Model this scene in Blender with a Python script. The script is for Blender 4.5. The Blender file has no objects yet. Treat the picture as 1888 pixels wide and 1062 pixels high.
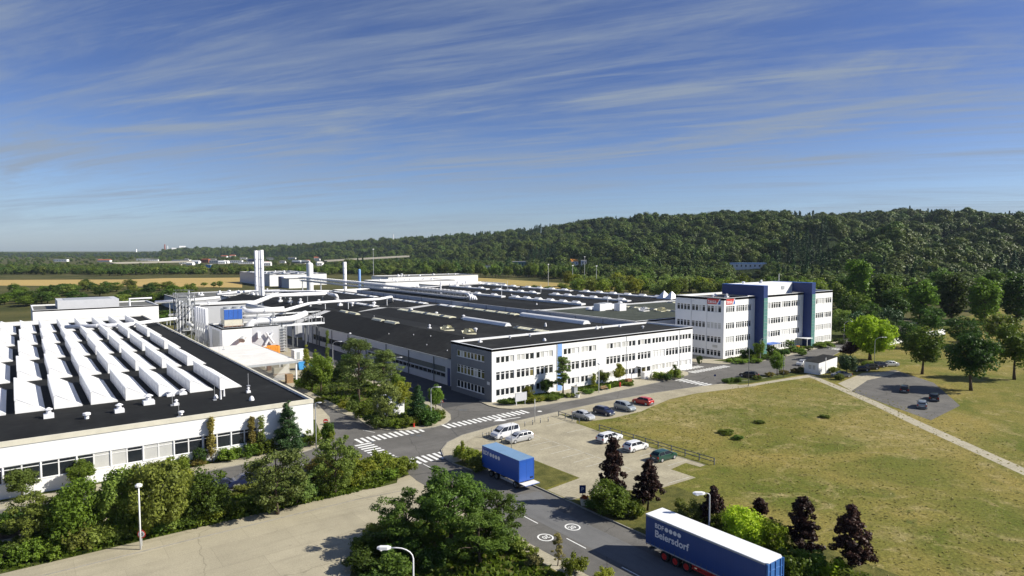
import bpy, bmesh, math, random
import numpy as np
from mathutils import Vector, Matrix, Euler
C = bpy.context.scene.collection
R = math.radians
# ---------------------------------------------------------------- camera model (metres; x runs along the avenue, y along the service street)
F = 1216.; CX = 944.; CY = 531.; CH = 30.; PITCH = math.atan(71 / 1216.); TH = R(52.8)
FW = (math.cos(TH), math.sin(TH)); RT = (math.sin(TH), -math.cos(TH))
def P(px, py, z=0.):
    x = (px - CX) / F; y = (CY - py) / F
    c, s = math.cos(PITCH), math.sin(PITCH)
    f = c + y * s; u = -s + y * c
    t = (z - CH) / u
    r = x * t; d = f * t
    return (r * RT[0] + d * FW[0], r * RT[1] + d * FW[1])
def Qx(a, b, z):
    r = a * RT[0] + b * RT[1]; d = a * FW[0] + b * FW[1]; u = z - CH
    c, s = math.cos(PITCH), math.sin(PITCH)
    zc = d * c - u * s; yc = u * c + d * s
    return CX + F * r / zc, CY - F * yc / zc
def depth(a, b): return a * FW[0] + b * FW[1]
def polar(px, d):
    t = (px - CX) / 1218.
    return (d * (FW[0] + t * RT[0]), d * (FW[1] + t * RT[1]))
def Zat(a, b, py):
    lo, hi = -5., 150.
    for _ in range(50):
        m = (lo + hi) / 2
        if Qx(a, b, m)[1] > py: lo = m
        else: hi = m
    return lo
# ---------------------------------------------------------------- materials
M = {}
def nt(m):
    m.use_nodes = True
    return m.node_tree.nodes, m.node_tree.links
def mat(name, col, rough=.7, var=.15, scale=1.5, metal=0., spec=.4, bump=0., bscale=20., col2=None, fine=0., fscale=40.):
    if name in M: return M[name]
    m = bpy.data.materials.new(name); N, L = nt(m)
    b = N['Principled BSDF']
    b.inputs['Roughness'].default_value = rough; b.inputs['Metallic'].default_value = metal
    b.inputs['Specular IOR Level'].default_value = spec
    tc = N.new('ShaderNodeTexCoord')
    n = N.new('ShaderNodeTexNoise'); n.inputs['Scale'].default_value = scale; n.inputs['Detail'].default_value = 6; n.inputs['Roughness'].default_value = .65
    L.new(tc.outputs['Object'], n.inputs['Vector'])
    r = N.new('ShaderNodeValToRGB')
    c1 = [max(0, c * (1 - var)) for c in col]; c2 = list(col2) if col2 else [min(1, c * (1 + var)) for c in col]
    r.color_ramp.elements[0].position = .32; r.color_ramp.elements[1].position = .68
    r.color_ramp.elements[0].color = (*c1, 1); r.color_ramp.elements[1].color = (*c2, 1)
    L.new(n.outputs['Fac'], r.inputs['Fac'])
    out = r.outputs['Color']
    if fine > 0:
        n2 = N.new('ShaderNodeTexNoise'); n2.inputs['Scale'].default_value = fscale; n2.inputs['Detail'].default_value = 4
        L.new(tc.outputs['Object'], n2.inputs['Vector'])
        mr = N.new('ShaderNodeMapRange'); mr.inputs[1].default_value = .3; mr.inputs[2].default_value = .7
        mr.inputs[3].default_value = 1 - fine; mr.inputs[4].default_value = 1 + fine
        L.new(n2.outputs['Fac'], mr.inputs[0])
        mx = N.new('ShaderNodeVectorMath'); mx.operation = 'SCALE'
        L.new(out, mx.inputs[0]); L.new(mr.outputs[0], mx.inputs['Scale'])
        out = mx.outputs[0]
    L.new(out, b.inputs['Base Color'])
    if bump > 0:
        n3 = N.new('ShaderNodeTexNoise'); n3.inputs['Scale'].default_value = bscale; n3.inputs['Detail'].default_value = 5
        L.new(tc.outputs['Object'], n3.inputs['Vector'])
        bp = N.new('ShaderNodeBump'); bp.inputs['Strength'].default_value = bump; bp.inputs['Distance'].default_value = .1
        L.new(n3.outputs['Fac'], bp.inputs['Height']); L.new(bp.outputs[0], b.inputs['Normal'])
    M[name] = m
    return m
def leafmat(name, dark, light, trans=.42, hue=.03, isl=.45):
    m = bpy.data.materials.new(name); N, L = nt(m)
    b = N['Principled BSDF']; b.inputs['Roughness'].default_value = .55; b.inputs['Specular IOR Level'].default_value = .25
    g = N.new('ShaderNodeNewGeometry'); oi = N.new('ShaderNodeObjectInfo')
    tc = N.new('ShaderNodeTexCoord')
    n = N.new('ShaderNodeTexNoise'); n.inputs['Scale'].default_value = .55; n.inputs['Detail'].default_value = 3
    L.new(tc.outputs['Object'], n.inputs['Vector'])
    a1 = N.new('ShaderNodeMath'); a1.operation = 'MULTIPLY_ADD'; a1.inputs[1].default_value = isl
    L.new(g.outputs['Random Per Island'], a1.inputs[0])
    a2 = N.new('ShaderNodeMath'); a2.operation = 'MULTIPLY_ADD'; a2.inputs[1].default_value = 1.1; a2.inputs[2].default_value = -.28
    L.new(n.outputs['Fac'], a2.inputs[0]); L.new(a2.outputs[0], a1.inputs[2])
    r = N.new('ShaderNodeValToRGB'); r.color_ramp.elements[0].color = (*dark, 1); r.color_ramp.elements[1].color = (*light, 1)
    L.new(a1.outputs[0], r.inputs['Fac'])
    hs = N.new('ShaderNodeHueSaturation')
    mr = N.new('ShaderNodeMapRange'); mr.inputs[3].default_value = .5 - hue * .35; mr.inputs[4].default_value = .5 + hue
    L.new(oi.outputs['Random'], mr.inputs[0]); L.new(mr.outputs[0], hs.inputs['Hue'])
    mv = N.new('ShaderNodeMapRange'); mv.inputs[3].default_value = .68; mv.inputs[4].default_value = 1.36
    fr = N.new('ShaderNodeMath'); fr.operation = 'MULTIPLY'; fr.inputs[1].default_value = 7.31
    f2 = N.new('ShaderNodeMath'); f2.operation = 'FRACT'
    L.new(oi.outputs['Random'], fr.inputs[0]); L.new(fr.outputs[0], f2.inputs[0]); L.new(f2.outputs[0], mv.inputs[0])
    L.new(mv.outputs[0], hs.inputs['Value'])
    L.new(r.outputs['Color'], hs.inputs['Color']); L.new(hs.outputs['Color'], b.inputs['Base Color'])
    t = N.new('ShaderNodeBsdfTranslucent'); L.new(hs.outputs['Color'], t.inputs['Color'])
    mx = N.new('ShaderNodeMixShader'); mx.inputs[0].default_value = trans
    L.new(b.outputs[0], mx.inputs[1]); L.new(t.outputs[0], mx.inputs[2])
    L.new(mx.outputs[0], N['Material Output'].inputs['Surface'])
    M[name] = m
    return m
def paint(name, col, rough=.3, coat=.6, metal=0.):
    m = mat(name, col, rough, .04, .8, metal)
    m.node_tree.nodes['Principled BSDF'].inputs['Coat Weight'].default_value = coat
    return m
mat('white_wall', (.80, .80, .80), .75, .035, .25, fine=.02, fscale=3)
mat('white_metal', (.76, .77, .79), .5, .05, .5)
mat('white_roof', (.72, .70, .66), .8, .06, .5)
mat('cream_concrete', (.60, .57, .47), .85, .10, .6)
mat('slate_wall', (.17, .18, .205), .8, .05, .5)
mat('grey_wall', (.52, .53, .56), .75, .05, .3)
mat('grey_metal', (.34, .36, .38), .5, .12, .7)
mat('dark_metal', (.10, .11, .12), .6, .15, 1.)
mat('steel', (.55, .56, .58), .38, .08, 1., metal=.6)
mat('galv', (.50, .51, .52), .45, .1, 2., metal=.3)
mat('bitumen', (.0095, .010, .010), .9, .22, .18, spec=.2, bump=.25, bscale=3, fine=.22, fscale=.9)
mat('bitumen_old', (.015, .0155, .015), .9, .22, .2, spec=.2, bump=.25, bscale=3, fine=.22, fscale=.8)
mat('bitumen_green', (.05, .058, .045), .9, .22, .2, spec=.2, fine=.2, fscale=1.)
mat('gravel_roof', (.12, .12, .11), .9, .2, .2, fine=.2, fscale=1.)
mat('cream_skylight', (.62, .60, .46), .5, .12, .8)
mat('white_skylight', (.78, .78, .78), .45, .06, .8)
mat('blue_wall', (.012, .034, .15), .5, .06, .4)
mat('bright_blue', (.03, .11, .42), .5, .08, .4)
mat('teal_panel', (.10, .24, .22), .35, .1, .8)
mat('pale_blue', (.20, .36, .70), .6, .08, .5)
mat('sky_blue_skip', (.05, .28, .62), .5, .1, 1.)
mat('orange_steel', (.72, .28, .035), .55, .15, 1.2)
mat('rust', (.22, .10, .05), .8, .3, 2.)
mat('wood', (.30, .19, .10), .8, .25, 3.)
mat('red_paint', (.55, .03, .025), .4, .08, 2.)
mat('black_rubber', (.015, .015, .016), .85, .1, 3.)
mat('bark', (.085, .062, .045), .95, .35, 4., bump=.5, bscale=14)
mat('bark_pale', (.22, .18, .14), .95, .35, 4.)
mat('asphalt', (.122, .117, .109), .88, .14, .22, spec=.25, fine=.16, fscale=9, bump=.15, bscale=30)
mat('asphalt_pale', (.145, .145, .145), .88, .10, .3, spec=.25, fine=.12, fscale=9)
mat('asphalt_dark', (.068, .068, .070), .9, .15, .3, spec=.25, fine=.15, fscale=9)
mat('concrete_road', (.365, .328, .238), .9, .09, .22, spec=.2, fine=.12, fscale=7)
mat('paving', (.385, .350, .262), .9, .10, .5, spec=.2, fine=.13, fscale=8)
mat('kerb_stone', (.27, .255, .22), .9, .15, 1.5)
mat('lot_paving', (.345, .310, .222), .92, .12, .25, spec=.2, fine=.16, fscale=5)
mat('marking', (.74, .74, .72), .75, .10, 1.5, fine=.08, fscale=12)
mat('marking_worn', (.46, .44, .38), .8, .2, 2.)
mat('tin_white', (.78, .78, .80), .4, .05, 1.)
mat('soil', (.11, .085, .05), .95, .3, 1.5, fine=.3, fscale=12)
mat('lawn', (.075, .088, .022), .95, .35, .5, spec=.1, col2=(.15, .14, .04), fine=.35, fscale=8, bump=.4, bscale=12)
mat('bed_green', (.040, .062, .014), .95, .4, .7, spec=.1, col2=(.10, .115, .028), fine=.4, fscale=6, bump=.6, bscale=8)
mat('wheat', (.40, .29, .11), .95, .08, .03, spec=.1, fine=.12, fscale=.6)
mat('wheat_pale', (.34, .26, .095), .95, .10, .02, spec=.1, fine=.15, fscale=.3)
mat('land', (.055, .070, .020), .95, .35, .02, spec=.1, col2=(.11, .10, .035), fine=.3, fscale=1.5)
mat('hill_soil', (.018, .028, .009), .95, .3, .02, spec=.05)
mat('brick_red', (.34, .11, .06), .85, .15, 1.)
mat('tile_red', (.38, .12, .06), .85, .15, 1.)
mat('blind', (.50, .50, .48), .6, .06, 1.)
mat('panel_white', (.70, .70, .70), .6, .04, 1.)
mat('frame_white', (.74, .74, .74), .5, .03, 1.)
g = mat('glass', (.018, .022, .026), .06, .3, .35, spec=.5)
mat('glass_warm', (.14, .12, .045), .08, .5, .5, spec=.5)
mat('car_glass', (.012, .014, .017), .05, .1, 1., spec=.6)
mat('lamp_lens', (.70, .70, .68), .15, .03, 1.)
mat('tail_red', (.45, .015, .012), .2, .05, 1.)
mat('chrome', (.6, .6, .62), .2, .03, 1., metal=.9)
# wear with a shape of its own: felt or slab joints, stains, cracks, tyre streaks
def detail(name, seams=None, stain=None, crack=None, streak=None):
    m = M[name]; N, L = nt(m); b = N['Principled BSDF']; src = b.inputs['Base Color'].links[0].from_socket; tc = N.new('ShaderNodeTexCoord')
    def mul(fac, lo, hi):
        nonlocal src
        r = N.new('ShaderNodeMapRange'); r.inputs[3].default_value = lo; r.inputs[4].default_value = hi; L.new(fac, r.inputs[0])
        v = N.new('ShaderNodeVectorMath'); v.operation = 'SCALE'; L.new(src, v.inputs[0]); L.new(r.outputs[0], v.inputs['Scale']); src = v.outputs[0]; return r
    def mapped(sc, rot=0.):
        mp = N.new('ShaderNodeMapping'); mp.inputs['Scale'].default_value = sc; mp.inputs['Rotation'].default_value = (0, 0, rot); L.new(tc.outputs['Object'], mp.inputs[0]); return mp.outputs[0]
    def noise(vec, s, d=5, dist=0.):
        n = N.new('ShaderNodeTexNoise'); n.inputs['Scale'].default_value = s; n.inputs['Detail'].default_value = d; n.inputs['Distortion'].default_value = dist; n.inputs['Roughness'].default_value = .65; L.new(vec, n.inputs['Vector']); return n.outputs['Fac']
    O = tc.outputs['Object']
    if seams:
        w_, h_, t_, f_ = seams; br = N.new('ShaderNodeTexBrick'); br.inputs['Scale'].default_value = 1.; br.inputs['Brick Width'].default_value = w_; br.inputs['Row Height'].default_value = h_; br.inputs['Mortar Size'].default_value = t_; br.inputs['Mortar Smooth'].default_value = .3; br.offset = .5
        L.new(O, br.inputs['Vector']); mul(br.outputs['Fac'], 1., f_)
        br.inputs['Color1'].default_value = (.95, .95, .95, 1); br.inputs['Color2'].default_value = (1.05, 1.05, 1.05, 1); br.inputs['Mortar'].default_value = (1, 1, 1, 1)
        x = N.new('ShaderNodeMix'); x.data_type = 'RGBA'; x.blend_type = 'MULTIPLY'; x.inputs['Factor'].default_value = 1.; L.new(src, x.inputs['A']); L.new(br.outputs['Color'], x.inputs['B']); src = x.outputs['Result']
    if stain:
        for (s_, p0, p1, lo) in stain: r = mul(noise(O, s_, 6, .6), 1., lo); r.inputs[1].default_value = p0; r.inputs[2].default_value = p1
    if streak:
        for (sc, s_, p0, p1, lo, rot) in streak: r = mul(noise(mapped(sc, rot), s_, 5), 1., lo); r.inputs[1].default_value = p0; r.inputs[2].default_value = p1
    if crack:
        s_, t_, lo = crack; vo = N.new('ShaderNodeTexVoronoi'); vo.feature = 'DISTANCE_TO_EDGE'; vo.inputs['Scale'].default_value = s_
        ad = N.new('ShaderNodeVectorMath'); ad.operation = 'ADD'; n = N.new('ShaderNodeTexNoise'); n.inputs['Scale'].default_value = .9; n.inputs['Detail'].default_value = 4; L.new(O, n.inputs['Vector']); L.new(O, ad.inputs[0]); L.new(n.outputs['Color'], ad.inputs[1]); L.new(ad.outputs[0], vo.inputs['Vector'])
        r = mul(vo.outputs['Distance'], lo, 1.); r.inputs[1].default_value = 0.; r.inputs[2].default_value = t_
    L.new(src, b.inputs['Base Color'])
for q in ('bitumen', 'bitumen_old'): detail(q, seams=(11., 2.6, .035, 1.7), stain=[(.12, .55, .72, 1.9), (.5, .60, .75, 1.5)], streak=[((.3, 3., 1), .5, .58, .75, 1.6, 0.)])
detail('asphalt', stain=[(.07, .48, .62, 1.18), (.35, .58, .70, .82), (1.3, .62, .74, .72)], crack=(.09, .008, .6), streak=[((1., .06, 1), .8, .5, .7, .86, 0.), ((.06, 1., 1), .8, .52, .7, .88, 0.)])
detail('asphalt_pale', stain=[(.3, .55, .7, .88), (1.3, .63, .74, .78)], streak=[((1., .05, 1), 1.2, .5, .68, .86, 0.)])
detail('concrete_road', seams=(7.5, 5., .018, .72), stain=[(.09, .5, .66, .86), (.5, .6, .72, .85), (1.6, .65, .75, .75)], crack=(.06, .005, .7), streak=[((.05, 1., 1), .9, .5, .68, .88, 0.)])
detail('paving', seams=(.62, .42, .02, .75), stain=[(.3, .55, .7, .85), (1.4, .6, .74, .85)])
detail('lot_paving', seams=(2.4, 2.4, .02, .85), stain=[(.12, .48, .66, .86), (.6, .58, .7, .84), (1.8, .62, .74, .72)])
detail('white_roof', seams=(6., 1.2, .02, .9), stain=[(.25, .55, .7, .88)])
detail('white_skylight', stain=[(.5, .55, .72, .88)]); detail('grey_wall', seams=(200., 200., .01, .9), stain=[(.3, .55, .72, .93)])
# dry meadow: green and straw patches of several sizes
def meadow():
    m = bpy.data.materials.new('dry_meadow'); N, L = nt(m); b = N['Principled BSDF']
    b.inputs['Roughness'].default_value = .95; b.inputs['Specular IOR Level'].default_value = .1
    tc = N.new('ShaderNodeTexCoord')
    def noise(s, d, dist=0., rough=.6):
        n = N.new('ShaderNodeTexNoise'); n.inputs['Scale'].default_value = s; n.inputs['Detail'].default_value = d
        n.inputs['Distortion'].default_value = dist; n.inputs['Roughness'].default_value = rough
        L.new(tc.outputs['Object'], n.inputs['Vector']); return n.outputs['Fac']
    def ramp(src, p0, p1, c0, c1):
        r = N.new('ShaderNodeValToRGB'); e = r.color_ramp.elements
        e[0].position = p0; e[1].position = p1; e[0].color = (*c0, 1); e[1].color = (*c1, 1)
        L.new(src, r.inputs['Fac']); return r.outputs['Color']
    def mix(f, a, c, mode='MIX'):
        x = N.new('ShaderNodeMix'); x.data_type = 'RGBA'; x.blend_type = mode
        if hasattr(f, 'name'): L.new(f, x.inputs['Factor'])
        else: x.inputs['Factor'].default_value = f
        L.new(a, x.inputs['A']); L.new(c, x.inputs['B']); return x.outputs['Result']
    base = ramp(noise(.055, 6, .6), .36, .64, (.112, .130, .022), (.245, .200, .056))
    straw = ramp(noise(.4, 5, 1.), .3, .7, (.21, .175, .055), (.40, .33, .16))
    green = ramp(noise(.9, 4), .3, .7, (.07, .09, .02), (.13, .14, .036))
    def mask(src, p0, p1):
        r = N.new('ShaderNodeMapRange'); r.inputs[1].default_value = p0; r.inputs[2].default_value = p1; L.new(src, r.inputs[0]); return r.outputs[0]
    x = mix(mask(noise(.16, 8, 1.6, .7), .52, .70), base, straw)
    x = mix(mask(noise(.21, 7, .8, .7), .60, .70), x, green)
    for (cx, cy, rx) in ((104., 79., 17.), (92., 76., 11.), (116., 80., 12.), (128., 62., 16.), (112., 46., 14.)):
        ds = N.new('ShaderNodeVectorMath'); ds.operation = 'DISTANCE'; ds.inputs[1].default_value = (cx, cy, 0.1); L.new(tc.outputs['Object'], ds.inputs[0])
        mr = N.new('ShaderNodeMapRange'); mr.inputs[1].default_value = rx; mr.inputs[2].default_value = 0.; L.new(ds.outputs['Value'], mr.inputs[0])
        pr = N.new('ShaderNodeMath'); pr.operation = 'MULTIPLY'; L.new(mr.outputs[0], pr.inputs[0]); L.new(mask(noise(.28, 7, 1.4, .7), .40, .62), pr.inputs[1])
        x = mix(pr.outputs[0], x, straw)
    f1 = ramp(noise(3.2, 5, 0, .75), .3, .72, (.50, .50, .50), (1.4, 1.4, 1.4))
    x = mix(1., x, f1, 'MULTIPLY')
    L.new(x, b.inputs['Base Color'])
    bp = N.new('ShaderNodeBump'); bp.inputs['Strength'].default_value = .6; bp.inputs['Distance'].default_value = .25
    L.new(noise(2.2, 7, 0, .7), bp.inputs['Height']); L.new(bp.outputs[0], b.inputs['Normal'])
    M['meadow'] = m
meadow()
leafmat('leaf_mid', (0.056, 0.097, 0.0104), (0.226, 0.299, 0.0311))
leafmat('leaf_dark', (0.032, 0.065, 0.0104), (0.128, 0.193, 0.0270))
leafmat('leaf_deep', (0.044, 0.087, 0.0135), (0.171, 0.261, 0.0373), hue=.015)
leafmat('leaf_olive', (0.090, 0.122, 0.0187), (0.287, 0.324, 0.0581))
leafmat('leaf_yellow', (0.116, 0.143, 0.0124), (0.354, 0.373, 0.0415))
leafmat('leaf_lime', (0.183, 0.261, 0.0083), (0.464, 0.597, 0.0311), hue=.01)
leafmat('leaf_pale', (0.116, 0.174, 0.0373), (0.354, 0.423, 0.1089))
leafmat('leaf_conifer', (0.017, 0.042, 0.0135), (0.063, 0.110, 0.0290), trans=.12)
leafmat('leaf_pine', (0.054, 0.087, 0.0187), (0.183, 0.236, 0.0519), trans=.25)
leafmat('leaf_purple', (.014, .0055, .0045), (.066, .026, .018), trans=.2, hue=.01)
leafmat('leaf_autumn', (0.122, 0.106, 0.0249), (0.317, 0.261, 0.0622), hue=.01)
leafmat('leaf_forest', (0.044, 0.073, 0.0095), (0.166, 0.204, 0.0264), trans=.2, hue=.03, isl=.2)
leafmat('leaf_straw', (.17, .145, .05), (.30, .25, .10))
leafmat('flower_red', (.40, .03, .02), (.60, .06, .03))
# ---------------------------------------------------------------- mesh builder
class MB:
    def __init__(s): s.v = []; s.f = []; s.m = []
    def quad(s, pts, m=0):
        i = len(s.v); s.v += [tuple(p) for p in pts]; s.f.append(tuple(range(i, i + len(pts)))); s.m.append(m)
    def box(s, x0, x1, y0, y1, z0, z1, m=0, top=None):
        i = len(s.v)
        s.v += [(x0, y0, z0), (x1, y0, z0), (x1, y1, z0), (x0, y1, z0), (x0, y0, z1), (x1, y0, z1), (x1, y1, z1), (x0, y1, z1)]
        for k, f in enumerate([(3, 2, 1, 0), (4, 5, 6, 7), (0, 1, 5, 4), (1, 2, 6, 5), (2, 3, 7, 6), (3, 0, 4, 7)]):
            s.f.append(tuple(i + j for j in f)); s.m.append(top if (k == 1 and top is not None) else m)
        return s
    def prism(s, poly, z0, z1, m=0, top=None):
        area = sum(poly[i][0] * poly[(i + 1) % len(poly)][1] - poly[(i + 1) % len(poly)][0] * poly[i][1] for i in range(len(poly)))
        if area < 0: poly = poly[::-1]
        n = len(poly); i = len(s.v)
        s.v += [(x, y, z0) for x, y in poly] + [(x, y, z1) for x, y in poly]
        s.f.append(tuple(i + n + k for k in range(n))); s.m.append(m if top is None else top)
        for k in range(n):
            j = (k + 1) % n
            s.f.append((i + k, i + j, i + n + j, i + n + k)); s.m.append(m)
        return s
    def sheet(s, poly, z, m=0):
        area = sum(poly[i][0] * poly[(i + 1) % len(poly)][1] - poly[(i + 1) % len(poly)][0] * poly[i][1] for i in range(len(poly)))
        if area < 0: poly = poly[::-1]
        s.quad([(x, y, z) for x, y in poly], m); return s
    def tube(s, pts, r, n=8, m=0, cap=True):
        pts = [Vector(p) for p in pts]; rs = r if isinstance(r, (list, tuple)) else [r] * len(pts)
        base = len(s.v); prev = None
        for k, p in enumerate(pts):
            if k == 0: t = pts[1] - p
            elif k == len(pts) - 1: t = p - pts[k - 1]
            else: t = (pts[k + 1] - p).normalized() + (p - pts[k - 1]).normalized()
            if t.length < 1e-9: t = Vector((0, 0, 1))
            t.normalize()
            u = t.cross(Vector((0, 0, 1))) if prev is None else prev - t * prev.dot(t)
            if u.length < 1e-3: u = t.cross(Vector((1, 0, 0)))
            u.normalize(); prev = u; w = t.cross(u)
            for q in range(n):
                a = 2 * math.pi * q / n
                s.v.append(tuple(p + (u * math.cos(a) + w * math.sin(a)) * rs[k]))
        for k in range(len(pts) - 1):
            for q in range(n):
                a = base + k * n + q; b = base + k * n + (q + 1) % n
                s.f.append((a, b, b + n, a + n)); s.m.append(m)
        if cap:
            s.f.append(tuple(base + q for q in range(n))[::-1]); s.m.append(m)
            s.f.append(tuple(base + (len(pts) - 1) * n + q for q in range(n))); s.m.append(m)
        return s
    def lathe(s, prof, cx, cy, n=12, m=0):
        base = len(s.v)
        for r, z in prof:
            for q in range(n):
                a = 2 * math.pi * q / n; s.v.append((cx + r * math.cos(a), cy + r * math.sin(a), z))
        for k in range(len(prof) - 1):
            for q in range(n):
                a = base + k * n + q; b = base + k * n + (q + 1) % n
                s.f.append((a, b, b + n, a + n)); s.m.append(m)
        s.f.append(tuple(base + (len(prof) - 1) * n + q for q in range(n))); s.m.append(m)
        return s
    def build(s, name, mats, parent=None, smooth=False, origin=None):
        if not isinstance(mats, (list, tuple)): mats = [mats]
        off = Vector((0, 0, 0))
        if origin is not None: off = Vector(origin)
        elif parent is not None: off = wloc(parent)
        me = bpy.data.meshes.new(name)
        me.from_pydata([(x - off[0], y - off[1], z - off[2]) for x, y, z in s.v], [], s.f)
        for m in mats: me.materials.append(M[m])
        if len(mats) > 1: me.polygons.foreach_set('material_index', s.m)
        if smooth: me.polygons.foreach_set('use_smooth', [True] * len(me.polygons))
        me.update()
        o = bpy.data.objects.new(name, me); C.objects.link(o)
        if parent is not None: o.parent = parent
        elif origin is not None: o.location = off
        return o
def wloc(o):
    l = Vector(o.location); p = o.parent
    while p is not None: l = l + Vector(p.location); p = p.parent
    return l
def thing(name, label, cat, loc, rz=0., group=None):
    o = bpy.data.objects.new(name, None); C.objects.link(o)
    o.location = loc; o.rotation_euler = (0, 0, rz); o.empty_display_size = .3
    o['label'] = label; o['category'] = cat
    if group: o['group'] = group
    return o
def tag(o, label, cat, group=None):
    o['label'] = label; o['category'] = cat
    if group: o['group'] = group
    return o
def struct(o, label=None):
    o['kind'] = 'structure'
    if label: o['label'] = label; o['category'] = 'ground'
    return o
def dup(o, parent=None):
    c = o.copy(); C.objects.link(c)
    if parent is not None: c.parent = parent
    for k in list(o.children): dup(k, c)
    return c
# a child that shares a mesh, placed in the parent's own axes
def inst(name, mesh, parent, loc, rz=0., scale=None):
    o = bpy.data.objects.new(name, mesh); C.objects.link(o); o.parent = parent
    o.location = loc; o.rotation_euler = (0, 0, rz)
    if scale: o.scale = scale
    return o
def text_mesh(txt, size, m, bold=0., name='lettering', shear=0., depth_=.01):
    cu = bpy.data.curves.new('t', 'FONT'); cu.body = txt; cu.size = size; cu.extrude = depth_; cu.offset = bold; cu.shear = shear
    o = bpy.data.objects.new('t', cu); C.objects.link(o)
    bpy.context.view_layer.update()
    dg = bpy.context.evaluated_depsgraph_get()
    me = bpy.data.meshes.new_from_object(o.evaluated_get(dg))
    bpy.data.objects.remove(o); bpy.data.curves.remove(cu)
    me.name = name; me.materials.clear(); me.materials.append(M[m])
    return me
# ================================================================= GROUND
def arc(cx, cy, r, a0, a1, n=8):
    return [(cx + r * math.cos(R(a0 + (a1 - a0) * k / n)), cy + r * math.sin(R(a0 + (a1 - a0) * k / n))) for k in range(n + 1)]
def ground_obj(name, label, polys, m, z, thick=None, side=None):
    mb = MB()
    for p in polys:
        if thick: mb.prism(p, z - thick, z, 1, 0)
        else: mb.sheet(p, z)
    o = mb.build(name, [m, side or m] if thick else m)
    return struct(o, label)
mb = MB(); S = 12000.
mb.sheet([(-S, -S), (S, -S), (S, S), (-S, S)], -.02)
struct(mb.build('ground', 'land'), 'open green land reaching to the horizon')
# asphalt, butted sheets in one object
ROADZ = .004
mb = MB()
mb.sheet([(-90, 78), (76, 78), (76, 222), (-90, 222)], ROADZ)
mb.sheet([(76, 78), (280, 78), (280, 128), (76, 128)], ROADZ)
mb.sheet([(41, -40), (52.4, -40), (52.4, 78), (41, 78)], ROADZ)
mb.sheet([(76, 128), (76, 122), (155, 128)], ROADZ) if False else None
struct(mb.build('road', 'asphalt'), 'grey asphalt road with junction in front of the factory')
ground_obj('road_patch', 'paler resurfaced lane of the road beside the parked lorry trailers', [[(45.4, 20), (49.2, 20), (49.2, 56.5), (51.2, 62), (46.2, 63), (45.4, 60)]], 'asphalt_pale', .008)
ground_obj('service_road', 'service street along the long factory hall, asphalt darkened for shadow', [[(64.2, 106), (75.9, 106), (75.9, 221), (66, 221)]], 'asphalt_dark', .008)  # darker asphalt colour stands in for the shadow over this street
ground_obj('concrete_road', 'wide pale concrete road in the left foreground', [[(-90, -40), (40.98, -40), (40.98, 77.98), (-90, 77.98)]], 'concrete_road', ROADZ)
# raised pavements with a kerb face
KZ = .13
field_poly = [(52.0, -60), (51.9, 66), (51.7, 71.9), (48.9, 73.2), (48.4, 77), (48.7, 80.3), (50.2, 83.6), (53, 86.4), (57, 88.4), (65, 89.8), (80, 90.7), (91, 91.2), (105, 90.7), (119, 89), (124, 88), (137, 86), (155, 85.8), (168, 88), (186, 93), (204, 97.5), (260, 104), (420, 118), (420, -300), (52.0, -300)]
struct(MB().prism(field_poly, -.3, KZ - .03, 1, 0).build('meadow', ['meadow', 'kerb_stone']), 'large dry meadow beside the car park')
FZ = KZ - .03
def kerb(name, label, line, w=.16, z=KZ + .004, closed=False):
    mb = MB(); n = len(line); pts = [Vector(p).to_2d() for p in line]
    L_, R_ = [], []
    for k in range(n):
        a = pts[k - 1] if (k or closed) else pts[k]; b = pts[(k + 1) % n] if (k < n - 1 or closed) else pts[k]
        t = (b - a).normalized(); q = Vector((-t.y, t.x)) * w / 2
        L_.append(pts[k] + q); R_.append(pts[k] - q)
    for k in range(n if closed else n - 1):
        j = (k + 1) % n
        mb.quad([(*R_[k], z), (*R_[j], z), (*L_[j], z), (*L_[k], z)])
        mb.quad([(*R_[k], 0), (*R_[j], 0), (*R_[j], z), (*R_[k], z)]); mb.quad([(*L_[j], 0), (*L_[k], 0), (*L_[k], z), (*L_[j], z)])
    return struct(mb.build(name, 'kerb_stone'), label)
kerb('kerb', 'pale kerb stones around the car park and meadow', field_poly[:20])
# pavement strips on the meadow slab (sheets)
lot = [(57, 88.2), (65, 89.5), (78.6, 90.3), (78, 84), (76.6, 82.6), (76.2, 77), (76.0, 55.5), (74.6, 55.4), (74.4, 57.7), (70.6, 57.2), (70.6, 53.1), (62.4, 53.4), (58.6, 56.6), (52.2, 57.2), (52.2, 61.5), (58.4, 62.2), (58.2, 77), (58, 79.6), (49.0, 79.4), (49.0, 80.2), (50.4, 83.4), (53.1, 86.2)]
ground_obj('car_park', 'pale paved car park between the road and the meadow', [lot], 'lot_paving', FZ + .012)
ground_obj('pavement', 'pale paved footway curving round the car park corner', [[(48.6, 77.5), (50.3, 77.5), (52.2, 81.5), (54.6, 84.4), (58, 86.4), (65, 87.9), (79, 88.9), (79, 90.6), (65, 89.7), (57, 88.3), (53, 86.3), (50.3, 83.5), (48.8, 80.3)]], 'paving', FZ + .018)
ground_obj('parking_verge', 'pale gravel verge under the cars parked along the avenue', [[(79, 90.5), (79, 82.3), (84, 81.2), (92, 81.5), (97, 83), (104, 84.8), (112, 85.0), (118, 84), (129.5, 81.6), (127, 85.2), (137, 85.2), (137, 85.9), (124, 87.9), (119, 88.9), (105, 90.6), (91, 91.1)]], 'lot_paving', FZ + .010)
ground_obj('grass_strip', 'short mown grass strip between lorry and car park', [[(52.0, 66), (52.0, 62.0), (58.2, 62.6), (58.0, 77.0), (57.8, 79.2), (50.6, 79.2), (49, 77.4), (49.2, 73.6), (52, 72.3)]], 'lawn', FZ + .006)
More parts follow.
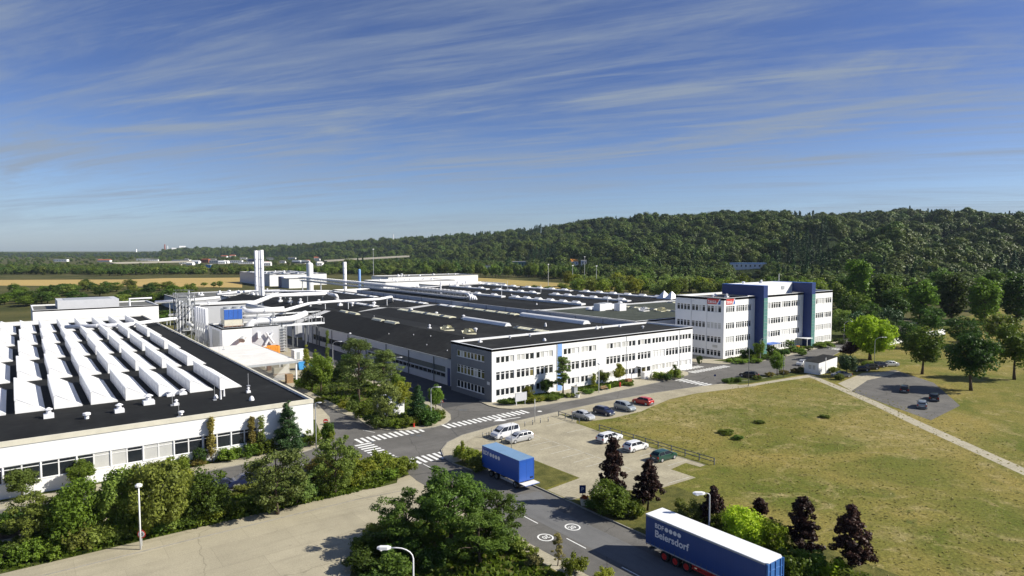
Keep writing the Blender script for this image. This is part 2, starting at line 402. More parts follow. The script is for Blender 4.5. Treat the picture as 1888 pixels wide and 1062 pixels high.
ground_obj('roadside_grass', 'mown grass strip along the road edge', [[(52.0, 57), (58.4, 56.4), (62.2, 53.2), (66, 52.9), (64, 30), (64, -60), (52.0, -60)]], 'lawn', FZ + .006)
ground_obj('footpath', 'narrow pale footpath crossing the meadow', [[P(1484, 692, .1), P(1497, 691, .1), P(1560, 717, .1), P(1620, 742, .1), P(1700, 779, .1), P(1900, 868, .1), P(1900, 882, .1), P(1690, 786, .1), P(1610, 747, .1), P(1545, 718, .1)]], 'paving', FZ + .010)
ground_obj('gate_car_park', 'grey asphalt car park at the right behind the gatehouse', [[P(1570, 722, .1), P(1652, 752, .1), P(1716, 775, .1), P(1770, 748, .1), P(1722, 706, .1), P(1650, 682, .1), P(1598, 690, .1)]], 'asphalt', FZ + .010)
ground_obj('parking_strip', 'pale paved parking strip with dark cars', [[P(1545, 707, .1), P(1570, 721, .1), P(1600, 701, .1), P(1640, 692, .1), P(1660, 684, .1), P(1590, 688, .1)]], 'paving', FZ + .014)
planting = [P(1334, 706, .1), P(1345, 701, .1), P(1420, 690, .1), P(1490, 683, .1), P(1492, 688, .1), P(1440, 697, .1), P(1380, 707, .1), P(1345, 709, .1)]
ground_obj('planting_strip', 'narrow planted strip beside the avenue', [planting], 'bed_green', FZ + .016)
ground_obj('pavement', 'pale footway beside the planted strip', [[P(1322, 712, .1), P(1378, 709, .1), P(1440, 699, .1), P(1484, 692, .1), P(1492, 689, .1), P(1500, 695, .1), P(1440, 703, .1), P(1375, 714, .1)]], 'paving', FZ + .008)
# island between the two service streets
isl = [(48.0, 150), (47.4, 125), (47.2, 115), (47.8, 107), (47.4, 101), (48.6, 98.6), (50.5, 96.9), (53, 95.7), (56, 95.5), (58.8, 96.3), (61, 98.2), (62.6, 101), (64.3, 107), (64.6, 125), (65.2, 150), (66, 200), (64, 221), (52, 221)]
isl_in = [(49.6, 150), (49.0, 125), (48.8, 115), (49.4, 107), (49.3, 101.5), (50.6, 99.4), (52, 98.2), (54, 97.3), (56, 97.1), (58, 97.7), (59.6, 99.4), (61, 102), (62.4, 107), (63.0, 125), (63.4, 150)]
struct(MB().prism(isl, -.3, KZ, 1, 0).build('pavement', ['paving', 'kerb_stone']), 'pale footway round the planted traffic island')
ground_obj('island_bed', 'planted ground of the traffic island', [isl_in], 'bed_green', KZ + .012)
ground_obj('island_lawn', 'dry sunlit lawn between the pines', [[(50.5, 118), (59, 116), (60, 128), (58, 140), (51, 138)]], 'lawn', KZ + .02)
ground_obj('yard', 'pale concrete yard beside the canopy', [[(50.8, 152), (65, 152), (65.6, 200), (64, 220.5), (52, 220.5)]], 'concrete_road', KZ + .008)
# garden in front of the sawtooth hall
sg = [(46.8, 126), (44.4, 112.5), (41.6, 104.5), (40.2, 101.2), (38.4, 98.4), (36.4, 96.4), (33.5, 95.3), (27, 94.8), (-90, 94.8), (-90, 150), (36, 150), (42, 150)]
struct(MB().prism(sg, -.3, KZ, 1, 0).build('pavement', ['paving', 'kerb_stone']), 'pale footway along the sawtooth hall')
ground_obj('garden_bed', 'planted bed in front of the sawtooth hall', [[(36.5, 118), (41.6, 112), (39.8, 105.5), (38.2, 101.6), (36.2, 99.4), (33, 98.3), (26, 97.6), (-90, 97.6), (-90, 103), (36.5, 103)]], 'bed_green', KZ + .012)
# median hedge
med = [(-90, 75.4), (30, 75.4), (37.5, 74.2), (39.5, 73.6), (40.9, 75.2), (41.2, 77.5), (40.9, 81.6), (39.6, 83.6), (36, 84.6), (-90, 84.6)]
med = [(-90, 73.4), (32, 73.0), (36.5, 72.4), (39.5, 72.2), (40.9, 74.6), (41.2, 77.5), (41.0, 81.4), (39.6, 83.4), (36, 84.6), (-90, 84.6)]
struct(MB().prism(med, -.3, KZ, 1, 0).build('pavement', ['concrete_road', 'kerb_stone']), 'pale footway beside the hedge')
ground_obj('hedge_bed', 'planted ground under the hedge trees', [[(-90, 75.8), (33, 75.6), (36, 74.9), (38.4, 75.0), (39.6, 77), (39.4, 80.4), (38, 82.6), (35, 83.8), (-90, 83.8)]], 'bed_green', KZ + .012)
# foreground island
fgi = [(41.0, 77.9 - 20), (41.0, 52), (41.2, 42), (41.2, -20), (20, -20), (20.5, 48), (22.6, 56), (25, 60.4), (27.6, 63.4), (31, 65.0), (34.6, 64.6), (38, 62.2), (40.4, 59.2)]
struct(MB().prism(fgi, -.3, KZ, 1, 0).build('pavement', ['paving', 'kerb_stone']), 'pale footway round the foreground planted corner')
ground_obj('corner_bed', 'planted ground under the big foreground tree', [[(39.2, 56), (39.4, 46), (39.6, -20), (21, -20), (21.6, 48), (23.6, 55.6), (26, 59.6), (28.4, 62.2), (31, 63.4), (34, 63.2), (37, 60.6)]], 'lawn', KZ + .012)
# office forecourt
off = [(70.4, 107), (70.9, 101.6), (71.9, 98.9), (73.6, 97.2), (77.7, 96.3), (91, 95.7), (109, 97.1), (121, 97.8), (128, 98.8), (130.5, 101), (131, 104.0), (131, 120), (73.9, 120), (73.9, 121), (70.4, 121)]
off = [(72.6, 106.5), (72.0, 102.2), (72.4, 99.3), (73.9, 97.4), (77.7, 96.4), (91, 95.8), (109, 97.1), (121, 97.8), (128, 98.9), (130.6, 101), (131, 103.9), (73.99, 103.9), (73.9, 106.5)]
struct(MB().prism(off, -.3, KZ, 1, 0).build('pavement', ['paving', 'kerb_stone']), 'pale footway along the long office front')
ground_obj('front_lawn', 'planted bed along the office front', [[(75.2, 103.9), (75.0, 101.0), (78.0, 99.0), (87.5, 98.4), (89.6, 99.6), (89.6, 103.9)], [(94.5, 103.7), (94.6, 100.4), (96.4, 99.0), (108.5, 99.6), (111.5, 101.2), (111, 103.7)]], 'bed_green', KZ + .012)
tes = [(144, 108), (146.6, 103.6), (150, 101.2), (158, 99.4), (170, 99.6), (183, 100.9), (213, 104.2), (240, 107.5), (300, 114), (300, 150), (144, 150)]
struct(MB().prism(tes, -.3, KZ, 1, 0).build('pavement', ['paving', 'kerb_stone']), 'pale footway in front of the four-storey office')
ground_obj('front_lawn', 'planted bed in front of the four-storey office', [[(150, 107.9), (151, 104.2), (158, 101.5), (170, 101.6), (183, 103), (213, 106.2), (240, 109.5), (298, 116), (298, 148), (214, 148), (214, 107.2), (154, 107.2)]], 'bed_green', KZ + .012)
# ---- markings
mk = MB()
def bars(a0, a1, b0, b1, n, along='a', duty=.5):
    for k in range(n):
        if along == 'a':
            w = (a1 - a0) / n; mk.sheet([(a0 + w * k, b0), (a0 + w * (k + duty), b0), (a0 + w * (k + duty), b1), (a0 + w * k, b1)], .014)
        else:
            w = (b1 - b0) / n; mk.sheet([(a0, b0 + w * k), (a1, b0 + w * k), (a1, b0 + w * (k + duty)), (a0, b0 + w * (k + duty))], .014)
def crossing(label, *a, **k):
    global mk
    mk = MB(); bars(*a, **k); struct(mk.build('zebra_crossing', 'marking'), label)
crossing('zebra crossing from the traffic island to the office', 57.6, 75.6, 93.4, 96.0, 17)
crossing('zebra crossing between sawtooth hall and traffic island', 42.2, 54.0, 94.2, 97.0, 12)
crossing('zebra crossing of the left street beside the hedge', 40.9, 43.6, 83.4, 94.4, 10, along='b')
crossing('zebra crossing of the road in front of the blue lorry', 41.8, 50.2, 80.2, 83.2, 9)
crossing('zebra crossing of the avenue near the office end', 120.5, 123.6, 88.9, 97.5, 8, along='b')
crossing('long zebra crossing of the side road between both offices', 131.5, 146.5, 99.6, 101.8, 13)
crossing('short zebra crossing at the end of the long office', 132.6, 141.0, 103.6, 105.6, 7)
crossing('distant zebra crossing beyond the four-storey office entrance', 196, 199, 96.2, 102.2, 7, along='b')
mk = MB()
def line(p, q, w=.13, z=.014):
    p = Vector(p); q = Vector(q); t = (q - p).normalized(); n = Vector((-t.y, t.x)) * w / 2
    mk.sheet([tuple(p - n), tuple(q - n), tuple(q + n), tuple(p + n)], z)
for b0 in (39.2, 47.0, 54.6, 66.4, 77.0): line((45.0, b0), (45.0, b0 + 2.9))
line((46.6, 98.6), (45.6, 101.2)); line((34, 89.6), (30, 89.6)); line((22, 89.6), (18, 89.6))
for k in range(4): line((68.5, 112 + 14 * k), (68.5, 117 + 14 * k))
line((62.6, 171), (62.6, 178)); line((70, 192), (66, 204))
mk.sheet([(66.2, 92.6), (68.2, 91.4), (68.2, 93.6)], .014); line((68.2, 92.4), (71.6, 91.9), .3)
mk.sheet(arc(77.2, 93.2, .45, 0, 330, 10), .014)
struct(mk.build('road_marking', 'marking'), 'white lane dashes and arrow on the asphalt')
def speed_mark(a, b, rz, label):
    t = thing('speed_limit_marking', label, 'road marking', (a, b, .006), rz)
    m = MB(); n = 40
    for k in range(n):
        t0, t1 = 2 * math.pi * k / n, 2 * math.pi * (k + 1) / n
        r0, r1 = .98, 1.22
        m.quad([(r0 * math.cos(t0), r0 * 1.05 * math.sin(t0), .008), (r1 * math.cos(t0), r1 * 1.05 * math.sin(t0), .008), (r1 * math.cos(t1), r1 * 1.05 * math.sin(t1), .008), (r0 * math.cos(t1), r0 * 1.05 * math.sin(t1), .008)])
    m.build('ring', 'marking', t, origin=(0, 0, 0)); t.scale = (.68, .72, 1)
    me = text_mesh('20', 1.25, 'marking', .02, 'number', 0, .002)
    o = inst('number', me, t, (-.76, -.45, .008))
speed_mark(43.4, 51.4, R(180), 'white ringed 20 painted on the darker lane nearer the big tree')
speed_mark(47.4, 51.6, R(0), 'white ringed 20 painted on the paler lane nearer the trailer')
mk = MB()
for k in range(9): line((62.0, 60 + 2.45 * k), (66.3, 60 + 2.45 * k), .12, FZ + .02)
for k in range(9): line((66.3, 60.5 + 2.45 * k), (66.3, 62.2 + 2.45 * k), .12, FZ + .02)
for k in range(6): line((71.4, 58.4 + 5.2 * k), (75.6, 58.4 + 5.2 * k), .12, FZ + .02)
for k in range(3): line((61, 79 + 2.5 * k), (65.5, 79 + 2.5 * k), .12, FZ + .02)
line((66, 53.9), (70, 53.7), .12, FZ + .02)
struct(mk.build('bay_marking', 'marking_worn'), 'worn pale bay lines of the car park')
# manholes and repairs
mk = MB()
for (px, py) in [(686, 815), (760, 802), (772, 803), (850, 756), (858, 756), (1008, 765)]:
    a, b = P(px, py); mk.sheet(arc(a, b, .42, 0, 345, 14), .012)
struct(mk.build('manhole_cover', 'dark_metal'), 'round iron covers set in the junction')
mk = MB()
for l in ([(765, 876), (785, 872), (815, 874), (830, 868)], [(780, 762), (820, 776), (845, 806)], [(830, 800), (880, 788), (960, 775), (1000, 770)], [(700, 860), (730, 872), (768, 884)]):
    pts = [P(*q) for q in l]
    for k in range(len(pts) - 1): line(pts[k], pts[k + 1], .12, .010)
struct(mk.build('tar_seam', 'asphalt_dark'), 'dark tar seams across the asphalt')
# ================================================================= BUILDINGS
RZB = 0.; RZA = R(-90)
WIN = {}
def window_mesh(n, w, h, transom, pat, fm='frame_white'):
    """n casements in one white frame; pat: one letter a casement: g glass, w warm glass, b blind, p white panel"""
    key = (n, round(w, 2), round(h, 2), transom, pat, fm)
    if key in WIN: return WIN[key]
    m = MB(); fw = .09; cw = w / n
    m.box(0, w, -.05, .02, 0, fw); m.box(0, w, -.05, .02, h - fw, h)
    for k in range(n + 1):
        t = (.34 if cw < 1.4 else .16) if 0 < k < n else .14
        x0 = max(0, cw * k - t / 2) if k < n else w - .10; x1 = min(w, cw * k + t / 2) if k else .10
        m.box(x0, x1, -.047, .02, fw, h - fw)
    zt = h - fw - .30
    for k in range(n):
        x0, x1 = cw * k + .03, cw * (k + 1) - .03; c = pat[k % len(pat)]
        mi = {'g': 1, 'w': 2, 'b': 3, 'p': 4}[c]
        if transom:
            m.box(x0, x1, -.04, .02, zt - .09, zt)
            m.quad([(x0, 0, zt), (x1, 0, zt), (x1, 0, h - fw), (x0, 0, h - fw)], 1 if mi < 3 else mi)
            m.quad([(x0, 0, fw), (x1, 0, fw), (x1, 0, zt - .08), (x0, 0, zt - .08)], mi)
        else:
            m.quad([(x0, -.0, fw), (x1, -.0, fw), (x1, 0, h - fw), (x0, 0, h - fw)], mi)
    m.box(-.06, w + .06, -.17, -.052, -.05, .012)
    me = bpy.data.meshes.new('window'); me.from_pydata(m.v, [], m.f)
    for q in (fm, 'glass', 'glass_warm', 'blind', 'panel_white'): me.materials.append(M[q])
    me.polygons.foreach_set('material_index', m.m); me.update()
    WIN[key] = me; return me
def facade(mb, p0, ud, U, z0, Z, ops, m=0, rev=.16):
    """wall with openings: p0 start corner, ud unit direction, outward normal lies to the right of ud"""
    ux, uy = ud; nx, ny = uy, -ux
    us = sorted(set([0, U] + [o[0] for o in ops] + [o[1] for o in ops])); zs = sorted(set([z0, Z] + [o[2] for o in ops] + [o[3] for o in ops]))
    W = lambda u, z, d=0: (p0[0] + ux * u - nx * d, p0[1] + uy * u - ny * d, z)
    for i in range(len(us) - 1):
        run = None
        for j in range(len(zs) - 1):
            uc, zc = (us[i] + us[i + 1]) / 2, (zs[j] + zs[j + 1]) / 2
            if any(o[0] < uc < o[1] and o[2] < zc < o[3] for o in ops): continue
            mb.quad([W(us[i], zs[j]), W(us[i + 1], zs[j]), W(us[i + 1], zs[j + 1]), W(us[i], zs[j + 1])], m)
    for (u0, u1, a, b) in ops:
        mb.quad([W(u0, a), W(u1, a), W(u1, a, rev), W(u0, a, rev)], m); mb.quad([W(u0, b, rev), W(u1, b, rev), W(u1, b), W(u0, b)], m)
        mb.quad([W(u0, a), W(u0, a, rev), W(u0, b, rev), W(u0, b)], m); mb.quad([W(u1, a, rev), W(u1, a), W(u1, b), W(u1, b, rev)], m)
def put_windows(root, p0, ud, ops, specs, rev=.16, name='window', fm='frame_white'):
    ux, uy = ud; nx, ny = uy, -ux; L0 = wloc(root)
    rz = math.atan2(uy, ux)
    for (u0, u1, a, b), (n, tr, pat) in zip(ops, specs):
        me = window_mesh(n, u1 - u0, b - a, tr, pat, fm)
        inst(name, me, root, (p0[0] + ux * u0 - nx * (rev - .03) - L0.x, p0[1] + uy * u0 - ny * (rev - .03) - L0.y, a - L0.z), rz)
def flat_building(root, a0, a1, b0, b1, H, front=(), left=(), wall='white_wall', leftwall=None, roof='bitumen', coping='white_metal', par=.35, z0=0., right=()):
    """front faces -y, left faces -x; openings are (u0,u1,z0,z1,n,transom,pattern); left u runs from b1 down to b0"""
    mb = MB(); f = [o[:4] for o in front]; l = [o[:4] for o in left]
    facade(mb, (a0, b0), (1, 0), a1 - a0, z0, H, f, 0)
    facade(mb, (a0, b1), (0, -1), b1 - b0, z0, H, l, 1)
    mb.quad([(a1, b0, z0), (a1, b1, z0), (a1, b1, H), (a1, b0, H)], 0); mb.quad([(a1, b1, z0), (a0, b1, z0), (a0, b1, H), (a1, b1, H)], 0)
    mb.build('wall', [wall, leftwall or wall], root)
    t = .3; m2 = MB()
    for (x0, x1, y0, y1) in ((a0, a1, b0, b0 + t), (a0, a1, b1 - t, b1), (a0, a0 + t, b0 + t, b1 - t), (a1 - t, a1, b0 + t, b1 - t)):
        m2.box(x0, x1, y0, y1, H - par - .1, H - .004)
    m2.build('parapet', wall, root)
    m3 = MB(); e = .05
    for (x0, x1, y0, y1) in ((a0 - e, a1 + e, b0 - e, b0 + t + .02), (a0 - e, a1 + e, b1 - t - .02, b1 + e), (a0 - e, a0 + t + .02, b0 + t + .02, b1 - t - .02), (a1 - t - .02, a1 + e, b0 + t + .02, b1 - t - .02)):
        m3.box(x0, x1, y0, y1, H, H + .07)
    m3.build('coping', coping, root)
    MB().box(a0 + t, a1 - t, b0 + t, b1 - t, H - par - .25, H - par).build('roof', roof, root)
    put_windows(root, (a0, b0), (1, 0), f, [o[4:] for o in front]); put_windows(root, (a0, b1), (0, -1), l, [o[4:] for o in left])
def roof_vent(root, a, b, z, r=.35, h=.7, kind=0, m='tin_white', name='roof_vent'):
    mb = MB()
    if kind == 0: mb.lathe([(r * .55, z), (r * .55, z + h * .55), (r, z + h * .6), (r * .95, z + h * .9), (r * .3, z + h)], a, b, 10)
    elif kind == 1: mb.box(a - r, a + r, b - r, b + r, z, z + h * .5).lathe([(r * .5, z + h * .5), (r * .5, z + h), (r * .9, z + h * 1.05), (r * .2, z + h * 1.3)], a, b, 10)
    else: mb.lathe([(r * 1.15, z), (r * 1.1, z + h * .25), (r * .8, z + h * .7), (r * .35, z + h * .95)], a, b, 12)
    mb.build(name, m, root, smooth=False)
rng = random.Random(7)
# ---------------------------------------------------------------- long three-storey office
OA, OB, OA1, OB1, OH = 74.0, 104.0, 136.0, 119.0, 10.5
off_t = thing('office_building', 'long white three-storey office with flat black roof and dark grey gable end', 'building', (OA, OB, 0))
starts = [75.0, 80.1, 85.2, 92.7, 97.8, 105.5, 110.5, 115.8, 120.9, 125.9, 130.9]
bottom = []; fr = []
for k, s in enumerate(starts):
    u = s - OA; w = 4.5
    pt = ['gggb', 'bbgg', 'gbpb', 'ggbp', 'bbgb', 'bgbb', 'bbgg', 'gbgg', 'gggg', 'gggg', 'gggg'][k]
    fr.append((u, u + w, 7.65, 8.95, 4, False, pt))
    fr.append((u, u + w, 4.2, 5.95, 4, True, ['gggg', 'gggw', 'gggg', 'gggg', 'gggg', 'gggg', 'gggg', 'gggg', 'pppp', 'gggg', 'gggg'][k]))
    if k != 7: fr.append((u, u + w, 1.15, 2.5, 4, False, ['gggg', 'gggg', 'gggg', 'bggb', 'ggbg', 'gbgg', 'bggg', '', 'bbpb', 'bbbp', 'bpbp'][k]))
fr.append((115.8 - OA, 118.6 - OA, .05, 2.6, 2, True, 'gw')); fr.append((119 - OA, 120.3 - OA, 1.15, 2.5, 1, False, 'g'))
fr.append((91.0 - OA, 92.2 - OA, .3, 9.9, 1, False, 'g'))
strip = fr.pop()
lf = []
for (z0, z1, tr, pat) in ((7.7, 9.0, False, 'wbwwgwgw'), (4.25, 6.0, True, 'gwwwwbgw'), (1.2, 2.7, False, 'gggggggg')):
    lf.append((2.3, 12.4, z0, z1, 8, tr, pat))
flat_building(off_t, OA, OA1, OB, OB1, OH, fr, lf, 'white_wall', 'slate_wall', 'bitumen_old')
mb = MB(); mb.box(91.0, 92.2, OB - .06, OB - .004, .2, 10.1)
for z in (2.9, 5.3, 7.7): mb.box(91.08, 92.12, OB - .075, OB - .062, z - 1.5, z - .2, 1)
mb.build('stair_panel', ['pale_blue', 'glass'], off_t)
mb = MB().box(OA - .04, OA - .004, 104.7, 105.6, 4.0 - .6, 4.0); mb.build('plaque', 'panel_white', off_t)
mb = MB().box(115.4, 119.2, OB - 1.5, OB - .01, 2.75, 2.9).box(115.4, 115.5, OB - 1.5, OB - 1.4, .1, 2.75).box(119.1, 119.2, OB - 1.5, OB - 1.4, .1, 2.75); mb.build('porch', 'white_metal', off_t)
for (a, b, k) in ((79.5, 116.0, 1), (88.5, 117.3, 0), (94, 117.0, 0), (92, 109.5, 2), (116, 117.8, 1), (118, 117.9, 2), (124, 117.6, 2), (126.5, 112, 0)): roof_vent(off_t, a, b, OH - .35, .35, .6, k)
for a in (90.8, 112.0, 131.0): MB().tube([(a, OB - .08, .3), (a, OB - .08, OH - .3)], .05, 6).build('downpipe', 'white_metal', off_t)
# ---------------------------------------------------------------- four-storey office with blue frames
TA, TB, TA1, TB1, TH_ = 154.0, 107.5, 212.5, 124.0, 16.7
tes_t = thing('office_tower', 'white four-storey office with two tall blue frames and red logo signs', 'building', (TA, TB, 0))
rows = [(12.75, 14.5), (8.2, 9.9), (4.35, 6.05), (.65, 2.3)]
fr = []; lf = []
for ri, (z0, z1) in enumerate(rows):
    for k, s in enumerate((1.0, 5.7, 9.9)):
        w = 3.8 if k < 2 else 2.9; n = 4 if k < 2 else 3
        pat = 'gggg' if rng.random() < .6 else rng.choice(['gbgg', 'ggbb', 'bggb'])
        if ri == 2 and k == 0: pat = 'bbbb'
        fr.append((s, s + w, z0, z1, n, True, pat))
    for k in range(4):
        s = 17.6 + 5.45 * k; pat = rng.choice(['gggg', 'gbbg', 'bggg', 'ggbb', 'gggb'])
        if ri == 2 and k == 2: pat = 'pppp'
        fr.append((s, s + 4.9, z0, z1, 4, True, pat))
    for k in range(3):
        s = 43.4 + 4.95 * k; pat = rng.choice(['bggg', 'gbbb', 'bgbg', 'gggg'])
        if ri >= 2 and k >= 1: pat = 'bbbb'
        fr.append((s, s + 4.6, z0, z1, 4, True, pat))
    for k in range(3):
        s = .6 + 5.2 * k
        if ri == 3 and False: continue
        lf.append((s, s + 4.6, z0, z1, 4, True, rng.choice(['gggg', 'gggg', 'bggg', 'ggbg']) if not (ri == 1 and k == 2) else 'bbbb'))
flat_building(tes_t, TA, TA1, TB, TB1, TH_, fr, lf, 'white_wall', 'white_wall', 'gravel_roof', par=.5)
for (a0, a1) in ((168.6, 170.7), (194.6, 196.8)):
    mb = MB(); mb.box(a0, a1, 104.8, TB - .003, 0, 19.75); mb.box(a0, a1, TB - .003, 118.5, TH_ + .09, 19.75)
    fb = mb.build('blue_frame', 'blue_wall', tes_t)
    m2 = MB(); m2.box(a0 + .12, a1 - .12, 104.7, 104.797, .3, 16.3, 0)
    for k in range(16): m2.box(a0 + .12, a1 - .12, 104.66, 104.698, .3 + k * 1.0, .36 + k * 1.0, 1)
    m2.build('glazing', ['teal_panel', 'grey_metal'], fb)
    MB().box(a0 - .05, a1 + .05, 104.75, 118.55, 19.753, 19.82).build('coping', 'bright_blue', fb)
mb = MB(); mb.box(170.7, 194.6, 111.2, 118.4, TH_ - .5, 19.7, 0); mb.box(170.7, 194.6, 111.15, 118.45, 19.702, 19.78, 0); mb.box(188.4, 190, 111.1, 111.197, 17.8, 18.8, 1)
mb.build('penthouse', ['white_wall', 'grey_metal'], tes_t)
for (a, b, z, k) in ((172.6, 114, 19.75, 0), (182, 114, 19.75, 1), (162, 117, 16.2, 0), (164.5, 114, 16.2, 1), (166, 119, 16.2, 2), (203, 116, 16.2, 2)): roof_vent(tes_t, a, b, z, .5, .8, k)
MB().tube([(190, 113, 19.75), (190, 113, 22.5)], .09, 6).build('antenna', 'white_metal', tes_t)
for a in (160.6,): MB().tube([(TA - .06, 113.0, .3), (TA - .06, 113.0, 16.3)], .05, 5).tube([(TA - .06, 118.3, .3), (TA - .06, 118.3, 16.3)], .05, 5).build('downpipe', 'grey_wall', tes_t)
mb = MB().box(172, 178, 104.6, 107.3, 2.7, 2.85); mb.build('porch', 'bright_blue', tes_t)
mb = MB().box(191, 194.4, 103.9, 107.3, 2.9, 3.05).box(191, 191.12, 103.9, 104, .1, 2.9); mb.build('porch', 'white_metal', tes_t)
MB().box(TA - .03, TA - .004, 109.4, 111.0, 3.0, 3.7).build('number_plate', 'blind', tes_t)
def logo_sign(loc, rz, w, h, label):
    t = thing('logo_sign', label, 'sign', loc, rz)
    m = MB().box(-.02, w + .02, .0, .06, -.02, h + .02); m.build('backing', 'white_metal', t, origin=(0, 0, 0))
    d = -.006
    def pl(poly, mi, y): mm.quad([(x, y, z) for x, z in poly], mi)
    mm = MB(); pl([(0, 0), (w * .70, 0), (w * .92, h), (0, h)], 0, d)
    mm.build('red_field', 'red_paint', t, origin=(0, 0, 0))
    mm = MB(); pl([(w * .78, 0), (w, 0), (w, h)], 0, d); mm.build('blue_triangle', 'bright_blue', t, origin=(0, 0, 0))
    me = text_mesh('tesa', h * .98, 'frame_white', .02, 'lettering', 0, .004)
    o = inst('lettering', me, t, (w * .04, d * 2.2, h * .20)); o.rotation_euler = (R(90), 0, 0)
    bb = max(v.co.x for v in me.vertices); o.scale = (w * .66 / bb, 1, 1)
logo_sign((TA - .07, 112.9, 14.95), RZA, 4.3, 1.5, 'red logo sign with white lettering and blue corner on the shaded left face')
logo_sign((154.9, TB - .07, 14.95), 0, 4.0, 1.5, 'red logo sign with white lettering and blue corner on the sunlit front')
mat('shaded_teal_grey', (.10, .115, .11), .6, .1, 1.)  # grey-green of the hall panel band, darkened for the shadow on it
mat('tower_steel', (.19, .20, .21), .55, .15, 1.)
# ---------------------------------------------------------------- long halls with gabled bays
def gable_roof(root, prof, b0, b1, m='bitumen', seams=()):
    """prof: list of (a, z); roof sheet with thickness from b0 to b1, faces split where the felt changes"""
    for (y0, y1, mm) in seams or [(b0, b1, m)]:
        mb = MB()
        for k in range(len(prof) - 1):
            (x0, z0), (x1, z1) = prof[k], prof[k + 1]
            mb.quad([(x0, y0, z0), (x1, y0, z1), (x1, y1, z1), (x0, y1, z0)])
            mb.quad([(x0, y0, z0 - .2), (x1, y0, z1 - .2), (x1, y0, z1), (x0, y0, z0)]); mb.quad([(x1, y1, z1 - .2), (x0, y1, z0 - .2), (x0, y1, z0), (x1, y1, z1)])
        mb.build('roof', mm, root)
def skylight_strip(root, a, b0, b1, z, w=2.2, n=8, m='cream_skylight', flaps=True, slope=0., h=.45):
    """barrel or panel strip running along y"""
    mb = MB(); L = b1 - b0
    if flaps:
        mb.box(a - w / 2, a + w / 2, b0, b1, z - .3, z + .12, 0)
        p = L / n
        for k in range(n):
            y0 = b0 + k * p + p * .08; y1 = b0 + (k + 1) * p - p * .08
            mb.quad([(a - w / 2 + .1, y0, z + .13), (a, y0, z + h), (a, y1, z + h), (a - w / 2 + .1, y1, z + .13)], 0)
            mb.quad([(a + w / 2 - .1, y1, z + .13), (a, y1, z + h), (a, y0, z + h), (a + w / 2 - .1, y0, z + .13)], 0)
            mb.quad([(a - w / 2 + .1, y0, z + .13), (a + w / 2 - .1, y0, z + .13), (a, y0, z + h)], 0)
            mb.quad([(a - w / 2 + .1, y1, z + .13), (a, y1, z + h), (a + w / 2 - .1, y1, z + .13)], 0)
            if k % 3 == 1: mb.quad([(a - w / 2 + .2, y0 + .2, z + h * .45 + .06), (a - .2, y0 + .2, z + h * .95), (a - .2, y1 - .2, z + h * .95), (a - w / 2 + .2, y1 - .2, z + h * .45 + .06)], 1)
    else:
        pts = []
        for k in range(9):
            t = math.pi * k / 8; pts.append((a - w / 2 * math.cos(t), z + h * math.sin(t)))
        for k in range(8):
            mb.quad([(pts[k][0], b0, pts[k][1]), (pts[k + 1][0], b0, pts[k + 1][1]), (pts[k + 1][0], b1, pts[k + 1][1]), (pts[k][0], b1, pts[k][1])][::-1])
        mb.quad([(x, b0, y) for x, y in pts][::-1]); mb.quad([(x, b1, y) for x, y in pts])
        mb.box(a - w / 2 - .12, a + w / 2 + .12, b0 - .12, b1 + .12, z - .3, z - .003)
        for k in range(n + 1):
            y = b0 + L * k / n
            for q in range(8):
                (x0, z0), (x1, z1) = pts[q], pts[q + 1]
                mb.quad([(x0, y - .06, z0 + .03), (x0, y + .06, z0 + .03), (x1, y + .06, z1 + .03), (x1, y - .06, z1 + .03)][::-1], 0)
    return mb.build('skylight', [m, 'glass'], root)
def open_flap(root, a, b, z, m='cream_skylight'):
    mb = MB(); mb.box(a - 1.5, a + 1.5, b - 1.1, b + 1.1, z - .3, z + .15)
    for s in (-1, 1):
        mb.quad([(a + s * 1.4, b - 1, z + .16), (a + s * 1.4, b + 1, z + .16), (a + s * .5, b + 1, z + 1.3), (a + s * .5, b - 1, z + 1.3)]); mb.quad([(a + s * .5, b - 1, z + 1.3), (a + s * .5, b + 1, z + 1.3), (a + s * 1.4, b + 1, z + .16), (a + s * 1.4, b - 1, z + .16)])
        mb.quad([(a - 1.3 , b + s * 1.0, z + .18), (a + 1.3, b + s * 1.0, z + .18), (a + 1.3, b + s * 1.5, z + .75), (a - 1.3, b + s * 1.5, z + .75)])
    mb.build('smoke_vent', m, root)
HA, HB0, HB1 = 76.0, 119.05, 215.0
EZ, RG, VL = 6.0, 9.2, 8.3
prof = [(HA - .15, EZ), (86, RG), (96.5, VL), (107, RG), (117.5, VL), (128, RG), (138.4, 8.2)]
hall = thing('factory_hall', 'long low factory hall with black gabled roof between service street and office', 'building', (HA, HB0, 0))
def U(b): return HB1 - b
ops = [(U(165), U(124.6), 2.75, 4.0), (U(164.8), U(124.6), 1.55, 2.5), (U(205), U(176), 1.5, 3.1), (U(122.4), U(120.2), .15, 3.0), (U(170), U(166.4), 3.3, 5.2)]
mb = MB(); facade(mb, (HA, HB1), (0, -1), HB1 - HB0, 0, EZ - .1, ops, 0)
mb.quad([(138, HB0, 0), (138, HB1, 0), (138, HB1, 8.1), (138, HB0, 8.1)])
for y, fl in ((HB0, False), (HB1, True)):
    pts = [(HA, y, 0), (138, y, 0)] + [(x, y, z - .1) for x, z in prof[::-1]]
    pts[-1] = (HA, y, EZ - .1); mb.quad(pts[::-1] if fl else pts)
mb.build('wall', 'grey_wall', hall)
gable_roof(hall, prof, HB0, HB1, seams=[(HB0, 160.5, 'bitumen_old'), (160.5, HB1, 'bitumen')])
L0 = wloc(hall)
MB().box(HA + .1, HA + .16, 124.6, 165, 2.75, 4.0).build('panel_band', 'shaded_teal_grey', hall)
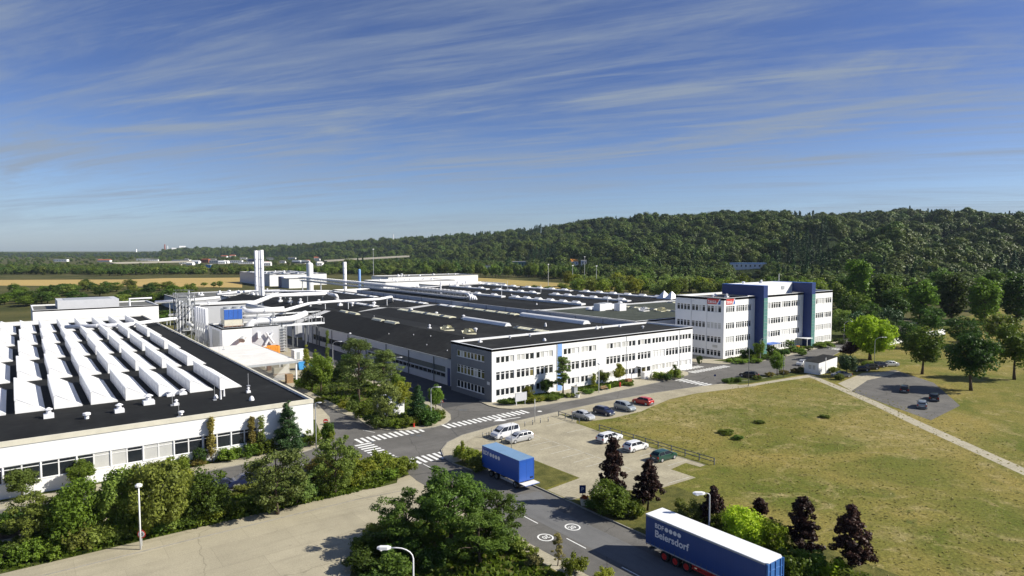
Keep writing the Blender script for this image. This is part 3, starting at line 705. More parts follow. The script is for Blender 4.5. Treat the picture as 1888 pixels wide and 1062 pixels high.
put_windows(hall, (HA, HB1), (0, -1), [(U(124.8 + 4 * (k + 1)) , U(124.8 + 4 * k), 1.55, 2.5) for k in range(10)], [(2, False, 'gg') for k in range(10)], fm='grey_metal')
put_windows(hall, (HA, HB1), (0, -1), [(U(176 + 7.25 * (k + 1)), U(176 + 7.25 * k), 1.5, 3.1) for k in range(4)], [(2, False, 'gg')] * 4, fm='dark_metal')
mb = MB().box(HA - .05, HA + .3, 122.6, 123.7, 0, 3.9); mb.build('door_pillar', 'blue_wall', hall)
put_windows(hall, (HA, HB1), (0, -1), [(U(122.4), U(120.2), .15, 3.0)], [(2, True, 'gg')], name='door')
mb = MB()
for k in range(9): mb.box(HA + .02, HA + .14, 166.4, 170, 3.3 + .21 * k, 3.42 + .21 * k)
mb.build('louvre', 'grey_metal', hall)
for b in (129.5, 141.5, 153.5, 165.5, 177.5, 189.5, 201.5, 212.5): MB().tube([(HA - .1, b, .1), (HA - .1, b, EZ - .2)], .11, 6).build('downpipe', 'dark_metal', hall)
mb = MB().box(HA - .3, HA - .16, HB0, HB1, EZ - .22, EZ - .02); mb.build('gutter', 'grey_metal', hall)
# roof furniture of the hall
for (b0, b1, a) in ((176, 182, 86.2), (167, 173.5, 86.2), (199, 205, 88.5), (207, 212, 88.5)): skylight_strip(hall, a, b0, b1, RG - .1, 1.5, 1, 'cream_skylight', False, h=.5)
skylight_strip(hall, 107, 171, 205, RG, 2.6, 10)
skylight_strip(hall, 107.2, 143, 164, RG + .1, 1.9, 10, 'white_skylight', False, h=.8)
skylight_strip(hall, 107, 121, 139, RG, 2.6, 8)
skylight_strip(hall, 128, 166, 202, RG, 2.4, 16); skylight_strip(hall, 128, 134, 163, RG + .1, 2.6, 10, 'white_skylight', False, h=.9); skylight_strip(hall, 128, 203, 214, RG, 2.4, 5, 'white_skylight')
open_flap(hall, 90.6, 147.5, RG - .35); open_flap(hall, 91.5, 138.5, RG - .45)
for (a, b, k, r) in ((88.6, 153.2, 1, .4), (95.5, 141.5, 0, .5), (107.6, 165.8, 1, .6), (107.2, 148, 0, .5), (99, 124.5, 0, .6), (98, 122, 1, .45), (107.5, 198, 0, .5), (107.8, 182, 0, .5), (118, 140, 2, .3)): roof_vent(hall, a, b, 9.0 if abs(a - 107) < 2 else 8.6, r, 1.1, k)
for (a, b) in ((79, 138), (82, 150), (85, 131), (80, 160), (87, 125), (83, 143), (78.6, 128), (88, 170), (90, 190)): roof_vent(hall, a, b, EZ + (a - 76) * .32 if a < 86 else 9.0, .12, .3, 0)
# far continuation of the same hall
hall2 = thing('factory_hall', 'far black gabled hall behind the pipe bridges, left of the chimneys', 'building', (HA, 222, 0))
pr2 = [(HA, 6.0), (86.5, 9.0), (97, 7.6), (107, 9.0), (118, 8.2), (128, 9.0), (138.4, 8.2)]
mb = MB()
for y, fl in ((222, False), (327, True)):
    pts = [(HA + .15, y, 0), (138, y, 0)] + [(x, y, z - .1) for x, z in pr2[::-1]]; pts[-1] = (HA + .15, y, 5.9); mb.quad(pts[::-1] if fl else pts)
mb.quad([(HA + .15, 327, 0), (HA + .15, 222, 0), (HA + .15, 222, 5.9), (HA + .15, 327, 5.9)]); mb.build('wall', 'grey_wall', hall2)
gable_roof(hall2, pr2, 222, 327)
MB().box(HA - .05, HA + .1, 262, 326, 4.6, 5.8).build('window_band', 'blind', hall2)
for (a, b, k) in ((86, 268, 1), (88, 262, 1), (90, 256, 1), (94, 247, 1), (98, 236, 1), (88, 240, 0), (101, 232, 0), (108, 228, 0)): roof_vent(hall2, a, b, 8.9, .75, 1.5, k)
skylight_strip(hall2, 107, 224, 262, 9.0, 2.4, 10, 'white_skylight'); skylight_strip(hall2, 128, 224, 262, 9.0, 2.4, 10, 'white_skylight'); skylight_strip(hall2, 128, 268, 322, 9.0, 2.4, 12, 'white_skylight')
# big rear hall
BH = thing('factory_hall', 'large rear factory hall with long white skylight rows on its black roof', 'building', (138.5, 170, 0))
mb = MB(); X0, X1, Y0, Y1, BZ = 138.5, 226., 119.5, 312., 9.7
mb.quad([(X0, Y1, 0), (X0, Y0, 0), (X0, Y0, BZ), (X0, Y1, BZ)]); mb.quad([(X0, Y0, 0), (X1, Y0, 0), (X1, Y0, BZ), (X0, Y0, BZ)]) if False else None
mb.quad([(X1, 172, 0), (X1, Y1, 0), (X1, Y1, BZ), (X1, 172, BZ)]); mb.quad([(X1, Y1, 0), (X0, Y1, 0), (X0, Y1, BZ), (X1, Y1, BZ)])
mb.quad([(X0 + .3, 172, 0), (X1, 172, 0), (X1, 172, BZ), (X0 + .3, 172, BZ)])
mb.quad([(X0 + .3, Y0, 0), (X0 + .3, 172, 0), (X0 + .3, 172, BZ), (X0 + .3, Y0, BZ)]); mb.quad([(X0, Y0, 0), (X0 + .3, Y0, 0), (X0 + .3, Y0, BZ), (X0, Y0, BZ)])
mb.quad([(X0, Y0, BZ), (X0 + .3, Y0, BZ), (X0 + .3, Y1, BZ), (X0, Y1, BZ)])
mb.build('wall', 'grey_wall', BH)
mb = MB()
for k in range(4):
    xa = X0 + .3 + (X1 - X0 - .3) * k / 4; xb = X0 + .3 + (X1 - X0 - .3) * (k + 1) / 4; xm = (xa + xb) / 2
    mb.quad([(xa, 172, BZ - .3), (xm, 172, BZ + .5), (xm, Y1, BZ + .5), (xa, Y1, BZ - .3)]); mb.quad([(xm, 172, BZ + .5), (xb, 172, BZ - .3), (xb, Y1, BZ - .3), (xm, Y1, BZ + .5)])
    mb.quad([(xa, 172, BZ - .3), (xb, 172, BZ - .3), (xm, 172, BZ + .5)])
mb.build('roof', 'bitumen', BH)
for b in range(126, 310, 12): MB().tube([(X0 - .08, b, 7), (X0 - .08, b, BZ)], .07, 5).build('downpipe', 'dark_metal', BH)
def white_strip(root, a, b0, b1, z, n):
    mb = MB(); mb.box(a - 1.1, a + 1.1, b0, b1, z - .4, z + .45)
    for k in range(n):
        y = b0 + (b1 - b0) * (k + .55) / n
        mb.quad([(a - 1.3, y - 1.6, z + .5), (a - .1, y - 1.6, z + 1.2), (a - .1, y + 1.4, z + 1.2), (a - 1.3, y + 1.4, z + .5)]); mb.quad([(a + 1.3, y + 1.4, z + .5), (a + .1, y + 1.4, z + 1.2), (a + .1, y - 1.6, z + 1.2), (a + 1.3, y - 1.6, z + .5)])
        for yy in (y - 1.6, y + 1.4): mb.quad([(a - 1.3, yy, z + .5), (a + 1.3, yy, z + .5), (a + .1, yy, z + 1.2), (a - .1, yy, z + 1.2)])
    mb.build('skylight', 'white_skylight', root)
for (a, b0, b1, n) in ((165.5, 175, 219, 6), (165.5, 224, 262, 3), (189.8, 175, 222, 6), (189.8, 230, 265, 4), (189.8, 270, 305, 3), (213.5, 176, 228, 6), (213.5, 234, 272, 4), (213.5, 276, 308, 4)): white_strip(BH, a, b0, b1, BZ + .25, n)
for (a, b, r) in ((150, 228, .5), (172, 227, .4), (150, 183, .3), (180, 170.5, .9), (160, 240, .5)): roof_vent(BH, a, b, BZ + .1, r, 1., 2)
for (a, b, h) in ((166, 226, 5), (196, 236, 4), (186, 177, 3), (178, 175, 3), (205, 274, 4)): MB().tube([(a, b, BZ), (a, b, BZ + h)], .09, 5).build('roof_mast', 'white_metal', BH)
# low green-grey roofed link building
LK = thing('link_building', 'low link building with greenish grey roof beside the four-storey office', 'building', (146, 130, 0))
flat_building(LK, 141, 226, 127.5, 171.5, 9.55, roof='bitumen_green', wall='grey_wall')
skylight_strip(LK, 176, 128.5, 165, 9.3, 2.2, 12); skylight_strip(LK, 204, 140, 168, 9.3, 2.2, 8)
mb = MB()
for (a, b, w, d, h) in ((158, 159, 2.6, 3.0, 2.3), (162, 160.5, 3.4, 3.4, 2.2), (163.4, 155, 3.2, 2.6, 2.4), (168, 163, 1.8, 1.6, 1.5)):
    o = MB().box(a, a + w, b, b + d, 9.2, 9.25 + h).box(a + .3, a + w - .3, b + .3, b + d - .3, 9.25 + h, 9.35 + h, 1).build('roof_unit', ['tin_white', 'grey_metal'], LK)
for (a, b) in ((160, 166), (165, 167.5), (170, 168.4), (175, 169)): roof_vent(LK, a, b, 9.2, 1.3, .9, 2)
open_flap(LK, 170, 150, 9.25, 'white_skylight'); open_flap(LK, 174, 146, 9.25)
m = MB(); a, b, w = 214, 176.2, 6
for s in range(2):
    y0, y1 = b - 4 + s * 4, b + s * 4
    m.quad([(a - w / 2, y0, BZ), (a + w / 2, y0, BZ), (a, (y0 + y1) / 2, BZ + 3.4)]); m.quad([(a + w / 2, y0, BZ), (a + w / 2, y1, BZ), (a, (y0 + y1) / 2, BZ + 3.4)]); m.quad([(a + w / 2, y1, BZ), (a - w / 2, y1, BZ), (a, (y0 + y1) / 2, BZ + 3.4)]); m.quad([(a - w / 2, y1, BZ), (a - w / 2, y0, BZ), (a, (y0 + y1) / 2, BZ + 3.4)])
m.build('roof_tent', 'white_skylight', LK)
# ---------------------------------------------------------------- sawtooth hall at the left
SA0, SA1, SB0, SB1, SH = -75., 36.2, 96.9 + 6.1, 262., 7.0
SB0 = 98.4
saw = thing('sawtooth_hall', 'low white hall with black flat roof and rows of white wedge-shaped roof lights', 'building', (SA1, SB0, 0))
fr = []
pats = ['gg', 'bg', 'gb', 'gg', 'gg', 'gg', 'gb', 'bb', 'bb', 'gg', 'gg', 'gg']
for k in range(26):
    s = 31.6 - 3.7 * (k + 1)
    if k in (0,): continue
    fr.append((s - SA0 + .04, s - SA0 + 3.66, 1.9, 4.0, 2, True, pats[(k * 5) % 12]))
flat_building(saw, SA0, SA1, SB0, SB1, SH, fr, (), 'white_wall', None, 'bitumen', 'cream_concrete', par=.3)
mb = MB().box(SA0 - .1, SA1 + .1, SB0 - .1, SB0 - .004, SH - .55, SH + .075); mb.build('fascia', 'cream_concrete', saw)
mb = MB()
SHED = None
for row, b0 in enumerate((116.2, 144.0, 171.5, 198.8, 226.)):
    for col in range(20):
        a = 27.0 + .45 * (row if row < 4 else 4) - 4.55 * col
        if a < -60: continue
        if SHED is None:
            m = MB(); L = 20.; h = 2.05; w = 3.5
            for y, fl in ((0, False), (L, True)):
                q = [(0, y, -.1), (w, y, -.1), (w, y, .12), (.25, y, h), (0, y, h)]; m.quad(q[::-1] if fl else q)
            m.quad([(0, L, -.1), (0, 0, -.1), (0, 0, h), (0, L, h)]); m.quad([(0, 0, h), (.25, 0, h), (.25, L, h), (0, L, h)]); m.quad([(.25, 0, h), (w, 0, .12), (w, L, .12), (.25, L, h)]); m.quad([(w, 0, -.1), (w, L, -.1), (w, L, .12), (w, 0, .12)])
            m.box(-.06, .2, -.08, L + .08, h - .16, h + .04, 1)
            for k in range(7): m.box(-.05, -.003, k * L / 7 + .3, (k + 1) * L / 7 - .3, .35, h - .3, 1)
            n0 = len(m.v)
            for y in (-.06, L - .06): m.quad([(.2, y, h + .06), (w + .1, y, .19), (w + .1, y + .12, .19), (.2, y + .12, h + .06)], 2)
            SHED = m.build('roof_light', ['white_skylight', 'white_metal', 'grey_wall'], saw, origin=(0, 0, 0)); SHED.location = (a - SA1, b0 - SB0, SH - .3)
        else: inst('roof_light', SHED.data, saw, (a - SA1, b0 - SB0, SH - .3))
for (px, py, r, h, k) in ((274, 745, .75, 1.2, 1), (314, 730, .55, .7, 1), (337, 727, .55, .7, 1), (325, 747, .35, .7, 1), (334, 765, .4, .6, 0), (398, 734, .3, .6, 2), (458, 724, .3, .7, 1), (464, 738, .35, .7, 2), (220, 760, .6, 1.0, 1), (160, 772, .5, .9, 0), (90, 770, .6, 1.1, 1)):
    a, b = P(px, py, SH - .3); roof_vent(saw, a, b, SH - .3, r, h, k)
a, b = P(407, 736, SH - .3); MB().tube([(a, b, SH - .35), (a, b, SH + 1.2), (a + .5, b, SH + 1.2), (a + .5, b, SH + .1)], .16, 8).build('vent_pipe', 'tin_white', saw)
for (px, py) in ((396, 738), (318, 748), (404, 652), (412, 645), (458, 712), (330, 770)):
    a, b = P(px, py, SH - .3); MB().box(a - .25, a + .25, b - .25, b + .25, SH - .32, SH - .15).tube([(a, b, SH - .3), (a, b, SH + 1.9)], .035, 5).build('lightning_rod', 'steel', saw)
MB().tube([(SA1 + .08, SB0 + .25, .2), (SA1 + .08, SB0 + .25, SH - .4)], .06, 6).build('downpipe', 'grey_metal', saw)
mb = MB().box(-75, 30, 252, 256, SH - .3, SH + .3); mb.build('roof_step', 'white_metal', saw)
# white block rising behind
wb = thing('plant_block', 'plain white block with roof plant behind the sawtooth roof', 'building', (41, 264, 0))
flat_building(wb, 5, 41.5, 264, 290, 10.2, roof='gravel_roof')
MB().box(12, 30, 270, 285, 9.8, 12.6).box(14, 28, 272, 283, 12.6, 12.7, 1).build('roof_plant', ['grey_wall', 'grey_metal'], wb)
MB().tube([(33, 268, 9.8), (33, 268, 12.5), (40, 268, 12.5)], .35, 8).build('roof_pipe', 'tin_white', wb)
# ---------------------------------------------------------------- canopy with goods, skip, orange container
cn = thing('canopy', 'flat white-roofed storage canopy on posts beside the sawtooth hall', 'canopy', (41.4, 146.2, 0))
MB().box(36.5, 50.6, 146.2, 180, 4.85, 5.05).build('roof', 'white_roof', cn)
MB().box(36.5, 50.7, 146.08, 146.198, 4.6, 5.1).box(50.6, 50.72, 146.2, 180, 4.6, 5.1).build('fascia', 'grey_metal', cn)
for b in (146.6, 158, 169, 179.6): MB().box(50.2, 50.5, b, b + .3, 0, 4.85).build('post', 'white_metal', cn)
mb = MB()
for k in range(40): mb.box(41.5 + .22 * k, 41.6 + .22 * k, 151.0, 151.08, .1, 4.0)
mb.build('screen_wall', 'grey_wall', cn)
def crate(px, py, w, d, h, label, m='wood', cat='crate', grp=None):
    a, b = P(px, py, .14); t = thing('pallet_crate' if m == 'wood' else 'goods_stack', label, cat, (a, b, .138), 0, grp)
    q = MB()
    for k in range(5): q.box(0, w, k * d / 5 + .02, (k + 1) * d / 5 - .02, .14, .2)
    q.box(0, w, 0, .1, 0, .14).box(0, w, d - .1, d, 0, .14); q.build('pallet', 'wood', t, origin=(0, 0, 0))
    q = MB(); q.box(.06, w - .06, .06, d - .06, .2, h)
    for k in range(6): q.box(.03, w - .03, .03, .055, .24 + k * (h - .2) / 6, .2 + (k + 1) * (h - .2) / 6 - .05, 0)
    q.build('load', m, t, origin=(0, 0, 0))
crate(529, 707, 1.5, 1.5, 1.9, 'light wooden crate standing by the outer canopy post')
crate(505, 692, 3.0, 1.6, 1.7, 'wide stack of pallets in the shade under the canopy', 'cream_concrete', 'pallet stack')
crate(522, 690, 1.6, 1.6, 2.3, 'tall pale pallet load behind the light crate', 'cream_concrete', 'pallet stack')
crate(493, 684, 1.0, 1.0, 2.9, 'tall orange-brown crate deep under the canopy', 'rust')
ct = thing('shipping_container', 'orange open-topped steel container beyond the canopy', 'container', (48, 189.3, .14))
q = MB(); x0, x1, y0, y1 = 48, 60.3, 189.2, 191.5
for k in range(24):
    xa = x0 + .1 + k * (x1 - x0 - .2) / 24; q.box(xa, xa + .28, y0 - .07, y0 - .002, .35, 2.5)
for k in range(5): q.box(x1 + .002, x1 + .07, y0 + .1 + .48 * k, y0 + .38 + .48 * k, .35, 2.5)
q.box(x0, x1, y0, y0 + .1, .3, 2.6).box(x0, x1, y1 - .1, y1, .3, 2.6).box(x0, x0 + .1, y0 + .1, y1 - .1, .3, 2.6).box(x1 - .1, x1, y0 + .1, y1 - .1, .3, 2.6); q.build('body', 'orange_steel', ct)
MB().box(x0 + .1, x1 - .1, y0 + .1, y1 - .1, .3, 1.9).build('scrap_load', 'rust', ct)
MB().box(x0 + .2, x1 - .2, y0 + .3, y0 + .5, .14, .3).box(x0 + .2, x1 - .2, y1 - .5, y1 - .3, .14, .3).build('skid', 'dark_metal', ct)
def skip(px, py, w, label, m='sky_blue_skip', h=1.5):
    a, b = P(px, py, .14); t = thing('waste_skip', label, 'skip', (a, b, .138))
    q = MB(); d = 1.7
    q.quad([(.3, 0, .1), (w - .3, 0, .1), (w, 0, h), (0, 0, h)]); q.quad([(w - .3, d, .1), (.3, d, .1), (0, d, h), (w, d, h)]); q.quad([(.3, d, .1), (.3, 0, .1), (0, 0, h), (0, d, h)]); q.quad([(w - .3, 0, .1), (w - .3, d, .1), (w, d, h), (w, 0, h)]); q.quad([(.3, 0, .1), (.3, d, .1), (w - .3, d, .1), (w - .3, 0, .1)])
    q.box(-.06, w + .06, -.06, .0, h - .12, h).box(-.06, w + .06, d, d + .06, h - .12, h); q.build('body', m, t, origin=(0, 0, 0))
    q = MB(); q.quad([(.2, .1, h - .15), (w - .2, .1, h - .15), (w - .3, d - .1, h - .1), (.3, d - .1, h - .1)]); q.build('waste', 'panel_white', t, origin=(0, 0, 0))
skip(550, 683, 2.3, 'larger light blue skip beside the canopy post', h=2.2); skip(573, 681, 1.8, 'smaller blue skip at the edge of the yard trees', h=1.6)
q = thing('site_cabin', 'small white site cabin behind the blue skip', 'cabin', (*P(543, 664, .14), .138)); MB().box(0, 3.2, 0, 2.6, 0, 2.5).box(-.06, 3.26, -.06, 2.66, 2.503, 2.6, 0).box(.6, 1.5, -.03, -.004, .1, 2.1, 1).build('body', ['white_wall', 'grey_metal'], q, origin=(0, 0, 0))
# ---------------------------------------------------------------- utility building with cooling unit, silos, steel tower
ut = thing('utility_building', 'white plant room with large pipes on its wall and blue cooling unit on top', 'building', (46, 192, 0))
flat_building(ut, 45.6, 61, 192, 207, 8.3, left=[(3, 12, .3, 7.2, 1, False, 'b')], roof='gravel_roof', coping='grey_metal')
MB().box(53.6, 60.99, 191.96, 191.996, .2, 8.0).build('shade_sheet', 'grey_wall', ut)  # thin grey sheet standing for the shadows on the wall behind the pipes
MB().tube([(57, 191.4, 3.0), (59, 191.4, 6.2)], .35, 8).tube([(59.2, 191.2, 3.2), (57.2, 191.2, 6.4)], .3, 8).box(56.3, 57.2, 191.0, 191.9, .2, 2.6).box(54.8, 55.6, 190.8, 191.9, 5.0, 6.6).build('duct', 'tin_white', ut)
MB().tube([(51.6, 191.9, 5.6), (50.6, 190.6, 5.4), (50.2, 190.0, 4.8)], [.55, .6, .85], 12).build('exhaust_horn', 'galv', ut)
q = MB().box(60.9, 63, 193, 193.12, .2, 7.5)
for k in range(9): q.box(61.3, 63.2, 192.1, 192.9, .6 + .8 * k, .7 + .8 * k)
for x in (61.2, 63.3):
    for y in (192.1, 192.9): q.box(x - .06, x + .06, y - .06, y + .06, .14, 8.2)
q.build('stair', 'galv', ut)
cu = thing('cooling_unit', 'blue-fronted cooling unit on the plant room roof', 'cooling unit', (47, 195.5, 7.95))
q = MB()
for k in range(4): q.box(47.06 + 1.23 * k, 48.2 + 1.23 * k, 195.4, 195.497, 10.35, 13.1, 0)
q.build('louvre_panel', 'bright_blue', cu)
MB().box(47, 52, 195.5, 199.5, 10.2, 13.25).build('casing', 'galv', cu); MB().box(47.1, 51.9, 195.55, 199.4, 8.5, 10.2).build('basin', 'cream_concrete', cu); MB().box(46.9, 52.1, 195.42, 199.6, 8.25, 8.5).build('base_frame', 'rust', cu)
for x in (48.3, 50.7): MB().lathe([(1.0, 13.25), (1.05, 13.7), (.9, 13.75)], x, 197.5, 14).build('fan_ring', 'grey_metal', cu)
sil = None
for k in range(5):
    a, b = 44.6 + .1 * k, 218 - 2.5 * k
    if sil is None:
        sil = thing('silo', 'slim white silo in the row beside the steel tower', 'silo', (a, b, 0), 0, 'row of white silos')
        MB().lathe([(.2, 6.6), (.62, 8.2), (.62, 12.3), (.5, 12.7), (.1, 12.8)], 0, 0, 14).build('tank', 'tin_white', sil, True, origin=(0, 0, 0))
        q = MB()
        for i in (-1, 1):
            for j in (-1, 1): q.tube([(i * .5, j * .5, 0), (i * .5, j * .5, 8.4)], .07, 5)
        q.build('support', 'galv', sil, origin=(0, 0, 0)); MB().lathe([(.15, 2.6), (.55, 3.6), (.55, 5.6), (.2, 6.6)], 0, 0, 12).build('outlet', 'galv', sil, origin=(0, 0, 0))
    else:
        o = dup(sil); o.location = (a, b, 0)
tw = thing('steel_tower', 'grey steel lattice tower with platforms, ducts and ladders', 'tower', (42.5, 236, 0))
q = MB(); x0, x1, y0, y1 = 41.5, 46.5, 230, 236
for x in (x0, x1):
    for y in (y0, y1): q.box(x - .15, x + .15, y - .15, y + .15, 0, 16)
for z in (4, 8, 12, 15.8):
    for (p, s) in (((x0, y0), (x1, y0)), ((x1, y0), (x1, y1)), ((x1, y1), (x0, y1)), ((x0, y1), (x0, y0))):
        q.tube([(*p, z), (*s, z)], .12, 4); q.tube([(*p, z - 3.8), (*s, z)], .08, 4); q.tube([(*p, z + 1.1), (*s, z + 1.1)], .04, 4)
q.build('frame', 'tower_steel', tw)
q = MB()
for z in (4, 8, 12): q.box(x0, x1, y0, y1, z + .12, z + .2)
q.build('platform', 'galv', tw)
MB().box(42, 44.6, 231, 235, 12.3, 15.4).box(42.2, 43.6, 230.5, 232.6, .2, 12).build('filter_box', 'tower_steel', tw)
MB().tube([(45.3, 232, 4), (45.3, 232, 13.5), (44.6, 233, 14.6)], .55, 10).tube([(45.8, 234.6, 8), (45.8, 234.6, 16.6)], .3, 8).tube([(44, 230.2, 9), (46, 230.2, 12.4), (48, 230.2, 12.4), (48, 230.2, 6)], .32, 8).lathe([(.9, 8.3), (.9, 11), (.3, 11.6)], 44.2, 231.4, 10).build('duct', 'galv', tw)
# ---------------------------------------------------------------- pipes
def pipe(label, pts, r, legs=(), m='tin_white', mleg='galv', n=10, zleg=0., flanges=True):
    p3 = [(*P(x, y, z), z) for x, y, z in pts]
    t = thing('pipe', label, 'pipe', (p3[0][0], p3[0][1], min(zleg, p3[0][2])))
    # round the bends
    sm = [Vector(p3[0])]
    for k in range(1, len(p3) - 1):
        A_, B_, C_ = Vector(p3[k - 1]), Vector(p3[k]), Vector(p3[k + 1]); d = min(2.2 * r + .6, (A_ - B_).length * .45, (C_ - B_).length * .45)
        q0 = B_ + (A_ - B_).normalized() * d; q2 = B_ + (C_ - B_).normalized() * d
        for i in range(5): s = i / 4; sm.append(q0 * (1 - s) ** 2 + B_ * 2 * s * (1 - s) + q2 * s * s)
    sm.append(Vector(p3[-1]))
    MB().tube(sm, r, n).build('tube', m, t, True)
    if flanges:
        fl = MB()
        for k in range(len(p3) - 1):
            A_, B_ = Vector(p3[k]), Vector(p3[k + 1]); L = (B_ - A_).length; c = int(L // 9)
            for i in range(1, c + 1):
                s = A_.lerp(B_, i / (c + 1)); e = (B_ - A_).normalized() * .12; fl.tube([s - e, s + e], r * 1.14, n)
        if fl.v: fl.build('flange', m, t)
    for (k, s, zb) in legs:
        q = Vector(p3[k]).lerp(Vector(p3[k + 1]), s)
        MB().tube([(q.x, q.y, zb), (q.x, q.y, q.z - r * .5)], .14, 6).build('support', mleg, t)
    return t
pipe('fat white pipe rising from the plant room wall and crossing the service street', [(456, 640, 2.2), (456, 594, 9.2), (540, 588, 9.4), (563, 578, 10.2)], .95, [(1, .45, .1), (1, .75, .1)], mleg='dark_metal')
pipe('white pipe behind the blue cooling unit ending over the street', [(447, 569, 12.4), (452, 575, 12.2), (524, 570, 12.6)], .8, [(1, .3, 8), (1, .7, .1)])
pipe('grey inclined duct below the roof pipe by the cooling unit', [(456, 564, 12.6), (500, 571, 11.8)], .75, [], 'galv')
pipe('long white pipe climbing over the black hall roofs', [(457, 563, 12.4), (503, 545, 13.0), (604, 541.5, 11.4), (620, 545, 11.4), (622, 552, 8.8)], .72, [(1, .3, 8.2), (1, .6, 8.2), (1, .9, 8.2), (0, .5, 8)])
pipe('slim white pipe across the near black roof', [(522, 573, 11.6), (570, 559.5, 11.4), (601, 557, 11.2), (700, 551.5, 11.2), (722, 547, 11.6), (723, 556, 8.8)], .5, [(1, .95, 8.2), (2, .4, 8.2), (2, .9, 8.2), (3, .6, 8.2)], mleg='white_metal')
pipe('upper white pipe line in front of the grey low roofs', [(400, 543, 9), (460, 537, 9.4), (560, 537, 9.2), (606, 537, 9.2)], .55, [(0, .5, 5), (1, .3, 7), (1, .7, 7), (2, .5, 7)])
pipe('second white pipe line below the upper one', [(490, 545, 9.6), (560, 541, 9.6), (600, 540, 9.6)], .5, [(0, .5, 7), (1, .5, 7)])
pipe('white pipe on the sawtooth roof, nearest the white block', [(120, 603, 8.2), (236, 598.5, 8.4), (324, 587, 8.4), (326, 592, 6.8)], .55, [(0, .3, 6.7), (1, .3, 6.7), (1, .8, 6.7)])
pipe('white pipe bridging from the steel tower towards the trees', [(286, 557, 9.5), (352, 553.5, 10), (404, 548.5, 10.2)], .6, [(0, .4, .1), (1, .5, .1)])
pipe('low white pipe running left from the silos', [(312, 581, 5.2), (362, 576.5, 6.2), (384, 574, 6.4)], .5, [(0, .3, .1), (0, .8, .1)])
pipe('white pipe along the wall edge of the sawtooth roof', [(332, 589, 6.6), (354, 600, 6.4)], .55, [(0, .5, .1)], 'galv')
pb = thing('pipe_gantry', 'white steel pipe gantry with dark legs beside the plant room', 'gantry', (64, 198, 0))
q = MB(); q.box(58, 76, 195.2, 195.5, 7.3, 7.75).box(58, 76, 197.2, 197.5, 7.3, 7.75); q.build('beam', 'white_metal', pb)
q = MB()
for x in (58.5, 63, 67.5, 72, 75.8):
    for y in (195.3, 197.4): q.box(x - .07, x + .07, y - .07, y + .07, 7.75, 9.2)
q.build('rail_post', 'galv', pb)
for x in (66.5, 70.5, 74.6): MB().box(x - .17, x + .17, 196.2, 196.55, 0, 7.3).build('leg', 'dark_metal', pb)
rk = thing('pipe_rack', 'grey rack of thin pipes and gratings behind the fat white pipe', 'pipe rack', (64, 203, 0))
q = MB()
for x in (62.5, 66, 69.5, 73, 75.5):
    for y in (201.2, 204.4): q.box(x - .1, x + .1, y - .1, y + .1, 0, 10.6)
    q.box(x - .08, x + .08, 201.1, 204.5, 8.3, 8.5).box(x - .08, x + .08, 201.1, 204.5, 10.0, 10.2)
q.build('frame', 'tower_steel', rk)
for k in range(7): MB().tube([(62, 201.4 + .45 * k, 8.65), (76.4 + .8 * (k % 3), 201.4 + .45 * k, 8.65)], .11 + .05 * (k % 3), 7).build('pipe', 'steel' if k % 2 else 'tin_white', rk)
for k in range(4): MB().tube([(61, 201.6 + .8 * k, 10.4), (75 + k, 201.6 + .8 * k, 10.4), (75 + k, 201.6 + .8 * k, 8.4)], .16, 7).build('pipe', 'galv', rk)
q = MB()
for x in np.arange(62, 76, .9): q.box(x - .025, x + .025, 200.95, 201.0, 8.5, 9.6)
q.tube([(62, 200.97, 9.6), (76, 200.97, 9.6)], .04, 5).tube([(62, 200.97, 9.1), (76, 200.97, 9.1)], .03, 5); q.build('handrail', 'galv', rk)
for (a, b, r, h) in ((48.6, 204.5, .45, 2.2), (53.4, 203.6, .6, 1.6), (56.2, 198.5, .4, 1.9), (58.6, 202.8, .7, 1.4), (54.6, 195.2, .35, 1.2), (59.6, 195.4, .4, 1.8)): roof_vent(ut, a, b, 7.95, r, h, 1)
q = MB()
for x in np.arange(46, 60.8, 1.2): q.box(x - .025, x + .025, 192.12, 192.17, 8.3, 9.3)
q.tube([(45.8, 192.15, 9.3), (60.8, 192.15, 9.3)], .035, 5).tube([(45.8, 192.15, 8.8), (60.8, 192.15, 8.8)], .03, 5); q.build('handrail', 'galv', ut)
for k in range(5): MB().tube([(52.5, 197.2 + .7 * k, 8.2), (52.5, 197.2 + .7 * k, 10.2 + .3 * k), (60 + .6 * k, 197.2 + .7 * k, 10.2 + .3 * k), (60 + .6 * k, 200.5, 9.4)], .16 + .04 * (k % 2), 7).build('pipe', 'galv' if k % 2 else 'tin_white', ut)
tk = None
for k in range(4):
    if tk is None:
        tk = thing('small_tank', 'small upright grey tank in the row between tower and silos', 'tank', (47.6, 224, 0), 0, 'small tanks by the steel tower'); MB().lathe([(.5, .6), (.9, 1.), (.9, 5.2), (.5, 5.8), (.15, 6)], 0, 0, 12).build('shell', 'galv', tk, True, origin=(0, 0, 0))
        q = MB()
        for i in (-1, 1):
            for j in (-1, 1): q.box(i * .6 - .06, i * .6 + .06, j * .6 - .06, j * .6 + .06, 0, 1)
        q.build('leg', 'tower_steel', tk, origin=(0, 0, 0))
    else: dup(tk).location = (47.6 + .2 * k, 224 - 3.4 * k, 0)
for k in range(6): MB().tube([(41.2 + .9 * k, 229.8, 2 + k), (41.2 + .9 * k, 229.8, 14.5 - .7 * k), (41.2 + .9 * k, 226 - k, 14.5 - .7 * k)], .12 + .05 * (k % 3), 6).build('pipe', ('galv', 'tin_white', 'steel')[k % 3], tw)
q = MB()
for s in (0, .5): q.box(41.3, 41.36, 231 + s, 231.05 + s, 0, 16.5)
for k in range(40): q.box(41.31, 41.35, 231, 231.5, .3 + .4 * k, .34 + .4 * k)
q.build('ladder', 'galv', tw)
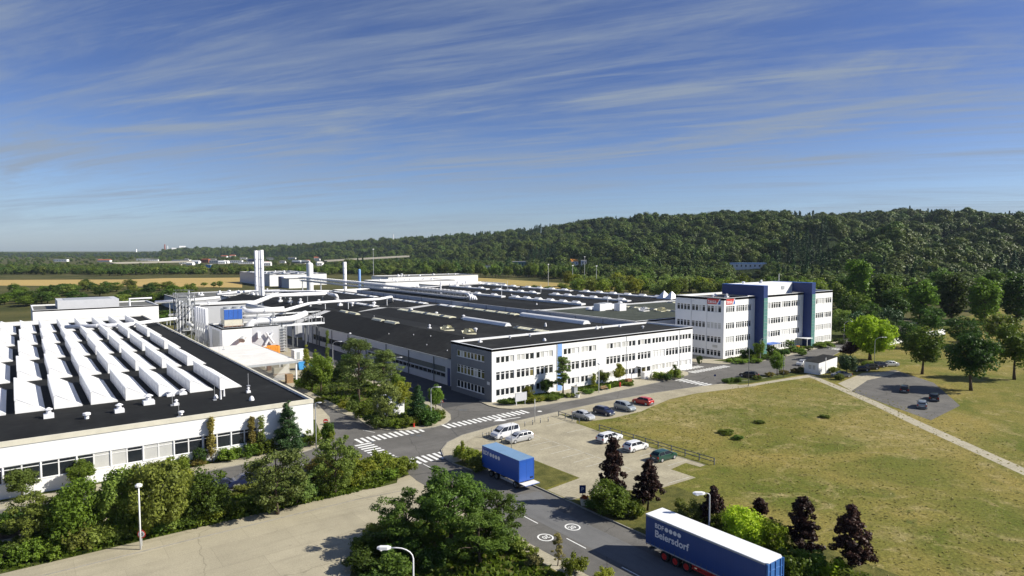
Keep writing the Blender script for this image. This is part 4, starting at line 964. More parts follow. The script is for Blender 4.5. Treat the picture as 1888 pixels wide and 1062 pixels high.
# pipe bridge over the rear roofs
pr = thing('pipe_bridge', 'long grey lattice bridge carrying silver pipes over the rear roofs', 'pipe bridge', (146, 224, 0))
q = MB(); x0, x1, y0, y1 = 144.6, 147.4, 222., 412.; zb, zt = 10.2, 12.0
for x in (x0, x1):
    for z in (zb, zt): q.tube([(x, y0, z), (x, y1, z)], .13, 4)
    n = 44
    for k in range(n):
        a = y0 + (y1 - y0) * k / n; b = y0 + (y1 - y0) * (k + 1) / n
        q.tube([(x, a, zb), (x, b, zt)], .07, 4); q.tube([(x, b, zb), (x, b, zt)], .07, 4)
q.build('truss', 'galv', pr)
for (x, z, r) in ((145.3, 12.3, .28), (146.5, 12.3, .32), (145.4, 10.5, .28), (146.5, 10.6, .25)): MB().tube([(x, y0, z), (x, y1, z)], r, 8).build('pipe', 'steel', pr, True)
q = MB()
for k in range(60): q.tube([(x0, y0 + 190 * k / 60, 13.05), (x1, y0 + 190 * k / 60, 13.05)], .1, 4)
q.build('rib', 'tin_white', pr)
for y in (222.5, 250, 280, 310, 345, 380, 411): MB().box(145.7, 146.3, y - .3, y + .3, 0, zb).build('column', 'galv', pr)
for k in range(4): MB().tube([(145 + .7 * k, 222, 12.3 - .3 * k), (145 + .7 * k, 219.5 - .4 * k, 12.1 - .3 * k), (145 + .7 * k, 218.6 - .4 * k, 11.2 - .3 * k), (145 + .7 * k, 218.6 - .4 * k, 9.6)], .42, 8).build('pipe_bend', 'tin_white', pr, True)
# chimneys, tanks
def chimney(px, b, r, ytop, label, zb=7.5, m='tin_white', dome=False, gr=None, pairr=None):
    t_ = (px - CX) / 1218.; a = b * (FW[1] * t_ - RT[1]) / (RT[0] - FW[0] * t_)
    zt = Zat(a, b, ytop); t = thing('chimney' if not dome else 'storage_tank', label, 'chimney' if not dome else 'tank', (a, b, zb), 0, gr)
    if dome: MB().lathe([(r, zb), (r, zt - r * .7), (r * .8, zt - r * .25), (r * .35, zt)], a, b, 18).build('shell', m, t, True)
    else:
        MB().lathe([(r, zb), (r, zt), (r * .85, zt + .05), (r * .85, zt - .4)], a, b, 14).build('flue', m, t, True)
        q = MB()
        for k in range(1, 5): q.lathe([(r * 1.1, zb + (zt - zb) * k / 5), (r * 1.1, zb + (zt - zb) * k / 5 + .18)], a, b, 14)
        q.build('band', 'grey_wall', t)
    return t
chimney(471.5, 344, .85, 462, 'leftmost of the three tall white chimneys')
chimney(477.5, 330, .62, 462, 'thin middle one of the three tall white chimneys')
chimney(482, 326, .9, 461, 'rightmost and thickest of the three tall white chimneys')
chimney(570.5, 478, 2.4, 484, 'round-topped white storage tank at the end of the pipe bridge', 0, 'tin_white', True)
chimney(635, 440, 1.25, 483, 'lone thick white stack above the low white sheds', 0)
chimney(662, 470, 1.0, 496, 'short light blue tank with white cap among the white sheds', 0, 'pale_blue', True)
chimney(812, 262, .35, 519, 'thin white mast pipe on the rear black roof', 9.7)
# low buildings in the rear of the works
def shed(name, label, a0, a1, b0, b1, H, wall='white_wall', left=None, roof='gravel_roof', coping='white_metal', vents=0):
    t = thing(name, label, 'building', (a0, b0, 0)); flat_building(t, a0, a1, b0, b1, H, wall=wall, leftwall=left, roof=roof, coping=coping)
    for k in range(vents): roof_vent(t, a0 + (a1 - a0) * rng.uniform(.1, .9), b0 + (b1 - b0) * rng.uniform(.1, .9), H - .35, rng.uniform(.5, 1.1), rng.uniform(.8, 2.), rng.choice((0, 1, 2)))
    return t
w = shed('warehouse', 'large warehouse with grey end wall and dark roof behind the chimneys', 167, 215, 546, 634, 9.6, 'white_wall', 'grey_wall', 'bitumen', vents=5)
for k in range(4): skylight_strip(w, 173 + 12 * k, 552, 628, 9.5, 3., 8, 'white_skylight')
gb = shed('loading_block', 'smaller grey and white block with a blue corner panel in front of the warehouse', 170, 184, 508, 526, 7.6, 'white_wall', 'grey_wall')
MB().box(169.8, 172, 526.1, 533, 0, 8.4).build('corner_panel', 'blue_wall', gb)
shed('shed', 'long low white shed with pale roof right of the lone stack', 196, 250, 396, 430, 8.6, roof='white_roof', vents=8)
shed('shed', 'low white shed at the edge of the yellow field', 212, 262, 352, 380, 7.6, roof='white_roof', vents=6)
shed('shed', 'flat white shed behind the lone stack, beyond the others', 235, 320, 470, 500, 8.5, roof='gravel_roof', vents=9)
shed('shed', 'low white shed under the pipe bridge', 150, 196, 330, 372, 6.4, roof='white_roof', vents=7)
shed('shed', 'pale low shed between pipe bridge and rear hall', 160, 205, 318, 328, 8.8, roof='white_roof', vents=4)
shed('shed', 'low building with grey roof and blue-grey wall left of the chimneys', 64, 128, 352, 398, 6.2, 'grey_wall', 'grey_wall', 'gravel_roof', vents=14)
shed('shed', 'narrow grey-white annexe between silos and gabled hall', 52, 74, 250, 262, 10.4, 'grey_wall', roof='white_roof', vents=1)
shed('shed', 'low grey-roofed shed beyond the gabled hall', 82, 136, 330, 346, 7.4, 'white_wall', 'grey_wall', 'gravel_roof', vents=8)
# gatehouse
gh = thing('gatehouse', 'small white gatehouse with sloping roof and dark windows by the avenue', 'building', (152.5, 80.4, FZ))
q = MB(); x0, x1, y0, y1 = 152.6, 161.4, 80.0, 83.6; h0, h1 = 3.05, 3.75
facade(q, (x0, y1), (0, -1), y1 - y0, FZ, h0, [(1.0, 2.8, 1.1, 2.3)])
q.quad([(x0, y0, FZ), (x1, y0, FZ), (x1, y0, h1), (x0, y0, h0)]); q.quad([(x1, y0, FZ), (x1, y1, FZ), (x1, y1, h1), (x1, y0, h1)]); q.quad([(x1, y1, FZ), (x0, y1, FZ), (x0, y1, h0), (x1, y1, h1)])
q.build('wall', 'white_wall', gh)
q = MB(); q.quad([(x0 - .1, y0 - .1, h0 + .02), (x1 + .1, y0 - .1, h1 + .02), (x1 + .1, y1 + .1, h1 + .02), (x0 - .1, y1 + .1, h0 + .02)]); q.quad([(x0 - .1, y0 - .1, h0 - .1), (x1 + .1, y0 - .1, h1 - .1), (x1 + .1, y0 - .1, h1 + .02), (x0 - .1, y0 - .1, h0 + .02)]); q.quad([(x0 - .1, y1 + .1, h0 - .1), (x0 - .1, y0 - .1, h0 - .1), (x0 - .1, y0 - .1, h0 + .02), (x0 - .1, y1 + .1, h0 + .02)])
q.build('roof', 'bitumen_old', gh)
put_windows(gh, (x0, y1), (0, -1), [(1.0, 2.8, 1.1, 2.3)], [(2, False, 'bb')])
# white kiosk in the island
kk = thing('kiosk', 'small white flat-roofed kiosk half hidden among the island trees', 'kiosk', (52.6, 106.5, KZ))
MB().box(52.6, 56.2, 106.5, 110.5, KZ, 3.0).build('wall', 'white_wall', kk); MB().box(52.4, 56.4, 106.3, 110.7, 3.0, 3.15).build('roof', 'grey_wall', kk); MB().box(53.0, 54.0, 106.44, 106.497, .3, 2.3).build('door', 'grey_metal', kk)
# white wall behind the bright tree
gw = tag(MB().box(205, 262, 92.0, 92.3, -.1, 1.9).box(204.9, 262.1, 91.93, 92.37, 1.903, 2.0).build('boundary_wall', 'white_wall', origin=(205, 92, 0)), 'low white boundary wall at the right behind the bright green tree', 'wall')
# ================================================================= VEHICLES
paint('paint_silver', (.50, .51, .53), .3, .6, .35); paint('paint_navy', (.012, .018, .055)); paint('paint_mist', (.33, .37, .39), .3, .6, .4); paint('paint_red', (.42, .018, .022))
paint('paint_white', (.70, .71, .73), .35, .5); paint('paint_green', (.010, .055, .040)); paint('paint_black', (.012, .013, .016)); paint('paint_grey', (.16, .175, .19), .3, .6, .4)
CARS = {
 'hatch': dict(L=4.1, W=1.70, st=[(-2.05, .90, .55, .57, .8), (-2.02, .96, .88, .90, .82), (-1.95, 1, .96, 1.0, .80), (-1.55, 1, .97, 1.40, .70), (-1.0, 1, .96, 1.45, .70), (.15, 1, .95, 1.45, .70), (.45, 1, .94, 1.40, .69), (1.15, 1, .92, .96, .78), (1.75, .97, .80, .84, .76), (2.0, .86, .66, .68, .7), (2.05, .82, .45, .46, .7)], rear=(2, 3), fr=(6, 7), wb=(-1.28, 1.30)),
 'sedan': dict(L=4.5, W=1.72, st=[(-2.25, .90, .55, .57, .8), (-2.22, .95, .86, .88, .82), (-1.55, 1, .93, .96, .80), (-.95, 1, .95, 1.36, .66), (-.7, 1, .95, 1.40, .66), (.15, 1, .94, 1.41, .67), (.42, 1, .93, 1.36, .66), (1.15, 1, .91, .94, .78), (1.95, .97, .79, .82, .76), (2.2, .86, .64, .66, .7), (2.25, .82, .45, .46, .7)], rear=(2, 3), fr=(6, 7), wb=(-1.38, 1.36)),
 'wagon': dict(L=4.6, W=1.74, st=[(-2.3, .90, .55, .57, .8), (-2.27, .96, .90, .92, .82), (-2.2, 1, .96, 1.0, .80), (-1.85, 1, .97, 1.40, .70), (-1.3, 1, .96, 1.46, .70), (.15, 1, .95, 1.46, .70), (.45, 1, .94, 1.41, .69), (1.15, 1, .92, .96, .78), (1.95, .97, .80, .84, .76), (2.25, .86, .66, .68, .7), (2.3, .82, .45, .46, .7)], rear=(2, 3), fr=(6, 7), wb=(-1.4, 1.42)),
 'mpv': dict(L=4.3, W=1.76, st=[(-2.15, .90, .55, .57, .8), (-2.13, .97, .95, .97, .82), (-2.05, 1, 1.02, 1.06, .80), (-1.75, 1, 1.04, 1.56, .72), (-1.2, 1, 1.03, 1.62, .72), (.1, 1, 1.01, 1.62, .72), (.5, 1, 1.0, 1.54, .71), (1.45, 1, .96, 1.0, .78), (1.9, .97, .84, .87, .76), (2.1, .86, .68, .70, .7), (2.15, .82, .45, .46, .7)], rear=(2, 3), fr=(6, 7), wb=(-1.3, 1.36)),
 'van': dict(L=4.75, W=1.90, st=[(-2.37, .95, .55, .57, .86), (-2.36, .98, 1.1, 1.12, .86), (-2.33, 1, 1.15, 1.2, .86), (-2.2, 1, 1.16, 1.82, .78), (-1.6, 1, 1.15, 1.90, .78), (.45, 1, 1.13, 1.90, .78), (.8, 1, 1.12, 1.82, .77), (1.75, 1, 1.05, 1.10, .8), (2.15, .97, .90, .93, .78), (2.33, .88, .70, .72, .7), (2.37, .84, .45, .46, .7)], rear=(2, 3), fr=(6, 7), wb=(-1.45, 1.5)),
}
CARMESH = {}
def mesh_of(mb, name, m, smooth=False):
    o = mb.build(name, m, None, smooth, origin=(0, 0, 0)); me = o.data; bpy.data.objects.remove(o); return me
def car_meshes(kind, pm):
    key = (kind, pm)
    if key in CARMESH: return CARMESH[key]
    c = CARS[kind]; hw = c['W'] / 2; st = c['st']; rings = []
    for (x, wf, zb, zr, rw) in st:
        w = hw * wf; q = min(zb * .95, .34)
        half = [(w * .90, .17), (w * .985, q * .9), (w, min(zb * .97, .62)), (w * .965, zb), (rw * hw if zr - zb > .1 else w * .80, zr - (.03 if zr - zb > .1 else .004)), (rw * hw * .55 if zr - zb > .1 else w * .5, zr)]
        ring = [(x, y, z) for y, z in half] + [(x, -y, z) for y, z in half[::-1]]
        rings.append(ring)
    b = MB(); n = len(rings[0])
    for k in range(len(rings) - 1):
        for j in range(n):
            a, d = rings[k], rings[k + 1]; i = (j + 1) % n
            b.quad([a[j], a[i], d[i], d[j]])
    b.quad(rings[0][::-1]); b.quad(rings[-1])
    body = mesh_of(b, 'body', pm)
    def inset(pts, s, off):
        pts = [Vector(p) for p in pts]; cen = sum(pts, Vector()) / len(pts); nn = (pts[1] - pts[0]).cross(pts[2] - pts[0]).normalized()
        if nn.dot(cen - Vector((0, 0, .6))) < 0: nn = -nn; pts = pts[::-1]
        return [tuple(cen + (p - cen) * s + nn * off) for p in pts]
    parts = [('body', body, (0, 0, 0))]
    g = MB(); i0, i1 = c['fr']; g.quad(inset([rings[i1][4], rings[i1][7], rings[i0][7], rings[i0][4]], .90, .012)); parts.append(('windscreen', mesh_of(g, 'windscreen', 'car_glass'), (0, 0, 0)))
    g = MB(); r0, r1 = c['rear']; g.quad(inset([rings[r0][7], rings[r0][4], rings[r1][4], rings[r1][7]], .86, .012)); parts.append(('rear_window', mesh_of(g, 'rear_window', 'car_glass'), (0, 0, 0)))
    xr0, xr1, xf0, xf1 = st[r0][0] + .12, st[r1][0], st[i0][0], st[i1][0] - .12
    cuts = [0, .5, 1.] if kind != 'hatch' else [0, .42, 1.]
    if kind in ('wagon', 'van'): cuts = [0, .3, .64, 1.]
    for s in (1, -1):
        g = MB(); zb0 = st[r1][2]; zr0 = st[4][3] - .05
        def edge(u, top):
            x = (xr1 + .02 + (xf0 - .02 - xr1) * u) if top else (xr0 + .1 + (xf1 - .15 - xr0) * u)
            z = zr0 - (.02 if u in (0, 1) else 0) if top else zb0 + .005
            y = (hw * st[4][4]) if top else hw * .965
            return (x, s * y, z)
        for k in range(len(cuts) - 1):
            g.quad(inset([edge(cuts[k], 0), edge(cuts[k + 1], 0), edge(cuts[k + 1], 1), edge(cuts[k], 1)], .90, .022))
        parts.append(('side_window', mesh_of(g, 'side_window', 'car_glass'), (0, 0, 0)))
    xe = st[-1][0]; xb = st[0][0]
    for s in (1, -1):
        g = MB(); g.box(xe - .14, xe + .005 - .02, s * hw * .62 - .17, s * hw * .62 + .17, .55, .68); parts.append(('headlight', mesh_of(g, 'headlight', 'lamp_lens'), (0, 0, 0)))
        g = MB(); g.box(xb - .015, xb + .12, s * hw * .80 - .12, s * hw * .80 + .12, .60, .88); parts.append(('tail_light', mesh_of(g, 'tail_light', 'tail_red'), (0, 0, 0)))
        g = MB(); g.box(xf1 - .28, xf1 - .12, s * (hw + .09) - .08, s * (hw + .09) + .08, st[i1][2] + .02, st[i1][2] + .15); parts.append(('mirror', mesh_of(g, 'mirror', pm), (0, 0, 0)))
    g = MB(); g.box(xe - .12, xe + .05, -hw * .80, hw * .80, .22, .44); parts.append(('bumper', mesh_of(g, 'bumper', 'dark_metal' if kind != 'sedan' else pm), (0, 0, 0)))
    g = MB(); g.box(xb - .05, xb + .1, -hw * .84, hw * .84, .24, .50); parts.append(('bumper', mesh_of(g, 'bumper', 'dark_metal' if kind not in ('sedan', 'mpv') else pm), (0, 0, 0)))
    g = MB(); g.box(xb - .065, xb - .052, -.26, .26, .52, .63); parts.append(('number_plate', mesh_of(g, 'number_plate', 'panel_white'), (0, 0, 0)))
    CARMESH[key] = parts; return parts
def wheel_meshes():
    if 'w' in CARMESH: return CARMESH['w']
    t = MB(); prof = [(.20, -.09), (.29, -.10), (.315, -.05), (.315, .05), (.29, .10), (.20, .09)]; n = 16
    for k in range(len(prof) - 1):
        for q in range(n):
            a0, a1 = 2 * math.pi * q / n, 2 * math.pi * (q + 1) / n
            (r0, y0), (r1, y1) = prof[k], prof[k + 1]
            t.quad([(r0 * math.cos(a0), y0, r0 * math.sin(a0)), (r0 * math.cos(a1), y0, r0 * math.sin(a1)), (r1 * math.cos(a1), y1, r1 * math.sin(a1)), (r1 * math.cos(a0), y1, r1 * math.sin(a0))])
    ty = mesh_of(t, 'tyre', 'black_rubber', True)
    r = MB()
    for y in (-.092, .092):
        pts = [(.205 * math.cos(2 * math.pi * q / n), y, .205 * math.sin(2 * math.pi * q / n)) for q in range(n)]; r.quad(pts if y < 0 else pts[::-1])
    CARMESH['w'] = (ty, mesh_of(r, 'rim', 'steel')); return CARMESH['w']
def car(kind, pm, a, b, heading, label, z=0., group=None):
    """heading in degrees: 0 faces +x"""
    t = thing('parked_car' if kind != 'van' else 'parked_van', label, 'car' if kind != 'van' else 'van', (a, b, z), R(heading), group)
    for name, me, loc in car_meshes(kind, pm): inst(name, me, t, loc)
    ty, rim = wheel_meshes(); hw = CARS[kind]['W'] / 2
    for x in CARS[kind]['wb']:
        for s in (1, -1):
            w = thing('wheel', '', '', (x, s * (hw - .075), .315)); del w['label'], w['category']; w.parent = t
            inst('tyre', ty, w, (0, 0, 0)); inst('rim', rim, w, (0, 0, 0))
    return t
z2 = FZ + .012
car('sedan', 'paint_silver', 79.9, 84.3, -90, 'silver saloon car, nearest the wooden barrier, nose to the meadow', z2)
car('hatch', 'paint_navy', 84.9, 84.2, -88, 'dark navy hatchback parked between two silver cars on the gravel verge', z2)
car('mpv', 'paint_mist', 90.3, 84.1, -91, 'grey-silver high-roofed car beside the navy hatchback', z2)
car('hatch', 'paint_red', 96.6, 85.3, 96, 'bright red hatchback on the gravel verge', z2)
car('van', 'paint_white', 61.9, 83.4, 182, 'silver-white passenger van at the car park corner', z2)
car('wagon', 'paint_silver', 62.3, 80.2, 180, 'silver estate car beside the passenger van', z2)
car('wagon', 'paint_white', 73.6, 71.7, 2, 'white estate car with roof partly behind the dark-red tree top', z2)
car('hatch', 'paint_white', 73.4, 66.1, 0, 'white hatchback between white estate and dark green car', z2)
car('hatch', 'paint_green', 73.2, 60.6, -1, 'dark green hatchback at the meadow barrier', z2)
p = P(413, 905); car('hatch', 'paint_navy', p[0], 86.6, 0, 'dark blue car half hidden behind the hedge trees, left one', 0.01)
p = P(452, 897); car('sedan', 'paint_navy', p[0] + .6, 86.6, 0, 'dark blue saloon behind the hedge beside the middle tree', 0.01)
p = P(590, 858); car('hatch', 'paint_navy', p[0], 86.3, 0, 'dark car behind the hedge near the zebra crossing', 0.01)
p = P(1386, 697); car('hatch', 'paint_black', p[0], p[1] + .8, 100, 'black car parked by the planted strip', z2)
p = P(1500, 668); car('sedan', 'paint_silver', 163.0, 89.8, 185, 'silver-roofed car behind the gatehouse on the avenue', .01)
p = P(1551, 696); car('sedan', 'paint_grey', *p, 150, 'grey saloon nearest the gatehouse on the parking strip', FZ + .014)
p = P(1585, 685); car('sedan', 'paint_black', *p, 150, 'black saloon, leftmost of the dark row under the trees', FZ + .014)
p = P(1604, 682); car('hatch', 'paint_black', *p, 152, 'black hatchback in the middle of the dark row', FZ + .014)
p = P(1616, 678); car('wagon', 'paint_navy', *p, 152, 'dark estate car at the right end of the dark row', FZ + .014)
p = P(1668, 723); car('hatch', 'paint_black', *p, 20, 'black hatchback at the right edge of the asphalt car park', FZ + .014)
p = P(1640, 676); car('sedan', 'paint_silver', *p, 152, 'silver saloon beyond the dark row under the trees', FZ + .014)
p = P(1700, 752); car('hatch', 'paint_mist', *p, 20, 'grey hatchback at the lower corner of the right asphalt car park', FZ + .014)
p = P(1722, 738); car('wagon', 'paint_black', *p, 20, 'black estate car at the outer edge of the right asphalt car park', FZ + .014)
# ---- lorry trailers
def tw_wheel(root, x, y, z, r, w, rimm, name='wheel'):
    t = thing(name, '', '', (x, y, z)); del t['label'], t['category']; t.parent = root
    q = MB(); n = 18
    def ring(rr, xx): return [(xx, rr * math.cos(2 * math.pi * k / n), rr * math.sin(2 * math.pi * k / n)) for k in range(n)]
    prof = [(r * .58, -w / 2), (r * .95, -w / 2), (r, -w * .3), (r, w * .3), (r * .95, w / 2), (r * .58, w / 2)]
    for k in range(len(prof) - 1):
        A_, B_ = ring(*prof[k]), ring(*prof[k + 1])
        for i in range(n): j = (i + 1) % n; q.quad([A_[i], A_[j], B_[j], B_[i]])
    q.build('tyre', 'black_rubber', t, True, origin=(0, 0, 0))
    q = MB()
    for s in (-1, 1):
        a_, b_, c_ = ring(r * .58, s * w / 2), ring(r * .5, s * w * .3), ring(r * .2, s * (w * .3)); d_ = ring(r * .17, s * w * .48)
        for U_, V_ in ((a_, b_), (b_, c_), (c_, d_)):
            for i in range(n): j = (i + 1) % n; q.quad([U_[i], U_[j], V_[j], V_[i]])
        q.quad(d_)
    q.build('rim', rimm, t, origin=(0, 0, 0))
paint('curtain_blue', (.020, .060, .22), .45, .2); paint('box_blue', (.015, .085, .40), .4, .3)
mat('roof_blue', (.16, .27, .42), .6, .08, .6)
def lettering(t, txt, size, x, y0, z, m='tin_white', flip=1, bold=.0, name='lettering'):
    """text on a side facing -x, reading from high y to low y"""
    me = text_mesh(txt, size, m, bold, name, 0, .004); o = inst(name, me, t, (x, y0, z)); o.rotation_euler = (R(90), 0, R(-90)); return o, max(v.co.x for v in me.vertices)
def disks(t, x, y0, z, r, gap, n=4):
    for k in range(n):
        q = MB(); c = [(x, y0 - k * gap + r * math.cos(2 * math.pi * i / 18), z + r * math.sin(2 * math.pi * i / 18)) for i in range(18)]; q.quad(c[::-1]); q.build('logo_disc', 'tin_white', t, origin=(0, 0, 0))
# near semi-trailer: local x across, y along (rear at high y)
tr = thing('lorry_trailer', 'long dark blue semi-trailer with white roof and two-line lettering at the bottom right', 'trailer', (49.0, 29.6, 0))
W_, L_ = 2.45, 13.1
q = MB(); q.box(0, W_, .12, L_, 1.15, 3.86)
nf = 52
for k in range(nf):      # soft vertical folds of the curtain
    y0, y1 = .14 + (L_ - .16) * k / nf, .14 + (L_ - .16) * (k + 1) / nf; ym = (y0 + y1) / 2; e = -.004 - .006 * rng.random()
    q.quad([(-.002, y1, 1.2), (e, ym, 1.2), (e, ym, 3.8), (-.002, y1, 3.8)]); q.quad([(e, ym, 1.2), (-.002, y0, 1.2), (-.002, y0, 3.8), (e, ym, 3.8)])
q.build('curtain_side', 'curtain_blue', tr, origin=(0, 0, 0))
q = MB(); rp = [(-.03, 0.25), (.22, 0.0), (W_ - .22, 0.0), (W_ + .03, .25), (W_ + .03, L_ + .02), (-.03, L_ + .02)]; q.prism(rp, 3.92, 4.0); q.build('roof', 'white_metal', tr, origin=(0, 0, 0))
q = MB(); q.box(-.02, .05, .2, L_, 3.8, 3.92).box(W_ - .05, W_ + .02, .2, L_, 3.8, 3.92).box(-.02, .03, .2, L_, 1.05, 1.16); q.build('side_rail', 'grey_metal', tr, origin=(0, 0, 0))
q = MB()
for k in range(21): q.box(-.022, -.012, .5 + .6 * k, .54 + .6 * k, 1.06, 1.5)
q.build('strap', 'dark_metal', tr, origin=(0, 0, 0))
paint('front_blue', (.045, .14, .38), .4, .3)
q = MB(); q.box(.05, W_ - .05, -.02, .118, 1.1, 3.9)
for x in (.0, .45, 1.2, 1.95, W_ - .1): q.box(x, x + .1, -.09, -.022, 1.1, 3.9)
for z in (1.6, 2.4, 3.2): q.box(.1, W_ - .1, -.06, -.022, z, z + .06)
q.build('bulkhead', 'front_blue', tr, origin=(0, 0, 0))
q = MB(); q.box(.75, 1.0, .2, L_ - .2, .85, 1.1).box(W_ - 1.0, W_ - .75, .2, L_ - .2, .85, 1.1)
for y in np.arange(.8, 12.6, 1.3): q.box(.1, W_ - .1, y, y + .12, .95, 1.12)
q.box(.08, .14, 3.4, 7.6, .55, .68).box(.08, .14, 3.4, 7.6, .82, .95)
for y in (3.5, 5.4, 7.4): q.box(.08, .14, y, y + .1, .55, 1.05)
q.box(.3, W_ - .3, 5.2, 7.2, .55, .9); q.build('chassis', 'red_paint', tr, origin=(0, 0, 0))
q = MB()
for x in (.35, W_ - .35): q.box(x - .08, x + .08, 2.5, 2.66, .1, 1.1).box(x - .2, x + .2, 2.4, 2.76, .02, .1)
q.build('landing_leg', 'dark_metal', tr, origin=(0, 0, 0))
for y in (8.2, 9.5, 10.8):
    for x in (.22, W_ - .22): tw_wheel(tr, x, y, .52, .52, .38, 'red_paint')
q = MB(); q.box(.1, W_ - .1, L_ - .5, L_ - .35, .5, .75); q.build('rear_guard', 'dark_metal', tr, origin=(0, 0, 0))
for x in (.3, W_ - .3): MB().box(x - .15, x + .15, L_ + .02, L_ + .06, .85, 1.0).build('tail_light', 'tail_red', tr, origin=(0, 0, 0))
yl = L_ - 1.15
o, w = lettering(tr, 'BDF', .62, -.018, yl, 3.02, bold=.015); disks(tr, -.018, yl - w - .33, 3.22, .22, .50)
o, w = lettering(tr, 'Beiersdorf', .95, -.018, yl, 2.12, bold=.022)
# nearer box lorry body
bt = thing('box_trailer', 'short bright blue box trailer with tail lift standing by the grass strip', 'trailer', (49.45, 63.7, 0))
W_, L_ = 2.35, 8.1; zt = 3.72
q = MB(); q.box(0, W_, 0, L_, .98, zt); q.build('box_body', 'box_blue', bt, origin=(0, 0, 0))
q = MB(); q.box(-.02, W_ + .02, -.02, L_ + .02, zt + .003, zt + .05); q.build('roof', 'roof_blue', bt, origin=(0, 0, 0))
q = MB(); q.box(-.01, W_ + .01, -.05, -.022, zt - .10, zt + .04).box(-.03, .02, -.04, 0, .98, zt - .1).box(W_ - .02, W_ + .03, -.04, 0, .98, zt - .1); q.build('rear_frame', 'bright_blue', bt, origin=(0, 0, 0))
for s in (0, 1): MB().box(.06 + s * (W_ / 2 - .05), W_ / 2 - .01 + s * (W_ / 2 - .05), -.03, -.004, 1.05, zt - .14).build('rear_door', 'box_blue', bt, origin=(0, 0, 0))
q = MB(); q.box(.02, W_ - .02, -1.25, -.06, .82, .90, 0, 1); q.build('tail_lift', ['bright_blue', 'white_roof'], bt, origin=(0, 0, 0))
q = MB(); q.box(.7, .9, -.1, L_ - .1, .72, .96).box(W_ - .9, W_ - .7, -.1, L_ - .1, .72, .96)
for y in (.3, 1.9, 3.4, 5.2, 7.2): q.box(.1, W_ - .1, y, y + .12, .86, .975)
for z in (.42, .66): q.box(.05, .10, .9, 4.0, z, z + .1)
for y in (1.0, 2.4, 3.8): q.box(.05, .12, y, y + .08, .42, .98)
q.build('chassis', 'dark_metal', bt, origin=(0, 0, 0))
MB().box(.045, .049, .9, 4.0, .45, .75).build('side_guard', 'galv', bt, origin=(0, 0, 0))
for y in (4.9, 6.1):
    for x in (.2, W_ - .2): tw_wheel(bt, x, y, .46, .46, .36, 'dark_metal')
tw_wheel(bt, .2, .85, .46, .46, .36, 'dark_metal'); tw_wheel(bt, W_ - .2, .85, .46, .46, .36, 'dark_metal')
for x in (1.75, 2.0): MB().box(x, x + .18, -.06, -.031, 1.2, 1.42).build('tail_light', 'black_rubber', bt, origin=(0, 0, 0))
yl = L_ - .25
o, w = lettering(bt, 'BDF', .78, -.012, yl, 2.72, bold=.012); disks(bt, -.012, yl - w - .40, 2.97, .26, .60)
# ================================================================= STREET FURNITURE
def lamp(px, py, ytop, armpx, label, m='white_metal', head=1., z=KZ, b0=None, style='arm'):
    a, b = P(px, py, z) if b0 is None else b0
    h = max(4., Zat(a, b, ytop) - z); t = thing('street_lamp', label, 'street lamp', (a, b, z))
    d = depth(a, b); e = armpx * d / 1218.; u = Vector((RT[0], RT[1], 0))
    if style == 'arm':
        pts = [Vector((a, b, z)), Vector((a, b, z + h * .5)), Vector((a, b, z + h - abs(e) * .55))]
        for k in range(1, 6):
            s = R(90) * k / 5; pts.append(Vector((a, b, z + h - abs(e) * .55)) + u * e * .75 * (1 - math.cos(s)) + Vector((0, 0, abs(e) * .5 * math.sin(s))))
        end = pts[-1] + u * e * .25; pts.append(end)
        MB().tube(pts, [.09, .075, .065] + [.05] * 6, 8).build('pole', m, t, True)
        q = MB(); s = 1 if e > 0 else -1; dv = u * s; n_ = Vector((-u.y, u.x, 0))
        L, w = .75 * head, .16 * head
        sec = [(0, .5, .06), (.25, 1., .1), (.8, .95, .1), (1., .5, .05)]
        for k in range(3):
            for (sa, sb) in ((sec[k], sec[k + 1]),):
                A_ = [end + dv * L * sa[0] + n_ * w * sa[1] * y + Vector((0, 0, sa[2] * zz * head)) for y, zz in ((-1, -.6), (1, -.6), (.8, .8), (-.8, .8))]
                B_ = [end + dv * L * sb[0] + n_ * w * sb[1] * y + Vector((0, 0, sb[2] * zz * head)) for y, zz in ((-1, -.6), (1, -.6), (.8, .8), (-.8, .8))]
                for i in range(4): j = (i + 1) % 4; q.quad([A_[i], A_[j], B_[j], B_[i]])
                if k == 0: q.quad(A_[::-1])
                if k == 2: q.quad(B_)
        q.build('lamp_head', 'tin_white', t)
        c = end + dv * L * .55
        MB().box(c.x - .2 * head, c.x + .2 * head, c.y - .1 * head, c.y + .1 * head, c.z - .1 * head, c.z - .065 * head).build('lens', 'lamp_lens', t)
    elif style == 'plain':
        t.name = 'post'; t['category'] = 'post'; MB().tube([(a, b, z), (a, b, z + h)], [.06, .05], 8).build('pole', m, t, True); MB().lathe([(.07, z + h - .06), (.07, z + h + .03)], a, b, 8).build('cap', m, t)
    else:
        MB().tube([(a, b, z), (a, b, z + h)], [.09, .06], 8).build('pole', m, t, True)
        MB().lathe([(.1, z + h - .15), (.32, z + h - .05), (.34, z + h + .1), (.2, z + h + .22)], a, b, 12).build('lamp_head', 'tin_white', t)
    return t
lamp(259.5, 1013, 896, 5, 'white street lamp with round sign on its pole at the left edge', style='post')
lamp(756, 1075, 1008, -42, 'white curved street lamp in the foreground by the big tree', head=1.5, b0=(25.1, 46.3))
lamp(795, 782, 713, 11, 'street lamp at the island tip near the triangular sign', m='galv')
lamp(614, 676, 629, 12, 'curved street lamp between yard and pines', m='galv', z=KZ)
lamp(722, 715, 658, 14, 'street lamp rising behind the right pine', m='galv', z=KZ)
lamp(1317, 972, 909, -9, 'street lamp beside the long trailer at the meadow edge', m='galv', z=FZ, b0=(54.1, 39.0), head=1.6)
lamp(583, 826, 742, 4, 'slim lamp pole at the corner of the sawtooth hall', m='galv', z=KZ, head=.8)
